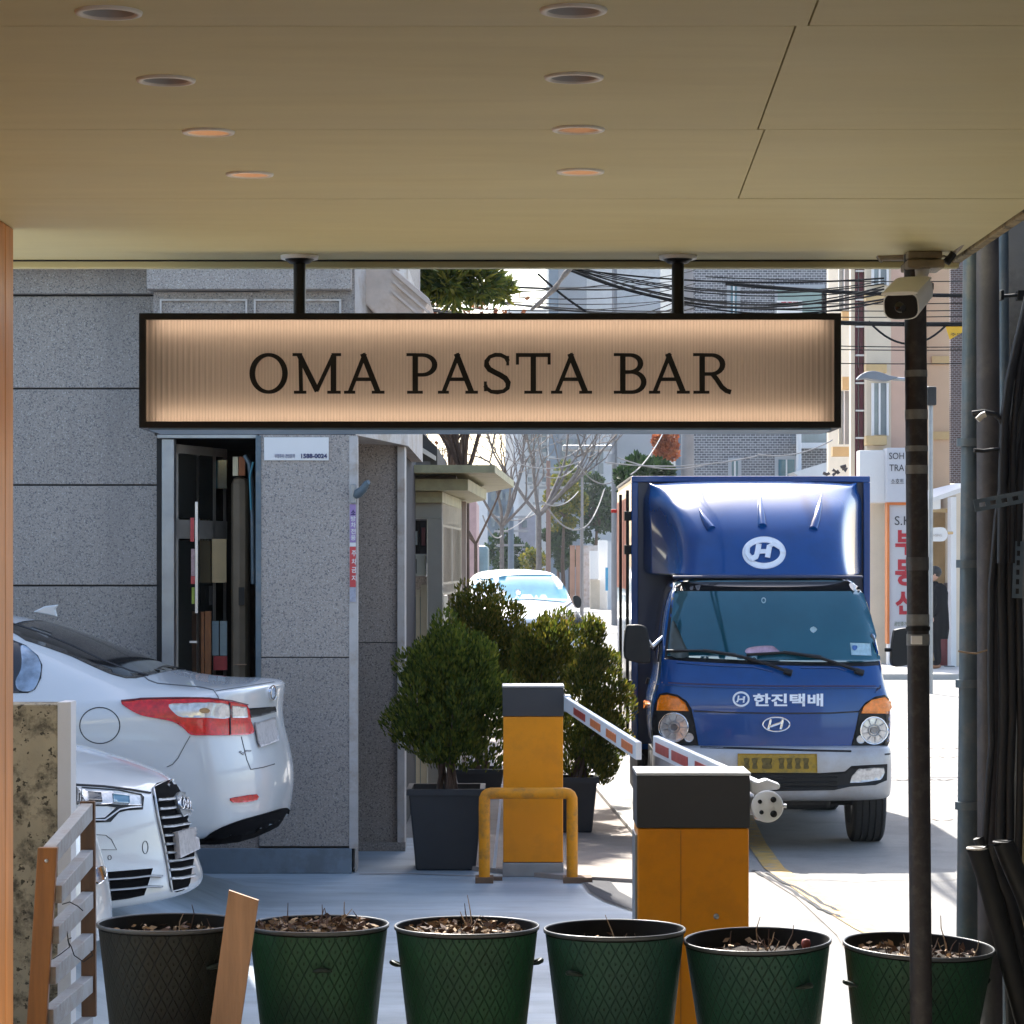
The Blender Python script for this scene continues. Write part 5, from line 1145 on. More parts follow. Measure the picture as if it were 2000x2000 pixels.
em = patch('emblem_base', bv, [(932, 1262), (948, 1240), (1000, 1250), (1018, 1290), (1020, 1345), (968, 1372), (945, 1330)], q, M['steel'], aud, .022, 10, .02)
for k in range(4): patch('emblem_ring', bv, ringp(952 + k * 17, 1300 + k * 3, 13, 30, 5, 26), q, M['chrome'], em, .032, 6, .01)
patch('number_plate', bv, [(925, 1452), (1030, 1425), (1044, 1550), (940, 1600)], q, M['plate_white'], aud, .034, 12, .03)
hl = patch('headlamp', bv, [(440, 1208), (640, 1222), (760, 1245), (775, 1262), (768, 1328), (690, 1332), (640, 1345), (595, 1395), (520, 1398), (440, 1396)], q, M['blackplastic'], aud, .003, 16)
patch('headlamp_lens', bv, [(440, 1222), (640, 1236), (752, 1258), (755, 1308), (650, 1306), (590, 1300), (440, 1310)], q, M['clear_lens'], hl, .009, 12)
patch('lamp_insert', bv, [(470, 1240), (540, 1245), (545, 1292), (470, 1292)], q, M['darkglass'], hl, .012, 12); patch('lamp_insert', bv, [(600, 1250), (690, 1262), (690, 1298), (605, 1292)], q, pm('teal lens', (.10, .2, .26), .1, metal=.5), hl, .012, 12)
patch('lamp_strip', bv, strip([(500, 1385), (560, 1385), (640, 1328), (700, 1318), (758, 1314)], 7), q, M['alu'], hl, .010, 12)
patch('white_notch', bv, [(440, 1312), (575, 1312), (620, 1320), (560, 1372), (440, 1380)], q, M['car_white'], hl, .006, 14)
patch('panel_gap', bv, strip([(400, 1196), (560, 1205), (700, 1222), (812, 1240)], 6), q, M['dark_line'], aud, .006, 16)
ai = patch('air_intake', bv, [(540, 1668), (700, 1655), (822, 1645), (800, 1720), (775, 1790), (690, 1808), (550, 1826)], q, M['grille'], aud, .003, 16)
for y in (1692, 1748): patch('intake_blade', bv, strip([(550, y + 18), (700, y + 8), (800, y - 4), (865, y - 2)], 9), q, M['steel'], ai, .016, 14, .016)
patch('washer_cover', bv, strip([(520, 1545), (628, 1545), (600, 1490), (570, 1467), (520, 1463)], 3), q, pm('panel gap shade', (.06, .065, .07)), aud, .002, 10)
patch('sensor_ring', bv, ringp(782, 1532, 15, 34, 3, 24), q, MATS['panel gap shade'], aud, .002, 8); patch('sensor_ring', bv, ringp(590, 1587, 9, 12, 3, 20), q, MATS['panel gap shade'], aud, .002, 8)
patch('hood_tint', bv, strip([(600, 990), (680, 1008), (760, 1035)], 10), q, pm('pinkish reflection strip', (.75, .35, .38), .3), aud, .002, 12) if False else None
for x in range(4): wheel(aud, (0, 0, 0), .33, .24, 'Y')
placewheels(aud, [(-.92, -.81, .33), (-.92, .81, .33), (-3.85, -.81, .33), (-3.85, .81, .33)], AR, AL)

# ---- third white car, mostly behind the concrete wall
TL = (X_(204, 11.7), 11.85, .10); TR = rad(-4)
sv = thing('parked_car', TL, 'white car mostly hidden by the concrete wall, only its grille and bumper corner showing', 'car', 'white cars parked on the left', rz=TR)
st_v = [(-4.5, .85, .3, 1.0, .7, 1.3, 1.33), (-4.0, .9, .28, 1.02, .7, 1.5, 1.54), (-2.6, .92, .28, 1.02, .68, 1.55, 1.6), (-2.0, .92, .28, 1.0, .68, 1.5, 1.54), (-1.2, .92, .28, .98, .72, 1.06, 1.10), (-.5, .91, .28, .93, .72, .98, 1.02), (-.15, .89, .26, .86, .68, .92, .96), (0, .86, .26, .80, .64, .86, .90)]
vb = body('body', st_v, [(.26, 0), (.45, .0), (.6, -.03), (.75, -.10), (.95, -.2)], .36, 2.1, 1.0, M['car_white'], sv, mwof(TL, TR), rear=[(.2, 0), (1.5, -.1)])
bv = bvh_of(vb)
g2 = patch('grille', bv, smoothpoly([(330, 1090), (400, 1095), (450, 1120), (480, 1180), (480, 1260), (440, 1290), (330, 1300)], 3), q, M['black'], sv, .004, 12)
if g2:
    patch('grille_frame', bv, strip([(330, 1082), (400, 1088), (455, 1112), (486, 1180), (486, 1262)], 14), q, M['chrome'], sv, .02, 12, .02)
    for k in range(8): patch('grille_bar', bv, strip([(345 + k * 14, 1100 + k * 3), (352 + k * 14, 1200), (345 + k * 14, 1290)], 5), q, M['steel'], g2, .016, 12, .012)
patch('fog_lamp', bv, smoothpoly([(500, 1650), (552, 1632), (568, 1660), (560, 1700), (520, 1735), (495, 1700)], 3), q, M['chrome'], sv, .008, 10)
for x in range(4): wheel(sv, (0, 0, 0), .34, .22, 'Y')
placewheels(sv, [(-.9, -.80, .34), (-.9, .80, .34), (-3.6, -.80, .34), (-3.6, .80, .34)], TR, TL)

# ---- blue delivery truck
TX, TY = 1.775, 19.0
tk = thing('delivery_truck', (TX, TY, 0), 'blue box delivery truck with roof air deflector, round white emblem and yellow number plate', 'truck')
mwt = mwof((TX, TY, 0), rad(-90))
st_c = [(-1.62, .80, .66, 1.14, .66, 1.85, 1.89), (-1.2, .82, .66, 1.14, .68, 1.86, 1.90), (-.8, .825, .62, 1.13, .68, 1.86, 1.90), (-.45, .825, .60, 1.12, .675, 1.85, 1.89), (-.15, .825, .60, 1.11, .66, 1.84, 1.88), (0, .805, .62, 1.09, .64, 1.83, 1.865)]
cprof = [(.6, -.02), (.75, 0), (.92, -.005), (1.05, -.03), (1.16, -.06), (1.27, -.11), (1.45, -.215), (1.65, -.35), (1.80, -.46), (1.87, -.56)]
cb = body('cab', st_c, cprof, .13, 3.2, 1.45, M['truck_blue'], tk, mwt, bulge=.02)
bv = bvh_of(cb); q5, q6 = pray('A5'), pray('A6')
wf_ = patch('windscreen_seal', bv, smoothpoly([(395, 908), (700, 902), (1100, 902), (1500, 905), (1560, 935), (1620, 1100), (1665, 1260), (1690, 1400), (1655, 1448), (1350, 1452), (1000, 1446), (650, 1432), (350, 1412), (320, 1385), (332, 1240), (352, 1080), (372, 950)], 3), q5, M['black'], tk, .003, 40)
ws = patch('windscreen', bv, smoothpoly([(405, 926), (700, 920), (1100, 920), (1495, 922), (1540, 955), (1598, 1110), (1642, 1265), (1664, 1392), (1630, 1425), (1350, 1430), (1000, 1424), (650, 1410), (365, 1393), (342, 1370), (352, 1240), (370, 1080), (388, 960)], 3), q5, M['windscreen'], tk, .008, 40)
patch('shade_band', bv, [(400, 928), (1505, 924), (1535, 965), (1540, 985), (385, 985), (390, 955)], q5, M['darkglass'], ws, .0095, 40)
patch('pillar_trim', bv, smoothpoly([(360, 1390), (356, 1240), (372, 1170), (400, 1215), (435, 1300), (468, 1392)], 3), q5, pm('dim grey trim', (.06, .075, .07), .3), ws, .0095, 30)
patch('permit_sticker', bv, [(1480, 1310), (1605, 1314), (1612, 1390), (1488, 1386)], q5, pm('pale permit sticker', (.30, .45, .52), .5, var=.2, vs=40), ws, .011, 30)
patch('sticker_mark', bv, smoothpoly([(1494, 1328), (1522, 1330), (1520, 1350), (1508, 1358), (1495, 1350)], 2), q5, pm('sticker blue', (.03, .12, .35), .5), ws, .014, 20)
patch('dashboard_cloth', bv, smoothpoly([(830, 1375), (835, 1345), (900, 1332), (990, 1330), (1020, 1350), (1040, 1374), (940, 1380)], 3), q5, pm('pinkish cloth', (.42, .28, .36), .6, var=.3, vs=30), ws, .011, 30)
patch('mirror_stem', bv, ringp(938, 1044, 12, 15, 6, 20), q5, pm('pale button and glint', (.3, .42, .45), .5), ws, .011, 10); patch('glass_glint', bv, smoothpoly([(1228, 1225), (1250, 1208), (1274, 1225), (1250, 1248)], 2), q5, MATS['pale button and glint'], ws, .011, 16)  # the glint is a pale patch painted onto the glass
q = q5
patch('panel_gap', bv, strip([(250, 1552), (500, 1565), (1000, 1578), (1450, 1578), (1730, 1578)], 7), q5, pm('reddish seam', (.06, .03, .07), .5), tk, .003, 50)
patch('panel_gap', bv, strip([(500, 1735), (700, 1744), (1030, 1750), (1350, 1748), (1540, 1738)], 9), q5, M['dark_line'], tk, .003, 50)
patch('bonnet_lip', bv, strip([(270, 1568), (500, 1582), (1000, 1594), (1450, 1592), (1725, 1588)], 5), q5, M['truck_blue'], tk, .012, 50, .014)
for nm, hs, am, ct, r1, sc, r2_ in (('left', [(285, 18), (330, 8), (400, 24), (455, 62), (485, 110), (505, 200), (530, 345), (248, 335), (238, 200), (255, 80)], [(272, 122), (280, 60), (298, 28), (340, 24), (400, 38), (446, 72), (470, 126)], (380, 226), 88, (472, 290), 29),
                                    ('right', [(1700, 24), (1745, 70), (1768, 200), (1768, 352), (1488, 352), (1518, 230), (1540, 120), (1580, 70), (1640, 35)], [(1550, 140), (1566, 95), (1615, 56), (1694, 38), (1728, 68), (1740, 142)], (1626, 246), 82, (1545, 302), 26)):
    h_ = patch('headlamp', bv, hs, q6, M['blackplastic'], tk, .004, 22)
    if not h_: continue
    patch('indicator_lens', bv, am, q6, M['orange_lens'], h_, .012, 18, .012)
    rl = patch('lamp_reflector', bv, ell(*ct, r1, r1 * 1.02, 30), q6, M['clear_lens'], h_, .012, 14, .012)
    patch('lamp_ring', bv, ringp(*ct, r1, r1 * 1.02, 8, 36), q6, M['chrome'], h_, .017, 12)
    patch('bulb', bv, ell(*ct, 22, 22, 18), q6, pm('bulb shade', (.20, .20, .21), .2, metal=.6), h_, .022, 8); patch('bulb_ring', bv, ringp(*ct, 34, 34, 6, 24), q6, M['steel'], h_, .020, 8)
    for k in range(9):
        a_ = 2 * math.pi * k / 9; patch('reflector_rib', bv, strip([(ct[0] + 42 * math.cos(a_), ct[1] + 42 * math.sin(a_)), (ct[0] + r1 * .9 * math.cos(a_ + .08), ct[1] + r1 * .9 * math.sin(a_ + .08))], 4), q6, M['steel'], h_, .0165, 14)
    patch('marker_lamp', bv, ell(*sc, r2_, r2_, 20), q6, M['clear_lens'], h_, .014, 10)
patch('indicator_repeater', bv, ell(197, 82, 14, 26, 16), q6, M['orange_lens'], tk, .02, 10, .02)
# emblem and writing on the nose
patch('emblem', bv, ringp(1018, 208, 84, 44, 9, 44), q6, M['chrome'], tk, .010, 10, .012)
for pts, wd in (([(985, 175), (968, 240)], 15), ([(1060, 175), (1045, 240)], 15), ([(980, 222), (1050, 196)], 15)): patch('emblem_bar', bv, strip(pts, wd), q6, M['chrome'], tk, .010, 10, .012)
patch('round_logo', bv, ringp(797, 50, 48, 42, 12, 36), q6, M['letter_white'], tk, .005, 10)
for pts, wd in (([(782, 28), (776, 62), (768, 68)], 10), ([(808, 40), (818, 32), (812, 72)], 10), ([(780, 52), (812, 50)], 9)): patch('round_logo', bv, strip(pts, wd), q6, M['letter_white'], tk, .0055, 8)
def project_text(s, m, x0, x1, yb, yt, bvh, mat, par, off=.004, bold=.02, nm='lettering', shear=0):
    cu = bpy.data.curves.new(nm, 'FONT'); cu.body = s; cu.size = 1; cu.offset = bold; cu.resolution_u = 3; t = bpy.data.objects.new(nm, cu); COL.objects.link(t)
    dg = bpy.context.evaluated_depsgraph_get(); me = bpy.data.meshes.new_from_object(t.evaluated_get(dg)); bpy.data.objects.remove(t)
    bm = bmesh.new(); bm.from_mesh(me); bmesh.ops.triangulate(bm, faces=bm.faces)
    xs_ = [v.co.x for v in bm.verts]; ys_ = [v.co.y for v in bm.verts]; lx, hx, ly, hy = min(xs_), max(xs_), min(ys_), max(ys_); f = pray(m); last = None
    for v in bm.verts:
        x = x0 + (x1 - x0) * (v.co.x - lx) / (hx - lx); y = yb + (yt - yb) * (v.co.y - ly) / (hy - ly); o_, d_ = f(x, y + shear * (x - x0)); h = bvh.ray_cast(o_, d_)
        if h[0] is not None: last = h
        if last: v.co = last[0] + (last[1] if last[1].dot(d_) < 0 else -last[1]) * off
    me.materials.clear(); bm.to_mesh(me); bm.free(); me.update(); return link(nm, me, par, mat)
project_text('한진택배', 'A6', 872, 1312, 96, 16, bv, M['letter_white'], tk, .005, .03)
# wipers
for pts, r_ in (([(345, 1366), (560, 1368), (765, 1392)], .009), ([(560, 1366), (660, 1380), (800, 1405), (960, 1450), (1105, 1502)], .011), ([(830, 1392), (1060, 1380), (1295, 1405)], .010), ([(1060, 1376), (1130, 1385), (1290, 1412), (1420, 1455), (1548, 1500)], .011)):
    raytube(bv, 'A5', pts, r_, .028, 'wiper', M['black'], tk)
for x, y in ((1105, 1500), (1548, 1498)): raytube(bv, 'A5', [(x - 40, y - 10), (x + 10, y + 5)], .022, .02, 'wiper_pivot', M['black'], tk)
for pts in ([(390, 1432), (650, 1452), (880, 1462), (1000, 1490)], [(1170, 1465), (1400, 1466), (1450, 1480)]): patch('cowl_edge', bv, strip(pts, 4), q5, M['truck_blue'], tk, .010, 40, .012)
# side windows of the cab by sideways rays
for sgn in (-1, 1):
    def sray(a, b, s=sgn): return Vector((TX + 3 * s, a, b)), Vector((-s, 0, 0))
    patch('side_window', bv, [(19.42, 1.27), (19.72, 1.78), (20.35, 1.80), (20.38, 1.24)], sray, M['darkglass'], tk, .006)
    patch('door_seam', bv, strip([(19.36, .72), (19.34, 1.2), (19.68, 1.84), (20.42, 1.86), (20.44, .72)], .012), sray, M['dark_line'], tk, .003)
    patch('door_handle', bv, [(20.2, 1.08), (20.36, 1.08), (20.36, 1.12), (20.2, 1.12)], sray, M['black'], tk, .02, None, .03)
# bumper
pl = [(TX - .80, 19.55), (TX - .82, 19.25), (TX - .80, 19.06), (TX - .70, 18.97), (TX - .4, 18.93), (TX, 18.92), (TX + .4, 18.93), (TX + .70, 18.97), (TX + .80, 19.06), (TX + .82, 19.25), (TX + .80, 19.55)]
mb = MB(); lv = [(.335, .12, .965), (.36, .02, .99), (.44, 0, 1), (.62, 0, 1), (.70, .02, .995), (.722, .06, .97)]; vs = []
for z, b, s_ in lv: vs += [(TX + (x - TX) * s_, min(19.6, y + b), z) for x, y in pl]
n_ = len(pl); fs = [(i * n_ + j, i * n_ + j + 1, (i + 1) * n_ + j + 1, (i + 1) * n_ + j) for i in range(len(lv) - 1) for j in range(n_ - 1)] + [tuple(range(n_))[::-1], tuple(range((len(lv) - 1) * n_, len(lv) * n_))]
bp = mb.add(vs, fs, True).build('bumper', M['silver'], tk); sbm = bp.modifiers.new('sub', 'SUBSURF'); sbm.levels = sbm.render_levels = 2
for p in bp.data.polygons[-2:]: p.use_smooth = False
bvb = bvh_of(bp)
patch('lower_grille', bvb, [(560, 512), (1290, 515), (1450, 505), (1490, 470), (1715, 458), (1712, 560), (1640, 590), (1480, 600), (1380, 622), (1000, 628), (600, 620)], q6, M['blackplastic'], tk, .003, 30)
for y in (540, 572, 600): patch('grille_bar', bvb, strip([(700, y), (1100, y + 2), (1400, y - 2)], 7), q6, M['black'], tk, .014, 30, .012)
patch('fog_lamp', bvb, smoothpoly([(1480, 575), (1525, 495), (1560, 488), (1688, 482), (1678, 545), (1640, 560)], 2), q6, M['clear_lens'], tk, .012, 18, .012)
patch('number_plate', bvb, [(775, 395), (1272, 397), (1275, 512), (775, 512)], q6, M['plate_yellow'], tk, .014, 24, .014)
for x0, x1 in ((812, 850), (862, 900), (925, 990), (1030, 1068), (1080, 1118), (1132, 1170), (1184, 1222)):
    patch('plate_mark', bvb, smoothpoly([(x0, 425), (x1, 425), (x1 - 6, 455), (x1, 486), (x0 + 4, 486), (x0 + 8, 455)], 2), q6, M['plate_mark'], tk, .016, 14, .01)
patch('tow_cover', bvb, strip([(1700, 398), (1755, 392)], 10), q6, M['dark_line'], tk, .004, 12)
patch('bumper_gap', bvb, strip([(540, 352), (900, 362), (1200, 372), (1490, 378)], 12), q6, M['black'], tk, .002, 30)
# underbody, wheels, arches
boxo('chassis', M['black'], TX - .45, TX + .45, 19.3, 23.4, .38, .60, tk); boxo('engine_guard', M['black'], TX - .35, TX + .40, 19.2, 19.9, .27, .5, tk, bev=.03)
MB().tube([(TX - .62, 19.72, .30), (TX + .62, 19.72, .30)], .045, 12).build('axle', M['black'], tk); boxo('inner_arch', M['black'], TX - .80, TX + .80, 19.35, 20.15, .56, .66, tk)
for x in (TX - .70, TX + .70): wheel(tk, (x, 19.75, .325), .325, .225, 'X', M['steel'])
for x in (TX - .66, TX + .66): wheel(tk, (x, 22.3, .32), .32, .28, 'X', M['steel'])
# cargo box
b0, b1 = X_(1233, 20.72), X_(1699, 20.72); bt_ = Z_(930, 20.72)
boxo('cargo_box', M['truck_navy'], b0 + .012, b1 - .012, 20.75, 23.6, .60, bt_ - .012, tk)
for nm, a in (('box_frame', (b0, b0 + .05, 20.70, 20.80, .60, bt_ - .046)), ('box_frame', (b1 - .05, b1, 20.70, 20.80, .60, bt_ - .046)), ('box_frame', (b0, b1, 20.70, 20.80, bt_ - .045, bt_)), ('box_frame', (b0, b1, 20.70, 20.80, .58, .62))):
    boxo(nm, M['truck_blue'] if nm else 0, *a, tk, bev=.006)
boxo('top_edge', M['silver'], b0, b1, 20.81, 23.6, bt_ - .011, bt_ + .004, tk)
sidew = pm('side panel white', (.62, .62, .62), .3, var=.06, coat=.5, dirt=(.36, .32, .27), dscale=3)
boxo('side_panel', sidew, b0 + .004, b0 + .011, 20.81, 23.58, .62, bt_ - .05, tk); boxo('side_panel', sidew, b1 - .011, b1 - .004, 20.81, 23.58, .62, bt_ - .05, tk)
boxo('side_band', M['orange_red'], b0 - .001, b0 + .0035, 21.3, 23.55, 1.75, bt_ - .14, tk); boxo('side_band', M['orange_red'], b1 - .0035, b1 + .001, 21.3, 23.55, 1.75, bt_ - .14, tk)
for yy in (20.86, 22.2): MB().tube([(b0 - .022, yy, .66), (b0 - .022, yy, bt_ - .10)], .012, 8).build('lock_bar', M['black'], tk)
for zz in (1.05, 1.42, 2.05, 2.3): boxo('hinge', M['black'], b0 - .045, b0 + .004, 20.83, 20.93, zz - .035, zz + .035, tk, bev=.004)
boxo('rub_rail', M['black'], b0 - .01, b0 + .03, 20.82, 23.5, .56, .6195, tk); boxo('red_marker', pm('small red marker', (.7, .01, .01), .4), b0 - .05, b0 - .002, 23.5, 23.56, bt_ - .22, bt_ - .19, tk, bev=.004)
boxo('side_guard', M['blackplastic'], b0 + .03, b0 + .08, 20.4, 21.7, .25, .56, tk, bev=.01); boxo('side_guard', M['blackplastic'], b1 - .08, b1 - .03, 20.4, 21.7, .25, .56, tk, bev=.01)
# air deflector
zs_ = [1.865, 1.93, 2.04, 2.16, 2.26, 2.35, 2.43, 2.49, 2.53, 2.55]; yf = [19.56, 19.60, 19.67, 19.76, 19.87, 20.00, 20.16, 20.32, 20.48, 20.66]; wf2 = [.60, .585, .578, .582, .60, .628, .66, .692, .715, .73]
fx = [-1, -.93, -.8, -.5, -.2, 0, .2, .5, .8, .93, 1]; vs = []; m_ = len(fx) + 2
for z, y, w_ in zip(zs_, yf, wf2):
    yb_ = 20.67
    vs.append((TX - .01 - .80 * (1 if z < 2.45 else .96), max(yb_, y + .005), z)); vs += [(TX - .01 + f * w_, min(20.67, y + .13 * abs(f) ** 6 * (1 if z < 2.5 else .3)), z - (.02 * abs(f) ** 4 if z > 2.4 else 0)) for f in fx]; vs.append((TX - .01 + .80 * (1 if z < 2.45 else .96), max(yb_, y + .005), z))
fs = [(i * m_ + j, i * m_ + j + 1, (i + 1) * m_ + j + 1, (i + 1) * m_ + j) for i in range(len(zs_) - 1) for j in range(m_ - 1)]
nb_ = len(vs); top_ = [(len(zs_) - 1) * m_ + j for j in range(m_)]
df = MB().add(vs, fs, True).build('air_deflector', M['truck_blue'], tk, fix=False); sbm = df.modifiers.new('sub', 'SUBSURF'); sbm.levels = sbm.render_levels = 2
so_ = df.modifiers.new('solid', 'SOLIDIFY'); so_.thickness = .008; so_.offset = -1
bvd = bvh_of(df)
for pts in ([(535, 465), (555, 510), (585, 560), (610, 592)], [(912, 350), (918, 440), (925, 520), (930, 575)], [(1304, 370), (1290, 450), (1268, 540), (1250, 594)]):
    f = pray('A5'); out = []
    for i, (x, y) in enumerate(pts):
        h = bvd.ray_cast(*f(x, y))
        if h[0] is not None: out.append(h[0])
    if len(out) > 2: MB().tube(out, [.004, .02, .03, .032][-len(out):], 12).build('deflector_rib', M['truck_blue'], df)
wh = M['letter_white']
patch('round_emblem', bvd, ringp(941, 741, 119, 83, 36, 48), q5, wh, df, .006, 18)
for pts, wd in (([(908, 690), (900, 740), (890, 770), (858, 785)], 34), ([(975, 700), (962, 775)], 34), ([(905, 738), (965, 736)], 26), ([(965, 712), (1000, 690), (1040, 712)], 26), ([(838, 700), (836, 750), (862, 785)], 30) ): patch('round_emblem', bvd, strip(pts, wd), q5, wh, df, .0065 + .001 * pts[0][0] / 100, 14)
boxo('deflector_lip', M['truck_navy'], TX - .66, TX + .66, 19.53, 19.62, 1.845, 1.864, tk, bev=.008)
# cab rear corner and horn on the roof edge
if False: boxo('roof_clip', M['alu'], X_(1302, 19.7), X_(1322, 19.7), 19.68, 19.76, 1.90, 1.955, tk, bev=.01)
# mirrors
def mirror(m, poly, d0, d1, armpts):
    pp = [px(m, x, y, d0) for x, y in smoothpoly(poly, 4)]; MB().prismY([(p.x, p.z) for p in pp], d0, d1).build('mirror', M['blackplastic'], tk, bev=.02)
    MB().tube([px(m, x, y, 19.45) for x, y in armpts], .014, 8).build('mirror_arm', M['blackplastic'], tk)
mirror('A5', [(72, 1215), (110, 1192), (190, 1200), (215, 1250), (232, 1400), (215, 1435), (120, 1425), (62, 1390)], 19.38, 19.48, [(190, 1330), (250, 1345), (300, 1270)])
MB().tube([px('A5', 205, 1275, 19.4), px('A5', 240, 1330, 19.4), px('A5', 305, 1268, 19.44)], [.01, .018, .012], 8).build('mirror_arm', M['alu'], tk)
mirror('A5', [(1758, 1250), (1775, 1222), (1860, 1215), (1880, 1260), (1872, 1420), (1840, 1445), (1760, 1455), (1742, 1400)], 19.38, 19.48, [(1760, 1350), (1700, 1350)])

# ---- far white pickup
PL = (X_(1046, 46.5), 46.5, 0); PR = rad(-82)
pk = thing('parked_pickup', PL, 'sunlit white pickup facing the camera behind the shrubs in the street', 'pickup truck', rz=PR)
st_p = [(-5.2, .93, .45, 1.05, .85, 1.1, 1.12), (-3.6, .95, .42, 1.12, .8, 1.2, 1.25), (-3.3, .95, .42, 1.14, .70, 1.74, 1.80), (-2.4, .95, .42, 1.14, .70, 1.82, 1.88), (-1.75, .95, .42, 1.13, .72, 1.72, 1.78), (-1.1, .95, .42, 1.10, .80, 1.18, 1.23), (-.5, .95, .40, 1.04, .80, 1.10, 1.15), (-.12, .94, .38, .98, .78, 1.03, 1.08), (0, .91, .38, .9, .72, .94, .98)]
kb = body('body', st_p, [(.4, 0), (.7, 0), (.95, -.1)], .2, 2.5, .8, M['car_white'], pk, mwof(PL, PR))
bv = bvh_of(kb); q = pray('C1')
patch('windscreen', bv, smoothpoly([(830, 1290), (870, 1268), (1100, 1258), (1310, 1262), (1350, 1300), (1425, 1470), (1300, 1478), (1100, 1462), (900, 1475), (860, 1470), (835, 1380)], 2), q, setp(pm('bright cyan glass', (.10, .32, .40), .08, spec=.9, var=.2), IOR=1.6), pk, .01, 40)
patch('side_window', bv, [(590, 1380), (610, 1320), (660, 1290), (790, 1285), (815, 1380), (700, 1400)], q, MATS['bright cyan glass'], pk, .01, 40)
for x, y in ((870, 1410), (995, 1405)): patch('headrest', bv, smoothpoly([(x - 18, y - 18), (x + 18, y - 18), (x + 16, y + 20), (x - 16, y + 20)], 2), q, M['signwhite'], pk, .018, 20)
patch('panel_gap', bv, strip([(1445, 1490), (1320, 1580), (1340, 1590)], 10), q, M['dark_line'], pk, .012, 20)
patch('headlamp', bv, smoothpoly([(1335, 1605), (1400, 1580), (1510, 1570), (1555, 1640), (1530, 1690), (1420, 1680)], 2), q, M['blackplastic'], pk, .012, 20)
patch('indicator_lens', bv, smoothpoly([(1360, 1640), (1430, 1650), (1440, 1690), (1380, 1680)], 2), q, M['orange_lens'], pk, .03, 16)
pp = [px('C1', x, y, 47.2) for x, y in smoothpoly([(1455, 1440), (1490, 1430), (1522, 1460), (1520, 1520), (1490, 1535), (1462, 1500)], 3)]; MB().prismY([(p.x, p.z) for p in pp], 47.1, 47.3).build('mirror', M['blackplastic'], pk)
for x in range(4): wheel(pk, (0, 0, 0), .38, .24, 'Y')
placewheels(pk, [(-.95, -.82, .38), (-.95, .82, .38), (-4.1, -.82, .38), (-4.1, .82, .38)], PR, PL)

# ================================================================== RIGHT-HAND POLE, CAMERA, PIPES
sp2 = thing('steel_pole', (X_(1799, 9.35), 9.35, .0), 'dark scuffed steel pole with grey tape bands standing before the rightmost pot', 'pole')
pt, pb = Vector((X_(1790, 9.35), 9.35, 2.93)), Vector((X_(1798.5, 9.35), 9.35, .25)); pr_ = .0365
ptop = Vector((X_(1787, 9.35), 9.35, 2.975)); pbot = Vector((X_(1798.5 + 1.5, 9.35), 9.35, .25))
MB().tube([pbot, ptop], pr_, 28).build('shaft', pm('scuffed pole paint', (.017, .014, .017), .5, var=.25, vs=5, dirt=(.07, .065, .06), dscale=26, damt=.4, bump=.1), sp2)
def at_v(v): z = Z_(v, 9.35 - pr_); return pbot.lerp(ptop, (z - pbot.z) / (ptop.z - pbot.z))
tape = pm('grey tape', (.16, .165, .165), .5, var=.3, vs=30)
for v0, v1, mt_ in ((722, 735, tape), (799, 818, tape), (870, 881, tape), (908, 925, tape), (1088, 1114, pm('dark tape', (.07, .07, .075), .5, var=.3, vs=20)), (1200, 1222, tape)):
    MB().tube([at_v(v1), at_v(v0)], pr_ + .0016, 28).build('tape_band', mt_, sp2)
MB().tube([at_v(1232), at_v(1224)], pr_ + .004, 28).build('clamp', M['black'], sp2); MB().tube([at_v(1261), at_v(1239)], pr_ + .0018, 28).build('tape_band', tape, sp2)
c_ = at_v(1250); MB().lathe([(0, -.002), (.001, -.002)], c_, 8).build('speck', M['signwhite'], sp2, fix=False) if False else None
boxo('label_patch', M['signwhite'], c_.x - .028, c_.x + .008, c_.y - pr_ - .008, c_.y - pr_ + .012, c_.z - .014, c_.z + .014, sp2, bev=.002)
base_ = MB().lathe([(0, 0), (.07, 0), (.07, .008), (.04, .012)], (pbot.x, pbot.y, .25), 24).build('base_flange', M['black'], sp2)
# junction box and conduit under the canopy edge
jb = thing('junction_box', (X_(1803, 9.3), 9.3, 2.9), 'beige junction box and conduit painted into the canopy corner above the pole', 'junction box')
beige = pm('painted box', (.30, .245, .16), .55, dirt=(.14, .11, .07), dscale=9)
a, b = px('B2', 318, 340, 9.28), px('B2', 492, 400, 9.28); boxo('box', beige, a.x, b.x, 9.28, 9.40, b.z, ZC - .0005, jb, bev=.005)
a, b = px('B2', 318, 402, 9.26), px('B2', 505, 445, 9.26); boxo('lower_box', beige, a.x, b.x, 9.265, 9.44, b.z, a.z, jb, bev=.006)
a = px('B2', 300, 400, 9.42); MB().tube([px('B2', 165, 395, 9.45), px('B2', 190, 378, 9.45), px('B2', 318, 378, 9.42)], .022, 12).build('conduit', beige, jb); MB().tube([px('B2', 490, 375, 9.42), px('B2', 530, 385, 9.45), px('B2', 600, 310, 9.1)], .012, 10).build('conduit', beige, jb)
MB().tube([px('B2', 500, 400, 9.3), px('B2', 515, 420, 9.3), px('B2', 548, 372, 9.3)], .012, 8).build('cable', M['cable'], jb)
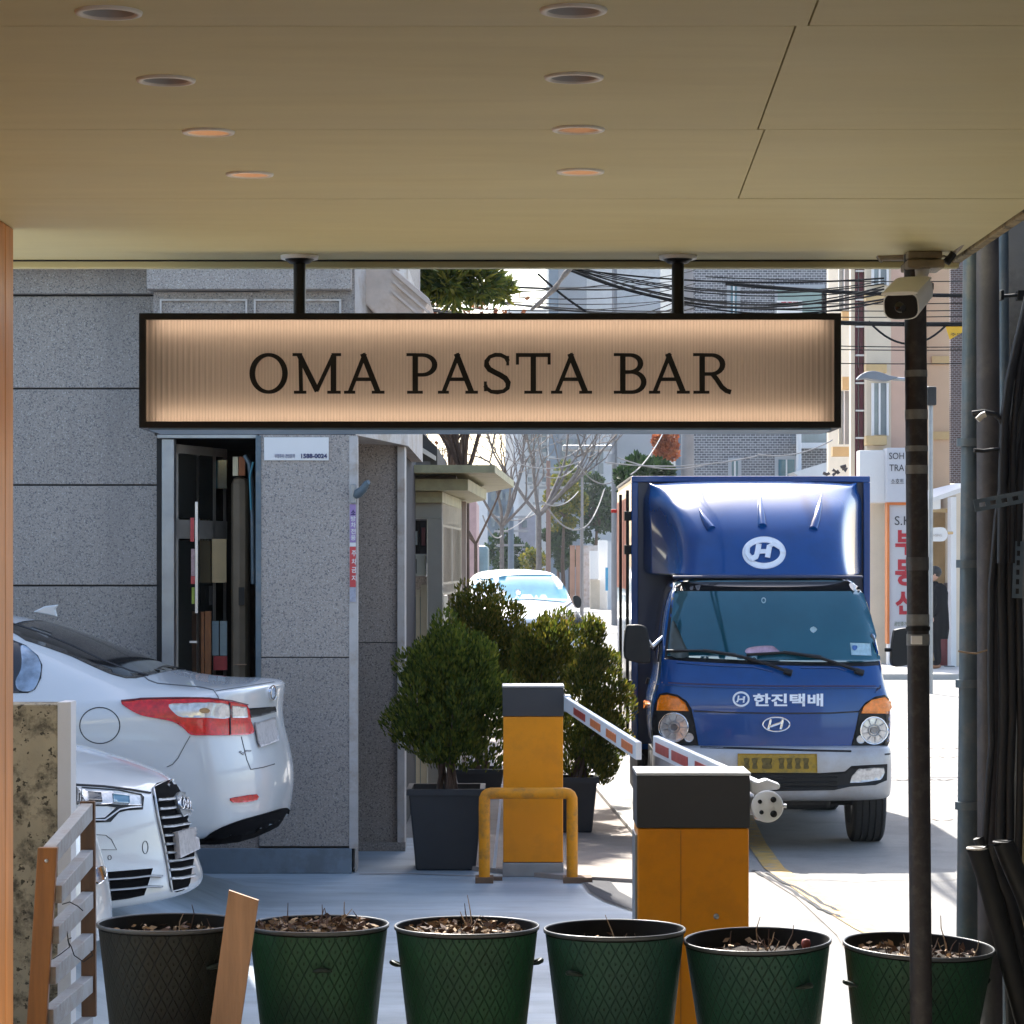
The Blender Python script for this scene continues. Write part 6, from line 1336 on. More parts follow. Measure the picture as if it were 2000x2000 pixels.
# bullet camera
cc = thing('security_camera', tuple(px('B2', 300, 600, 9.2)), 'ivory bullet security camera with black face on the steel pole', 'camera')
front = px('B2', 283, 640, 9.02); back = px('B2', 372, 545, 9.28); ax = (back - front).normalized(); up = Vector((0, 0, 1)); sdv = ax.cross(up).normalized(); upv = sdv.cross(ax).normalized()
def cpt(s, a, b): return front + ax * s + sdv * a + upv * b
def camshell(nm, s0, s1, k0, k1, mat):
    ol = [(.058 * math.copysign(abs(math.cos(t)) ** .6, math.cos(t)), .045 * math.copysign(abs(math.sin(t)) ** .6, math.sin(t))) for t in [2 * math.pi * k / 32 for k in range(32)]]; MB().prism(ol, lambda a, b: cpt(s0, a * k0, b * k0), lambda a, b: cpt(s1, a * k1, b * k1)).build(nm, mat, cc, bev=.004)
camshell('housing', 0, .26, 1.0, .92, M['cctv']); camshell('face', -.004, .004, .93, .93, M['black'])
ol = smoothpoly([(-.05, .040), (.05, .040), (.046, .050), (-.046, .050)], 3); MB().prism(ol, lambda a, b: cpt(-.015, a, b), lambda a, b: cpt(.22, a, b)).build('sun_hood', M['cctv'], cc)
MB().lathe([(0, -.004), (.018, -.004), (.02, .0)], cpt(-.006, 0, 0), 20, ax='Y').build('lens', M['darkglass'], cc, fix=False)
MB().tube([cpt(.18, 0, .03), px('B2', 385, 500, 9.3), px('B2', 390, 440, 9.32)], [.018, .018, .03], 12).build('bracket', M['cctv'], cc); boxo('knob', M['black'], *(lambda p: (p.x - .012, p.x + .014, 9.29, 9.33, p.z - .012, p.z + .012))(px('B2', 425, 540, 9.3)), cc, bev=.003)

# neighbour's wall with pipes
nw = thing('neighbour_wall', (2.2, 10.4, 0), 'dark neighbouring wall at the right edge behind the pipes and cables', 'wall')
boxo('wall_face', M['neigh'], X_(1968, 10.45), 4.5, 10.45, 10.9, 0, 4.5, nw); boxo('return_wall', M['neigh'], 2.05, 2.3, 2.0, 10.44, 0, 4.5, nw)
def pipe(u0t, u1t, u0b, u1b, d, z0, z1, mat, label, joints=(), name='drain_pipe', cat='pipe'):
    # top / bottom spans in picture columns at this depth
    ct, cb_ = (u0t + u1t) / 2, (u0b + u1b) / 2; r = (u1b - u0b) / 2 * d / F; rt = (u1t - u0t) / 2 * d / F
    zt_, zb_ = 3.0, .6
    f = lambda z: Vector((X_(cb_ + (ct - cb_) * (z - zb_) / (zt_ - zb_), d), d, z))
    t = thing(name, tuple(f(z0)), label, cat, 'pipes on the neighbour wall')
    MB().tube([f(z0), f(z1)], [r, rt], 24).build('pipe', mat, t)
    for v in joints:
        z = Z_(v, d); MB().tube([f(z - .02), f(z + .008)], r * 1.09, 24).build('joint_collar', mat, t)
    return t, f
pipe(1884, 1907, 1866, 1913, 10.05, 0, 4.2, M['galv'], 'blue grey galvanised pipe, outermost of the pipes at the right', (861, 1098, 1332, 1570))
pipe(1908, 1950, 1909, 1958, 9.95, 0, 4.2, M['pipe_dark'], 'thick dark purple grey pipe between the galvanised pipe and the cables', ())
pipe(1951, 1970, 1956, 1976, 10.15, 0, 4.2, M['galv'], 'slim blue grey pipe right of the thick dark pipe', ())
for i, (pts, r_) in enumerate((([(960, 450), (902, 700), (865, 850), (830, 1010), (805, 1200), (795, 1500), (790, 1932)], .017), ([(940, 700), (902, 820), (880, 950), (862, 1100), (848, 1300), (840, 1932)], .012), ([(640, 1180), (700, 1172), (760, 1185), (785, 1210), (800, 1260)], .010), ([(650, 1365), (700, 1368), (760, 1360), (790, 1355)], .007))):
    tag(MB().tube([px('B2', x, y, 9.75) for x, y in pts], r_, 10).build('cable', M['cable']), ('thick black cable slanting down from the upper right', 'thinner black cable beside the slanting thick one', 'short looped cable with a bare end on the dark pipe', 'thin cable tie round the dark pipe')[i], 'cable', 'black cables by the right wall')
tag(MB().tube([px('B2', 668, 1212, 9.70), px('B2', 690, 1190, 9.70), px('B2', 708, 1183, 9.70)], .011, 10).build('cable_end', pm('bare cable end', (.66, .58, .46), .4)), 'pale bare cable end catching the light on the dark pipe', 'cable end')
lab = ['upper left strand', 'strand close to the thick pipe', 'thick strand in the middle', 'strand by the dark wall', 'strand furthest right', 'strand crossing low']
for i, (pts, r_) in enumerate((([(690, -520), (640, -200), (615, 100), (612, 470), (616, 760), (600, 960), (585, 1190)], .013), ([(760, -900), (665, -420), (655, 100), (668, 560), (662, 760), (655, 960), (650, 1180)], .018), ([(770, -800), (690, -300), (695, 150), (700, 650), (690, 900), (690, 1400)], .017), ([(620, 1180), (640, 1300), (690, 1400), (740, 1600), (760, 1932)], .024), ([(740, -600), (725, 0), (735, 560), (738, 700), (735, 900), (722, 1400)], .014), ([(560, 1150), (600, 1250), (650, 1400), (690, 1600), (700, 1932)], .02))):
    tag(MB().tube([px('B3', x, y, 9.85) for x, y in pts], r_, 10).build('cable', M['cable']), 'black cable bundle right of the pipes, ' + lab[i], 'cable', 'black cables by the right wall')
cc_ = tag(MB().tube([px('C5', x, y, 9.9) for x, y in ((275, 1050), (340, 1062), (410, 1068), (470, 1050), (550, 1030))], .0035, 6).build('string', M['straw']), 'pale string tied round the pipes at mid height', 'string')
# two plastic ducts with open ends
for i, (pts, r_, lb) in enumerate((([(555, 1195), (590, 1300), (640, 1480), (700, 1700), (790, 2050)], .036, 'dark open plastic duct with a bright rim leaning at the lower right'), ([(665, 1170), (700, 1260), (760, 1400), (830, 1600), (900, 1900)], .036, 'second dark open duct leaning behind the bright rimmed one'))):
    t = thing('cable_duct', tuple(px('B3', *pts[-1], 9.55)), lb, 'duct', 'open ducts at lower right'); P3 = [px('B3', x, y, 9.55) for x, y in pts]
    MB().tube(P3, r_, 20, cap=False).build('tube', M['blackplastic'], t)
    d = (P3[0] - P3[1]).normalized(); ring = [P3[0] + d * .0 + (Vector((math.cos(a), 0, 0)) + Vector((0, math.sin(a), 0))) * (r_ - .003) for a in [2 * math.pi * k / 24 for k in range(25)]]
    MB().tube(ring, .0045, 8, cap=False).build('rim', pm('sunlit duct rim', (.7, .66, .6), .35) if i == 0 else M['cable'], t)
# slotted brackets
sbk = thing('slotted_bracket', tuple(px('B2', 780, 1620, 9.6)), 'perforated steel bracket strip fixed across the pipes', 'bracket')
def slotted(p, q, wd, slots, par):
    L_ = (q - p).length; ax_ = (q - p).normalized(); n_ = ax_.cross(Vector((0, 1, 0))).normalized() * (-wd / 2)
    segs = []; s = 0; mb = MB()
    def bar(s0, s1, a0_, a1_):
        vs = [p + ax_ * s0 + n_ * a0_, p + ax_ * s1 + n_ * a0_, p + ax_ * s1 + n_ * a1_, p + ax_ * s0 + n_ * a1_]; e = Vector((0, .004, 0)); mb.add(vs + [v + e for v in vs], [(0, 1, 2, 3), (7, 6, 5, 4), (0, 4, 5, 1), (1, 5, 6, 2), (2, 6, 7, 3), (3, 7, 4, 0)])
    bar(0, L_, -1, -.35); bar(0, L_, .35, 1); k = slots; g = L_ / k
    for i in range(k): bar(i * g, i * g + g * .45, -.35, .35)
    return mb.build('strip', M['galv'], par)
slotted(px('B2', 652, 1645, 9.62), px('B2', 930, 1592, 9.62), .042, 5, sbk); slotted(px('C5', 722, 650, 9.8), px('C5', 735, 220, 9.8), .035, 6, sbk)
clip = thing('wall_clip', tuple(px('B2', 800, 590, 10.2)), 'small black cable clip on the upper part of the pipes', 'clip'); MB().tube([px('B2', 785, 590, 10.0), px('B2', 870, 583, 10.0)], .006, 8).build('wire', M['cable'], clip)
for x, w_ in ((790, 8), (885, 18)): a = px('B2', x - w_, 560, 10.0); b = px('B2', x + w_, 610, 10.0); boxo('block', M['black'], a.x, b.x, 9.98, 10.03, b.z, a.z, clip, bev=.003)
ms = tag(MB().lathe([(0, 0), (.19, .0), (.2, .04), (.2, .55), (.17, .66), (.06, .72), (0, .72)], (2.03, 10.2, .55), 28).build('tank', M['mustard']), 'mustard coloured tank half hidden at the right edge', 'tank')

# ================================================================== FAR STREET, RIGHT
def fb_(nm, m, x0, x1, y0, y1, d, th, mat, par, bev=0, z0=None):
    a, b = px(m, x0, y0, d), px(m, x1, y1, d); return boxo(nm, mat, a.x, b.x, d, d + th, b.z if z0 is None else z0, a.z, par, bev=bev)
# salmon and cream corner building
cb2 = thing('corner_building', (X_(1740, 52), 52, 0), 'cream and salmon corner building with maroon stair window behind the pole', 'building')
DC = 52.0
fb_('main_wall', 'N', 1752, 1856, 200, 1300, DC + .6, .4, M['tanwall'], cb2, z0=0)
fb_('salmon_wall', 'B1', 1418, 1640, -500, 2500, DC, .5, M['pink'], cb2, z0=0)
# cream facade in two bays with the recessed maroon strip
def quadwall(nm, u0, d0, u1, d1, vt, mat, par, z0=0.0, th=.3, vtop=None):
    a = Vector((X_(u0, d0), d0, 0)); b = Vector((X_(u1, d1), d1, 0)); zt = 9.5 if vtop is None else vtop; t = Vector((0, th, 0))
    vs = [Vector((a.x, a.y, z0)), Vector((b.x, b.y, z0)), Vector((b.x, b.y, zt)), Vector((a.x, a.y, zt))]
    return MB().add(vs + [v + t for v in vs], [(0, 1, 2, 3), (7, 6, 5, 4), (0, 4, 5, 1), (1, 5, 6, 2), (2, 6, 7, 3), (3, 7, 4, 0)]).build(nm, mat, par)
quadwall('cream_wall', 1692, DC + .1, 1742, DC, 0, M['cream'], cb2); quadwall('cream_wall', 1618, 58, 1672, 56, 0, M['cream'], cb2)
# maroon stair window
sw = MB(); a, b = px('B1', 1190, -500, DC + .5), px('B1', 1268, 1560, DC + .5)
swo = boxo('stair_window', M['maroon'], a.x, b.x, DC + .5, DC + .6, b.z, a.z, cb2)
for y in (250, 430, 600, 780, 955, 1128, 1300): fb_('white_bar', 'B1', 1196, 1266, y, y + 10, DC + .44, .05, M['signwhite'], swo)
for x in (1210, 1242): fb_('mullion', 'B1', x, x + 5, -300, 1450, DC + .46, .03, M['darkglass'], swo)
fb_('stair_edge', 'B1', 1166, 1190, -500, 1560, DC + .45, .3, M['cream'], cb2)
for y0, y1, yt in ((-300, 345, 0), (960, 1290, 1)):
    w_ = fb_('window', 'B1', 1310, 1392, y0, y1 - 5, DC - .03, .06, M['pale_glass'], cb2); fb_('window_frame', 'B1', 1340, 1352, y0, y1 - 5, DC - .06, .025, M['signwhite'], w_)
    for x0, x1 in ((1296, 1312), (1390, 1404)): fb_('window_frame', 'B1', x0, x1, y0, y1, DC - .06, .06, M['signwhite'], w_)
def trim(y0, y1, sh=0): return fb_('window_hood', 'B1', 1262, 1392, y0, y1, DC - .35, .34, M['cream_trim'], cb2, .01)
trim(385, 440); trim(835, 895); trim(1290, 1350)
for y0, y1 in ((-300, 500), (1010, 1345)):
    w_ = fb_('window', 'B1', 1090, 1160, y0, y1, 55.8, .06, M['pale_glass'], cb2); fb_('window_frame', 'B1', 1120, 1128, y0, y1, 55.75, .04, M['signwhite'], w_)
fb_('window_hood', 'B1', 1110, 1160, 505, 560, 55.5, .3, M['cream_trim'], cb2); fb_('window_hood', 'B1', 1112, 1160, 920, 1000, 55.5, .3, M['cream_trim'], cb2); fb_('window_hood', 'B1', 1050, 1165, 1360, 1420, 55.5, .3, M['cream_trim'], cb2)
for y in (790, 1265): fb_('wall_band', 'B1', 1675, 1790, y, y + 50, DC + .55, .05, M['cream_trim'], cb2)
# ground floor of the corner building
fb_('ground_floor', 'C6', 216, 340, 590, 1570, DC + .4, .2, pm('shop beige', (.36, .30, .22), .6), cb2, z0=0)
for x0, x1, mt_ in ((222, 262, pm('shop dark door', (.14, .13, .12), .4)), (266, 300, M['alu']), (306, 330, M['pale_glass'])): fb_('shop_door', 'C6', x0, x1, 680, 1540, DC + .34, .05, mt_, cb2, z0=.03)
# box sign SOH / TRA
s1 = thing('box_sign', tuple(px('C6', 380, 580, DC - 1)), 'white boxed shop sign with the letters SOH and TRA half behind the pole', 'sign')
fb_('sign_side', 'C6', 140, 326, 212, 580, DC - .6, .5, M['signwhite'], s1, .01); fb_('sign_face', 'C6', 328, 560, 195, 575, DC - .9, .5, M['signgrey'], s1, .01)
d = DC - .91
for s_, y, hh, x0, wd in (('SOH', 275, 46, 345, 104), ('TRA', 358, 46, 347, 104), ('소호트', 445, 34, 358, 92)): textmesh('lettering', s_, hh / 3.577 * d / F, M['letter_dark'], s1, px('C6', x0 + wd / 2, y, d), width=wd / 3.577 * d / F, bold=.0)
# tall orange framed agency sign
s2 = thing('standing_sign', tuple(px('C6', 400, 1570, DC - .8)), 'tall orange framed sign with red vertical Korean lettering behind the pole', 'sign')
fb_('panel', 'C6', 345, 560, 590, 1560, DC - .75, .25, M['signgrey'], s2)
fb_('frame', 'C6', 332, 348, 570, 1565, DC - .80, .32, M['signorange'], s2); fb_('frame', 'C6', 348.2, 560, 570, 595, DC - .80, .32, M['signorange'], s2); fb_('foot', 'C6', 340, 420, 1565, 1590, DC - .8, .3, M['signwhite'], s2, z0=0)
d = DC - .76
textmesh('lettering', 'S.K', 62 / 3.577 * d / F, M['letter_dark'], s2, px('C6', 442, 735, d), width=115 / 3.577 * d / F)
for i, (ch, y0, y1) in enumerate((('부', 770, 945), ('동', 975, 1160), ('산', 1190, 1360))): textmesh('lettering', ch, (y1 - y0) / 3.577 * d / F, M['letter_red'], s2, px('C6', 388 + 80, y1, d), width=160 / 3.577 * d / F, bold=.035)
textmesh('small_lettering', '공인중개', 30 / 3.577 * d / F, pm('letter olive', (.10, .14, .05), .6), s2, px('C6', 425, 1440, d), width=90 / 3.577 * d / F)
# script sign on the corner
s3 = thing('script_sign', tuple(px('B1', 1070, 1540, 55)), 'dark brush stroke lettering on the cream wall above the truck', 'sign')
for pts in (([(990, 1525), (1015, 1535), (1030, 1525)]), ([(1050, 1505), (1075, 1520), (1050, 1540)]), ([(1100, 1490), (1135, 1480)]), ([(1110, 1500), (1140, 1500), (1125, 1515)]), ([(1075, 1510), (1090, 1530)])): MB().tube([px('B1', x, y, 55.4) for x, y in pts], .035, 6).build('stroke', M['letter_dark'], s3)
# awning, oval sign and white pillar right of the pole
aw = thing('awning', tuple(px('C6', 720, 550, 50)), 'white shop awning catching the sun right of the steel pole', 'awning')
mb = MB(); vs = [px('C6', 600, 495, 50), px('C6', 845, 435, 50), px('C6', 845, 475, 48.5), px('C6', 605, 560, 48.5)]
mb.add(vs + [v - Vector((0, 0, .08)) for v in vs], [(0, 1, 2, 3), (7, 6, 5, 4), (0, 4, 5, 1), (1, 5, 6, 2), (2, 6, 7, 3), (3, 7, 4, 0)]).build('cover', M['signwhite'], aw); fb_('valance', 'C6', 612, 705, 560, 622, 48.6, .5, M['signwhite'], aw)
ov = thing('oval_sign', tuple(px('C6', 690, 850, 50)), 'white oval blade sign hanging right of the steel pole', 'sign')
pp = [px('C6', x, y, 50) for x, y in [(600, 757), (700, 750)] + [(710 + 42 * math.sin(t), 800 - 50 * math.cos(t)) for t in [math.pi * k / 10 for k in range(1, 10)]] + [(700, 850), (600, 848)]]
MB().prismY([(p.x, p.z) for p in pp], 49.95, 50.05).build('panel', M['signwhite'], ov); textmesh('lettering', 'OHSING', .045, pm('faint grey letter', (.42, .38, .36), .6), ov, px('C6', 675, 815, 49.93), width=.20)
MB().tube([px('C6', 750, 790, 50.0), px('C6', 785, 790, 50.1)], .03, 6).build('bracket', M['cream_trim'], ov)
wp = thing('shop_front', tuple(px('C6', 790, 1750, 50.5)), 'cream shop front pillar and open doorway behind the standing person', 'shop front')
fb_('pillar', 'C6', 778, 815, 540, 1770, 50.4, .4, M['signwhite'], wp, z0=0); fb_('doorway_side', 'C6', 640, 778, 640, 1770, 51.8, .1, M['tan'], wp, z0=0); fb_('lintel', 'C6', 640, 778, 620, 645, 51.0, .5, M['cream_trim'], wp)
fb_('brown_door', 'C6', 738, 782, 1140, 1760, 51.5, .2, pm('brown door', (.06, .035, .035), .6), wp, z0=0); fb_('base_stones', 'C6', 740, 805, 1720, 1765, 50.2, .2, pm('grey base stones', (.14, .15, .15), .9), wp, z0=0); fb_('wall', 'C6', 815, 900, 480, 1770, 50.5, 2, M['cream'], wp, z0=0)
rc = tag(MB().lathe([(0, 0), (.17, 0), (.19, .3), (.19, .9), (.15, 1.2), (.07, 1.3), (0, 1.3)], (px('C6', 735, 0, 51).x, 51.0, .08), 20).build('red_cylinder', pm('dull red drum', (.16, .02, .025), .5)), 'dull red drum standing behind the person', 'drum')
# step / kerb in front of the shops
ks = tag(MB().prismZ([(X_(1700, 47), 47), (X_(2100, 47), 47), (X_(2100, 54), 54), (X_(1700, 54), 54)], 0, .10).build('shop_pavement', M['kerb']), kind='structure')
# brown brick building right and burgundy blinds
bb = thing('brick_building', tuple(px('B2', 560, 1500, 47)), 'dark brown brick building edge beside the galvanised pipe', 'building'); fb_('wall', 'B2', 533, 700, -600, 1530, 47.5, .15, M['brick_brown'], bb)
# yellow tag on the wires
yt = tag(MB().prismY([(p.x, p.z) for p in [px('B2', x, y, 30) for x, y in ((505, 735), (600, 715), (612, 760), (528, 808))]], 30, 30.01).build('warning_tag', M['yellow']), 'yellow warning tag hanging from the wires at the right', 'tag')
textmesh('tag_mark', '주의', .035, M['letter_dark'], yt, px('B2', 560, 790, 29.98), width=.12)
# street lamp head
lh = thing('street_lamp', tuple(px('B2', 160, 1000, 42)), 'grey cobra head street lamp in front of the cream building', 'street lamp')
pp = [px('B2', x, y, 42) for x, y in ((60, 1008), (85, 980), (130, 968), (175, 975), (215, 990), (262, 1000), (235, 1010), (200, 1018), (140, 1012), (100, 1005))]
MB().prismY([(p.x, p.z) for p in smoothpoly([(p.x, p.z) for p in pp], 3)] if False else smoothpoly([(p.x, p.z) for p in pp], 3), 41.85, 42.15).build('head', pm('lamp head grey', (.15, .17, .20), .5), lh, bev=.03)
MB().tube([px('B2', 240, 1004, 42), px('B2', 330, 1010, 42), px('B2', 432, 1060, 42)], .03, 8).build('arm', M['steel'], lh); MB().tube([px('B2', 432, 1060, 42), Vector((X_(1817.6, 42), 42, 0))], .035, 12).build('post', M['steel'], lh)
bx2 = px('B2', 432, 1090, 41.8); boxo('control_box', M['blackplastic'], bx2.x - .05, bx2.x + .09, 41.8, 41.92, bx2.z - .14, bx2.z + .14, lh, bev=.02)

# grey brick building with teal windows
gbk = thing('grey_brick_building', (X_(1440, 80), 80, 0), 'grey brick building with narrow teal windows above the truck', 'building')
D8 = 80.0; bw0, bw1 = X_(1350, D8), X_(1620, D8)
boxo('brick_wall', M['brick_grey'], bw0, bw1, D8, D8 + 8, 0, 11.5, gbk)
boxo('pale_edge', M['farwhite'], X_(1335, D8), bw0 - .0, D8 - .1, D8 + 8, 0, 11.5, gbk); boxo('blue_pier', M['farblue'], X_(1319, D8), X_(1335, D8), D8 - .05, D8 + 8, 0, 11.5, gbk)
for m_, x0, x1, y0, y1 in (('B1', 385, 468, 330, 560), ('B1', 392, 475, 1430, 1700), ('B1', 685, 830, 1420, 1700), ('B1', 385, 468, -300, 60)):
    a, b = px(m_, x0, y0, D8), px(m_, x1, y1, D8); f_ = boxo('window', M['fargrey'], a.x, b.x, D8 - .10, D8 - .001, b.z, a.z, gbk); boxo('pane', M['teal_glass'], a.x + .1, b.x - .1, D8 - .13, D8 - .101, b.z + .1, a.z - .1, f_); boxo('mullion', M['farwhite'], (a.x + b.x) / 2 - .02, (a.x + b.x) / 2 + .02, D8 - .15, D8 - .131, b.z + .1, a.z - .1, f_)
a, b = px('B1', 685, 345, D8), px('B1', 1000, 560, D8); f_ = boxo('window', M['fargrey'], a.x, b.x, D8 - .1, D8 - .001, b.z, a.z, gbk); boxo('pane', pm('sage blind', (.22, .30, .27), .5), a.x + .08, a.x + 1.9, D8 - .13, D8 - .101, b.z, a.z - .1, f_); boxo('pane', M['teal_glass'], a.x + 2.0, b.x - .1, D8 - .13, D8 - .101, b.z, a.z - .1, f_)
a, b = px('B1', 830, 1270, D8 - 2), px('B1', 1060, 1540, D8 - 2); o = boxo('glass_balcony', M['pale_glass'], a.x, b.x, D8 - 2, D8 - .2, b.z + .9, a.z, gbk); boxo('balcony_rail', M['farwhite'], a.x, b.x, D8 - 2.05, D8 - 1.95, b.z + .75, b.z + .9, gbk)
a, b = px('B1', 805, 1490, D8 - 4), px('B1', 1050, 1550, D8 - 4)
MB().prismY([(p.x, p.z) for p in [px('B1', x, y, D8 - 4) for x, y in ((805, 1520), (1040, 1450), (1060, 1480), (1060, 1560), (850, 1560))]], D8 - 4, D8 - 2.2).build('white_eave', M['farwhite'], gbk)
MB().tube([px('B1', 838, 1270, D8 - 3), px('B1', 838, 1520, D8 - 3)], .07, 8).build('down_pipe', M['farwhite'], gbk)
rs = thing('roof_banner', tuple(px('B1', 780, 505, 70)), 'small white sign board with red lettering above the OMA PASTA BAR sign', 'sign')
fb_('board', 'B1', 702, 860, 442, 560, 70, .1, M['signwhite'], rs); textmesh('lettering', '맥줏집', .12, M['letter_red'], rs, px('B1', 780, 478, 69.98), width=.42, bold=.04); textmesh('small_mark', 'O AI', .05, M['letter_dark'], rs, px('B1', 768, 500, 69.98), width=.35)

# person
pe = thing('person', (X_(1829, 49.5), 49.5, 0.10), 'person in a long black coat and black trousers standing side-on beside the shop', 'person')
me = bpy.data.meshes.new('body'); H = 1.80
J = dict(pelvis=(0, 0, .93, .15), waist=(.0, 0, 1.08, .145), chest=(-.01, 0, 1.30, .17), neckb=(-.02, 0, 1.47, .09), neck=(-.04, 0, 1.54, .055), 
         hl=(-.005, -.09, .86, .115), kl=(-.02, -.09, .50, .085), al=(.02, -.09, .10, .065), tl=(-.13, -.09, .045, .045), hr=(.01, .09, .86, .115), kr=(0, .09, .50, .085), ar=(.04, .09, .10, .065), tr=(-.11, .09, .045, .045),
         sl=(0, -.19, 1.42, .075), el=(.03, -.24, 1.14, .06), wl=(-.10, -.24, .92, .045), sr=(0, .19, 1.42, .075), er=(.03, .24, 1.14, .06), wr=(-.12, .22, .94, .045))
E = ['pelvis waist', 'waist chest', 'chest neckb', 'neckb neck', 'pelvis hl', 'hl kl', 'kl al', 'al tl', 'pelvis hr', 'hr kr', 'kr ar', 'ar tr', 'chest sl', 'sl el', 'el wl', 'chest sr', 'sr er', 'er wr']
nm_ = list(J); me.from_pydata([J[n][:3] for n in nm_], [tuple(nm_.index(k) for k in e.split()) for e in E], []); 
po = link('body', me, pe, M['coat'], Matrix.Translation((X_(1829, 49.5), 49.5, 0.10)))
po.modifiers.new('skin', 'SKIN'); 
for i, n in enumerate(nm_): sv_ = me.skin_vertices[0].data[i]; sv_.radius = (J[n][3], J[n][3]); sv_.use_root = (n == 'pelvis')
ssm = po.modifiers.new('sub', 'SUBSURF'); ssm.levels = ssm.render_levels = 2
px0, py0 = X_(1829, 49.5), 49.5
def pel(nm, c, r, mat, n=20, sc=(1, 1, 1)):
    bm = bmesh.new(); bmesh.ops.create_uvsphere(bm, u_segments=n, v_segments=n // 2 + 4, radius=1)
    for v in bm.verts: v.co = Vector((v.co.x * r * sc[0], v.co.y * r * sc[1], v.co.z * r * sc[2]))
    me = bpy.data.meshes.new(nm); bm.to_mesh(me); bm.free(); 
    for p in me.polygons: p.use_smooth = True
    return link(nm, me, pe, mat, Matrix.Translation((px0 + c[0], py0 + c[1], .10 + c[2])))
hd = pel('head', (-.055, 0, 1.66), .115, M['skin'], 24, (.95, .78, 1.08))
for v in hd.data.vertices:
    if v.co.x < -.085 and -.03 < v.co.z < .02 and abs(v.co.y) < .03: v.co.x -= .022
    if v.co.z < -.05: v.co.x -= .012
pel('hair', (-.03, 0, 1.695), .122, M['hair'], 24, (1.02, .86, .90)); pel('hand', (-.12, -.24, .86), .05, M['skin'], 12, (.8, .5, 1.1)); pel('hand', (-.14, .22, .88), .05, M['skin'], 12, (.8, .5, 1.1)); pel('ear', (-.04, -.09, 1.65), .03, M['skin'], 10, (.6, .35, 1))
for y in (-.09, .09): pel('shoe', (-.07 if y < 0 else -.05, y, .045), .14, M['brownshoe'], 16, (1.0, .38, .33))
cm = MB().lathe([(.20, .52), (.225, .7), (.215, .95), (.20, 1.15), (.205, 1.33), (.17, 1.44), (.09, 1.50)], (px0, py0, .10), 24); co_ = cm.build('coat', M['coat'], pe); 
for v in co_.data.vertices: v.co.y *= 1.15

# ================================================================== FAR STREET, CENTRE
def bld(nm, m, x0, x1, yt, d, depth, mat, label, windows=(), wmat_='pale_glass', cat='building', group='hazy buildings far up the street', ztop=None):
    a = px(m, x0, yt, d); b = px(m, x1, yt, d); t = thing(nm, ((a.x + b.x) / 2, d, 0), label, cat, group)
    boxo('wall', mat, a.x, b.x, d, d + depth, 0, a.z if ztop is None else ztop, t)
    for wx0, wx1, wy0, wy1 in windows: p, q_ = px(m, wx0, wy0, d), px(m, wx1, wy1, d); boxo('window', M[wmat_], p.x, q_.x, d - .12, d - .001, q_.z, p.z, t)
    return t
bld('tower_block', 'C1', 1335, 1570, -900, 170, 14, M['fargrey'], 'pale grey block behind the white street lamp pole', [(1360 + 60 * i, 1395 + 60 * i, 120 + 90 * k, 170 + 90 * k) for i in range(3) for k in range(4)], ztop=23.5)
bld('tower_block', 'C1', 1252, 1334, -900, 165, 12, M['farblue'], 'narrow dark blue grey tower edge in the middle of the hazy street', ztop=21)
bld('tower_block', 'C1', 1571, 1790, -900, 180, 14, M['farwhite'], 'pale yellowish white block left of the thick utility pole', [(1600 + 70 * i, 1640 + 70 * i, 210 + 110 * k, 300 + 110 * k) for i in range(2) for k in range(4)], ztop=25)
bld('tower_block', 'C1', 960, 1250, -900, 175, 14, M['farwhite'], 'whitish block above the bare trees in the street centre', [(1075 + 60 * i, 1110 + 60 * i, 80 + 90 * k, 140 + 90 * k) for i in range(3) for k in range(5)], ztop=17)
bld('tower_block', 'C1', 1791, 2500, -900, 185, 14, M['fargrey'], 'light grey block behind the hedge above the truck', ztop=19)
bld('low_house', 'C1', 1000, 1140, 760, 140, 10, pm('lilac grey house', (.38, .36, .40), .8), 'lilac grey low house in the street centre', [(1030, 1070, 800, 860)])
bld('low_house', 'C1', 740, 955, 505, 135, 10, M['farblue'], 'blue grey house behind the bare branches', [(770 + 60 * i, 805 + 60 * i, 560 + 110 * k, 630 + 110 * k) for i in range(3) for k in range(3)])
bld('low_house', 'C1', 560, 645, 640, 90, 8, pm('pinkish brick house', (.46, .30, .29), .8), 'pinkish house right beside the booth')
bld('low_house', 'C1', 646, 740, 560, 150, 8, M['farwhite'], 'white narrow house between the pink house and the bare trees')
bld('low_house', 'C1', 955, 1000, 70, 150, 8, M['farwhite'], 'thin white stair tower in the street centre', ztop=13)
vn = thing('parked_van', (px('C1', 655, 1190, 110).x, 110, 0), 'blue grey van far up the street left of the pickup', 'van')
a, b = px('C1', 565, 1010, 110), px('C1', 745, 1190, 110); boxo('body', pm('blue grey van paint', (.14, .22, .25), .4), a.x, b.x, 110, 115, .35, max(2.6, a.z), vn, bev=.15); boxo('windscreen', M['teal_glass'], a.x + .35, b.x - .35, 109.9, 110.02, 1.35, 2.2, vn)
for x in (a.x + .5, b.x - .5): MB().lathe([(0, -.12), (.35, -.12), (.35, .12), (0, .12)], (x, 110.4, .35), 18, ax='X').build('wheel', M['rubber'], vn)
# upper strip buildings seen above the sign
ub = bld('apartment_block', 'A3', 1350, 1920, 100, 195, 12, pm('grey white render', (.50, .50, .49), .8), 'grey white apartment block seen between the hanger posts', [(1500 + 90 * i, 1550 + 90 * i, 545, 612) for i in range(2)], wmat_='teal_glass', group='blocks above the sign', ztop=24)
bld('apartment_block', 'A3', 1000, 1345, 300, 200, 12, M['farwhite'], 'very pale far block in the bright gap above the sign', [], group='blocks above the sign', ztop=20)
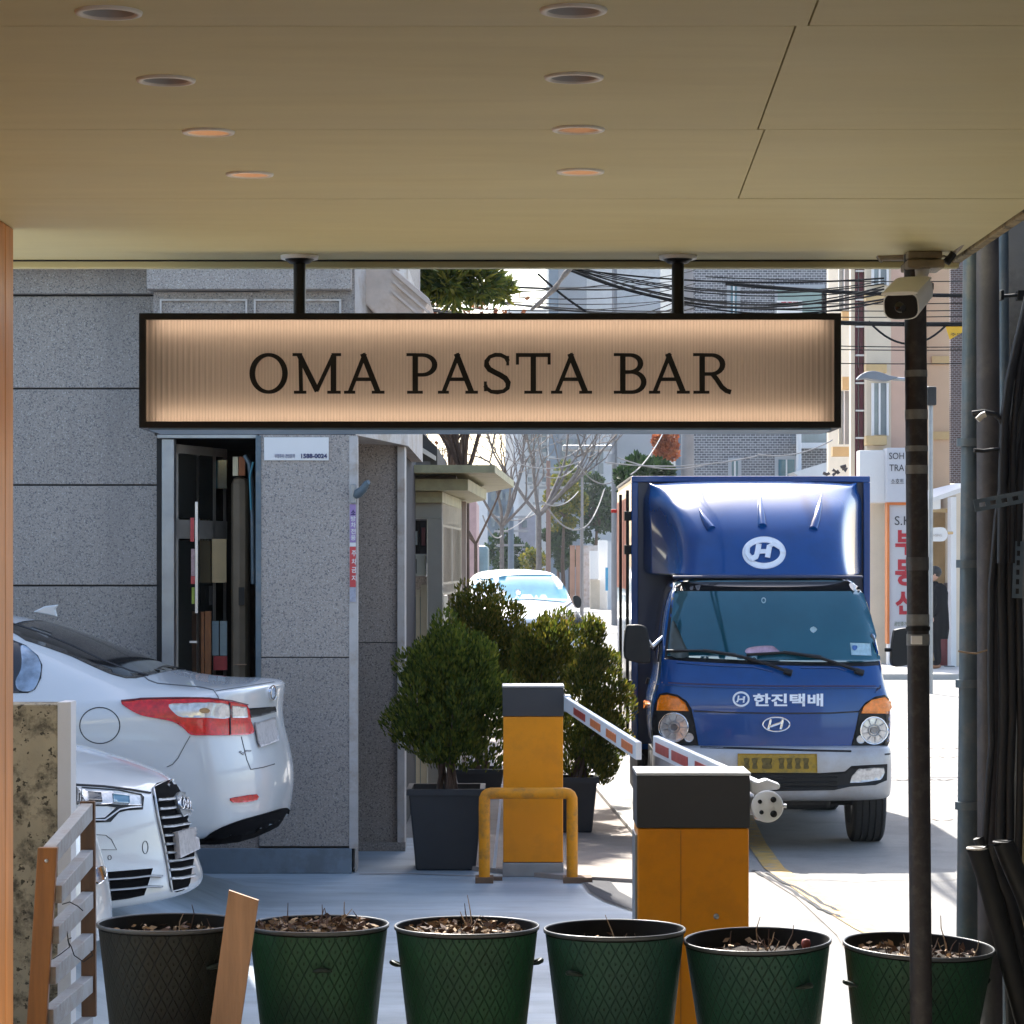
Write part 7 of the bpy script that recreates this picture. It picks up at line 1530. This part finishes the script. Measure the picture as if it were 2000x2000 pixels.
# boundary wall, gate and meter box on the right of the street
wl2 = thing('street_wall', (px('C1', 1600, 1500, 125).x, 125, 0), 'pale street wall with brown gate panels left of the truck', 'wall')
fb_('gate_panel', 'C1', 1432, 1472, 1010, 1450, 124, .3, M['rustwall'], wl2, z0=0); fb_('gate_panel', 'C1', 1480, 1522, 1010, 1450, 124, .3, M['rustwall'], wl2, z0=0)
fb_('wall_face', 'C1', 1530, 1700, 1010, 1500, 125, .4, M['stone_pale'], wl2, z0=0); fb_('gate_pier', 'C1', 1668, 1745, 965, 1500, 120, .5, M['farwhite'], wl2, z0=0); fb_('wall_face', 'C1', 1745, 2400, 980, 1500, 118, .5, M['farwhite'], wl2, z0=0)
fb_('meter_box', 'C1', 1598, 1672, 1055, 1290, 119, .5, M['signwhite'], wl2); fb_('blue_strip', 'C1', 1728, 1750, 1195, 1390, 117, .2, pm('cyan strip', (.03, .30, .50), .5), wl2)
fb_('low_planter', 'C1', 1600, 1680, 1300, 1480, 119.5, .5, pm('beige planter', (.45, .40, .33), .8), wl2, z0=0)
# poles
def upole(nm, u, vt, d, r, mat, label, bits=True, zt=None, cat='utility pole'):
    x = X_(u, d); z = Z_(vt, d) if zt is None else zt; t = thing(nm, (x, d, 0), label, cat, 'poles along the street')
    MB().tube([(x, d, 0), (x, d, z)], [r, r * .75], 14).build('post', mat, t)
    if bits:
        for k in range(3): zz = z - .4 - k * .5; boxo('cross_arm', M['steel'], x - .7 + .1 * k, x + .7 - .1 * k, d - .05, d + .05, zz, zz + .08, t)
    return t
up1 = upole('utility_pole', 1200, 0, 88, .10, pm('pole concrete', (.24, .24, .25), .8), 'concrete utility pole rising above the truck box', zt=15)
MB().tube([px('C1', 1770, 245, 87.8), px('C1', 1770, 330, 87.8)], .14, 10).build('transformer', M['fargrey'], up1)
up2 = upole('lamp_post', 1137, 300, 95, .055, M['wire_pale'], 'thin pale lamp post with a flat lamp head in the street centre', False, zt=Z_(878, 95))
a = px('C1', 1590, 190, 95); boxo('lamp_head', M['steel'], a.x - .9, a.x + .9, 94.8, 95.2, a.z - .12, a.z + .08, up2, bev=.05); MB().tube([(X_(1137, 95), 95, Z_(878, 95)), (X_(1137, 95), 95, a.z - .3), (a.x, 95, a.z - .1)], .05, 8).build('arm', M['wire_pale'], up2)
upole('utility_pole', 1050, 870, 110, .08, M['wire_pale'], 'pale slender pole left of the yellowing tree', True, zt=Z_(875, 110)); upole('utility_pole', 998, 990, 100, .13, M['farblue'], 'blue grey pole in front of the pale house', True); upole('utility_pole', 1071, 900, 90, .09, pm('brownish pole', (.25, .16, .13), .7), 'brownish pole before the yellowing tree', True)
upole('utility_pole', 976, 1040, 120, .12, M['fargrey'], 'short grey pole above the pickup roof', False); upole('utility_pole', 1136, 1010, 100, .07, M['wire_pale'], 'thin pale pole by the brown gate', False)
upole('utility_pole', 1343, 500, 60, .16, pm('pole concrete', (.24, .24, .25)), 'pale concrete pole beside the grey brick building', False, zt=Z_(480, 60))

# trees
def tree(nm, m, x, y, d, rx, rz_, n, mat, label, seed, k=40, br=.5, leaf=.25, trunk=.12, tmat='bark', group=None, ry=None, ups=.6, cat='tree', asp=1.6):
    c = px(m, x, y, d); rng = np.random.default_rng(seed); t = thing(nm, (c.x, d, 0), label, cat, group)
    bl = blobs(rng, c, rx, ry or rx, rz_, k, br); P__, D__ = cloud(rng, bl, n, ups); link('crown', leaf_mesh('crown', P__, D__, leaf, asp, rng), t, M[mat])
    mb = MB(); r2 = random.Random(seed); mb.tube([(c.x, d, 0), (c.x + r2.uniform(-.1, .1), d, max(.3, (c.z - rz_) * .6)), (c.x, d, c.z)], [trunk, trunk * .8, trunk * .3], 8)
    for b, r_ in bl[::3]: mb.tube([(c.x, d, c.z - rz_ * .6), tuple((Vector(b) + Vector((c.x, d, c.z - rz_ * .3))) / 2), tuple(b)], [trunk * .35, trunk * .22, trunk * .08], 5)
    if trunk > 0: mb.build('trunk', M[tmat], t, fix=False)
    return t
tree('conifer_tree', 'C1', 1660, 715, 132, .95, 1.6, 5000, 'conifer', 'dark green conifer behind the street wall, just left of the truck', 31, 46, .36, .2, .12)
tree('yellowing_tree', 'C1', 1385, 640, 115, .78, 1.15, 3600, 'autumn', 'yellowing tree with dark gaps in the middle of the street', 32, 30, .28, .15, .1)
tree('yellowing_tree', 'C1', 1120, 1130, 105, .55, .42, 1300, 'autumn', 'low yellow green tree just above the pickup roof', 33, 18, .22, .13, .08)
tree('conifer_tree', 'C1', 1330, 1000, 128, .85, 1.3, 3000, 'conifer', 'dark hazy conifer mass behind the brown pole', 34, 24, .32, .2, .1)
tree('street_tree', 'C1', 1430, 450, 150, .9, .8, 1800, 'pine', 'hazy green tree top between the pale tower blocks', 38, 20, .4, .22, .1)
tree('street_tree', 'C1', 880, 1090, 120, .9, .8, 1800, 'conifer', 'dark green shrub tree just left above the pickup roof', 39, 20, .38, .2, .1)
tree('hedge_tree', 'A5', 190, 262, 60, .50, .30, 5200, 'conifer', 'clipped green hedge top just above the truck box', 35, 50, .22, .13, .12, cat='hedge', ry=.8)
tree('red_maple', 'A5', 330, 70, 66, .30, .40, 1500, 'red_leaf', 'small red autumn tree above the hedge', 36, 16, .20, .12, .08, tmat='bark_pale')
tree('pine_tree', 'A3', 700, 420, 26.0, .62, .20, 5200, 'pine', 'pine crown with long needles in the gap above the sign', 37, 20, .19, .15, .0, ups=.2, ry=.5, asp=5)
pt_ = bpy.data.objects['pine_tree']
rng = np.random.default_rng(77); bl = blobs(rng, (-1.7, 25.4, 5.9), 1.1, 1.3, 1.0, 40, .40); P__, D__ = cloud(rng, bl, 9000, .2)
cr = [c for c in pt_.children if c.name.startswith('crown')][0]
# upper part of the same crown, out of view, enlarged to cast shade on the street
MB().tube([(-2.9, 26.2, 0), (-2.7, 26.1, 3), (-2.0, 25.8, 5), (-1.4, 25.5, 6.2)], [.16, .14, .11, .05], 10).build('trunk', M['bark'], pt_)
link('upper_crown', leaf_mesh('upper_crown', P__, D__, .18, 4.5, rng), pt_, M['pine'])
def baretree(nm, m, x, yb, d, seed, ln, label, n0=5, mat='bark', r=.05, z0=None, leafm=None, nl=0, lsize=.1, depth=3, group=None, spread=.5):
    b = px(m, x, yb, d); zb_ = b.z if z0 is None else z0; t = thing(nm, (b.x, d, 0), label, 'tree', group); rg = random.Random(seed); mb = MB(); tips = []
    mb.tube([(b.x, d, 0), (b.x, d, zb_)], [r * 1.6, r * 1.2], 8)
    for k in range(n0): tips += branches(mb, rg, (b.x, d, zb_), (rg.uniform(-.9, .9), rg.uniform(-.5, .5), 1), ln, r, depth, spread, .25, .006, 5, 3)
    mb.build('branches', M[mat], t, fix=False)
    if nl:
        rng = np.random.default_rng(seed); ti = np.array([list(p) for p, _ in tips]); pk_ = ti[rng.integers(0, len(ti), nl)] + rng.normal(size=(nl, 3)) * .14; link('leaves', leaf_mesh('leaves', pk_, rng.normal(size=(nl, 3)), lsize, 1.6, rng), t, M[leafm])
    return t
baretree('bare_tree', 'C1', 560, 420, 33, 41, .85, 'brown tree with a few rust coloured leaves above the booth roof', 7, r=.03, leafm='rust_leaf', nl=420, lsize=.07, depth=3, spread=.6)
baretree('bare_tree', 'C1', 430, 400, 34, 42, .9, 'rust leaved tree left behind the booth roof', 6, r=.03, leafm='rust_leaf', nl=900, lsize=.08, depth=3)
baretree('bare_tree', 'C1', 1170, 760, 82, 43, 2.2, 'pale bare tree in the hazy middle of the street', 6, 'bark_pale', .06, depth=3)
baretree('bare_tree', 'C1', 860, 850, 76, 44, 1.8, 'pale bare tree right of the booth', 6, 'bark_pale', .045, depth=3)
baretree('bare_tree', 'C1', 640, 1000, 60, 45, 1.5, 'bare reddish shrub branches leaning out beside the booth', 5, 'bark', .03, depth=3, spread=.8)

# overhead wires
def cat_(p, q, sag, n=14): return [p.lerp(q, i / n) - Vector((0, 0, sag * 4 * (i / n) * (1 - i / n))) for i in range(n + 1)]
WIRES = []
def wire_(a, b, sag, r, mat='wire', label=None):
    lb = label or 'thin dark overhead wire in the gap above the sign'; pts = cat_(Vector(a), Vector(b), sag)
    o = tag(MB().tube(pts, r, 5, cap=False).build('overhead_wire', M[mat]), lb, 'wire', 'overhead wires'); WIRES.append((lb, pts, o)); return o
rw = random.Random(5)
for i in range(13):
    y0, y1 = rw.uniform(380, 600), rw.uniform(560, 680) if i < 8 else rw.uniform(430, 640)
    wire_(px('A3', -100 + rw.uniform(-200, 300), y0 - 40, 24 + rw.uniform(-2, 2)), px('A3', 2100, y1 - 60 + rw.uniform(-40, 40), 60 + rw.uniform(-8, 8)), rw.uniform(.1, .5), rw.choice([.008, .012, .016]))
for i in range(9):
    wire_(px('A3', 1350 + rw.uniform(0, 80), 370 + rw.uniform(-20, 10), 30), px('A3', 3200, 470 + rw.uniform(-60, 90), 30 + rw.uniform(-3, 3)), rw.uniform(.05, .3), rw.choice([.007, .010, .014]), label='dark overhead wire running right above the sign')
for y0, y1, r_ in ((535, 585, .022), (700, 725, .026)): wire_(px('B2', -600, y0 - 10, 30), px('B2', 800, y1, 30), .04, r_, label='thick black overhead cable crossing the salmon building, %s one' % ('upper' if y0 < 600 else 'lower'))
for y in (505, 560 + 60, 650, 685, 835, 850, 925): wire_(px('B2', -700, y - 15 + rw.uniform(-10, 10), 32), px('B2', 800, y + rw.uniform(-6, 10), 32), .03, .006, label='fine wire before the salmon building')
wire_(px('B2', 120, 715, 30), px('B2', 510, 735, 30), .22, .012, label='slack loop of cable hanging below the lower black cable')
for (x0, y0), (x1, y1), d, r_ in (((880, 270), (1520, 300), 70, .018), ((1200, 260), (1560, 150), 80, .018), ((1250, 700), (1530, 870), 80, .03), ((1530, 870), (1720, 540), 80, .025), ((1200, 420), (1520, 310), 80, .02), ((760, 740), (1180, 720), 80, .02), ((1190, 640), (1500, 560), 75, .02), ((820, 900), (1180, 640), 90, .02), ((1500, 330), (1780, 480), 80, .025), ((700, 760), (860, 930), 70, .02)):
    wire_(px('C1', x0, y0, d), px('C1', x1, y1, d + 3), .24, r_ * .8, 'wire_pale', 'pale sunlit wire in the hazy street centre')
for (x0, y0), (x1, y1) in (((20, 140), (560, 190)), ((-60, 170), (900, 130)), ((100, 250), (330, -60)), ((900, 120), (1370, 30))): wire_(px('A5', x0, y0, 48), px('A5', x1, y1, 50), .12, .012, 'wire_pale', 'pale sunlit wire above the truck box')
for k, (xa_, xb_) in enumerate(((1.04, 1.40), (1.13, 1.52))):
    tag(MB().tube([(xa_ + (xb_ - xa_) * i / 12 + .05 * math.sin(i * 1.1 + k * .6), 14 + i, 6.6 - .25 * math.sin(math.pi * i / 12)) for i in range(13)], .034, 6, cap=False).build('overhead_wire', M['cable']), 'black cable strung high over the truck, %s of the pair' % ('left' if k == 0 else 'right'), 'wire', 'cables high over the truck')
# knotted cable hanging across the bright gap
kn = [px('A3', x, y, 28) for x, y in ((1385, 365), (1350, 400), (1320, 440), (1285, 490), (1240, 530), (1200, 570), (1150, 610))]
tag(MB().tube(kn, [.022, .03, .018, .03, .02, .026, .014], 7).build('wrapped_cable', pm('wrapped cable', (.20, .17, .15), .8, var=.5, vs=20)), 'thick wrapped cable slanting down through the bright gap above the sign', 'cable')
wire_(px('A3', 1190, 400, 28), px('A3', 1470, 620, 28), .02, .012, label='dark wire crossing the wrapped cable')

# tell look-alike wires apart by their order from the top down
ORD = 'topmost,second,third,fourth,fifth,sixth,seventh,eighth,ninth,tenth,eleventh,twelfth,thirteenth,fourteenth,fifteenth'.split(',')
for lb in {w_[0] for w_ in WIRES}:
    g_ = [w_ for w_ in WIRES if w_[0] == lb]
    if len(g_) < 2: continue
    g_.sort(key=lambda w_: -sum((p.z - CZ) / p.y for p in w_[1]) / len(w_[1]))
    for k, w_ in enumerate(g_): w_[2]['label'] = lb + ', ' + ORD[k] + (' from the top' if k else ' one')

# ------------------------------------------------------------------ haze over the whole street
hz = bpy.data.materials.new('thin haze'); hz.use_nodes = True; nt = hz.node_tree; nt.nodes.remove(nt.nodes['Principled BSDF'])
pv_ = N(nt, 'ShaderNodeVolumePrincipled', i_Density=.00022, i_Anisotropy=.2); pv_.inputs['Color'].default_value = (.86, .93, 1.0, 1)
nt.links.new(pv_.outputs[0], nt.nodes['Material Output'].inputs['Volume'])
tag(boxo('haze', hz, -70, 75, -8, 260, -1.1, 34), kind='stuff')
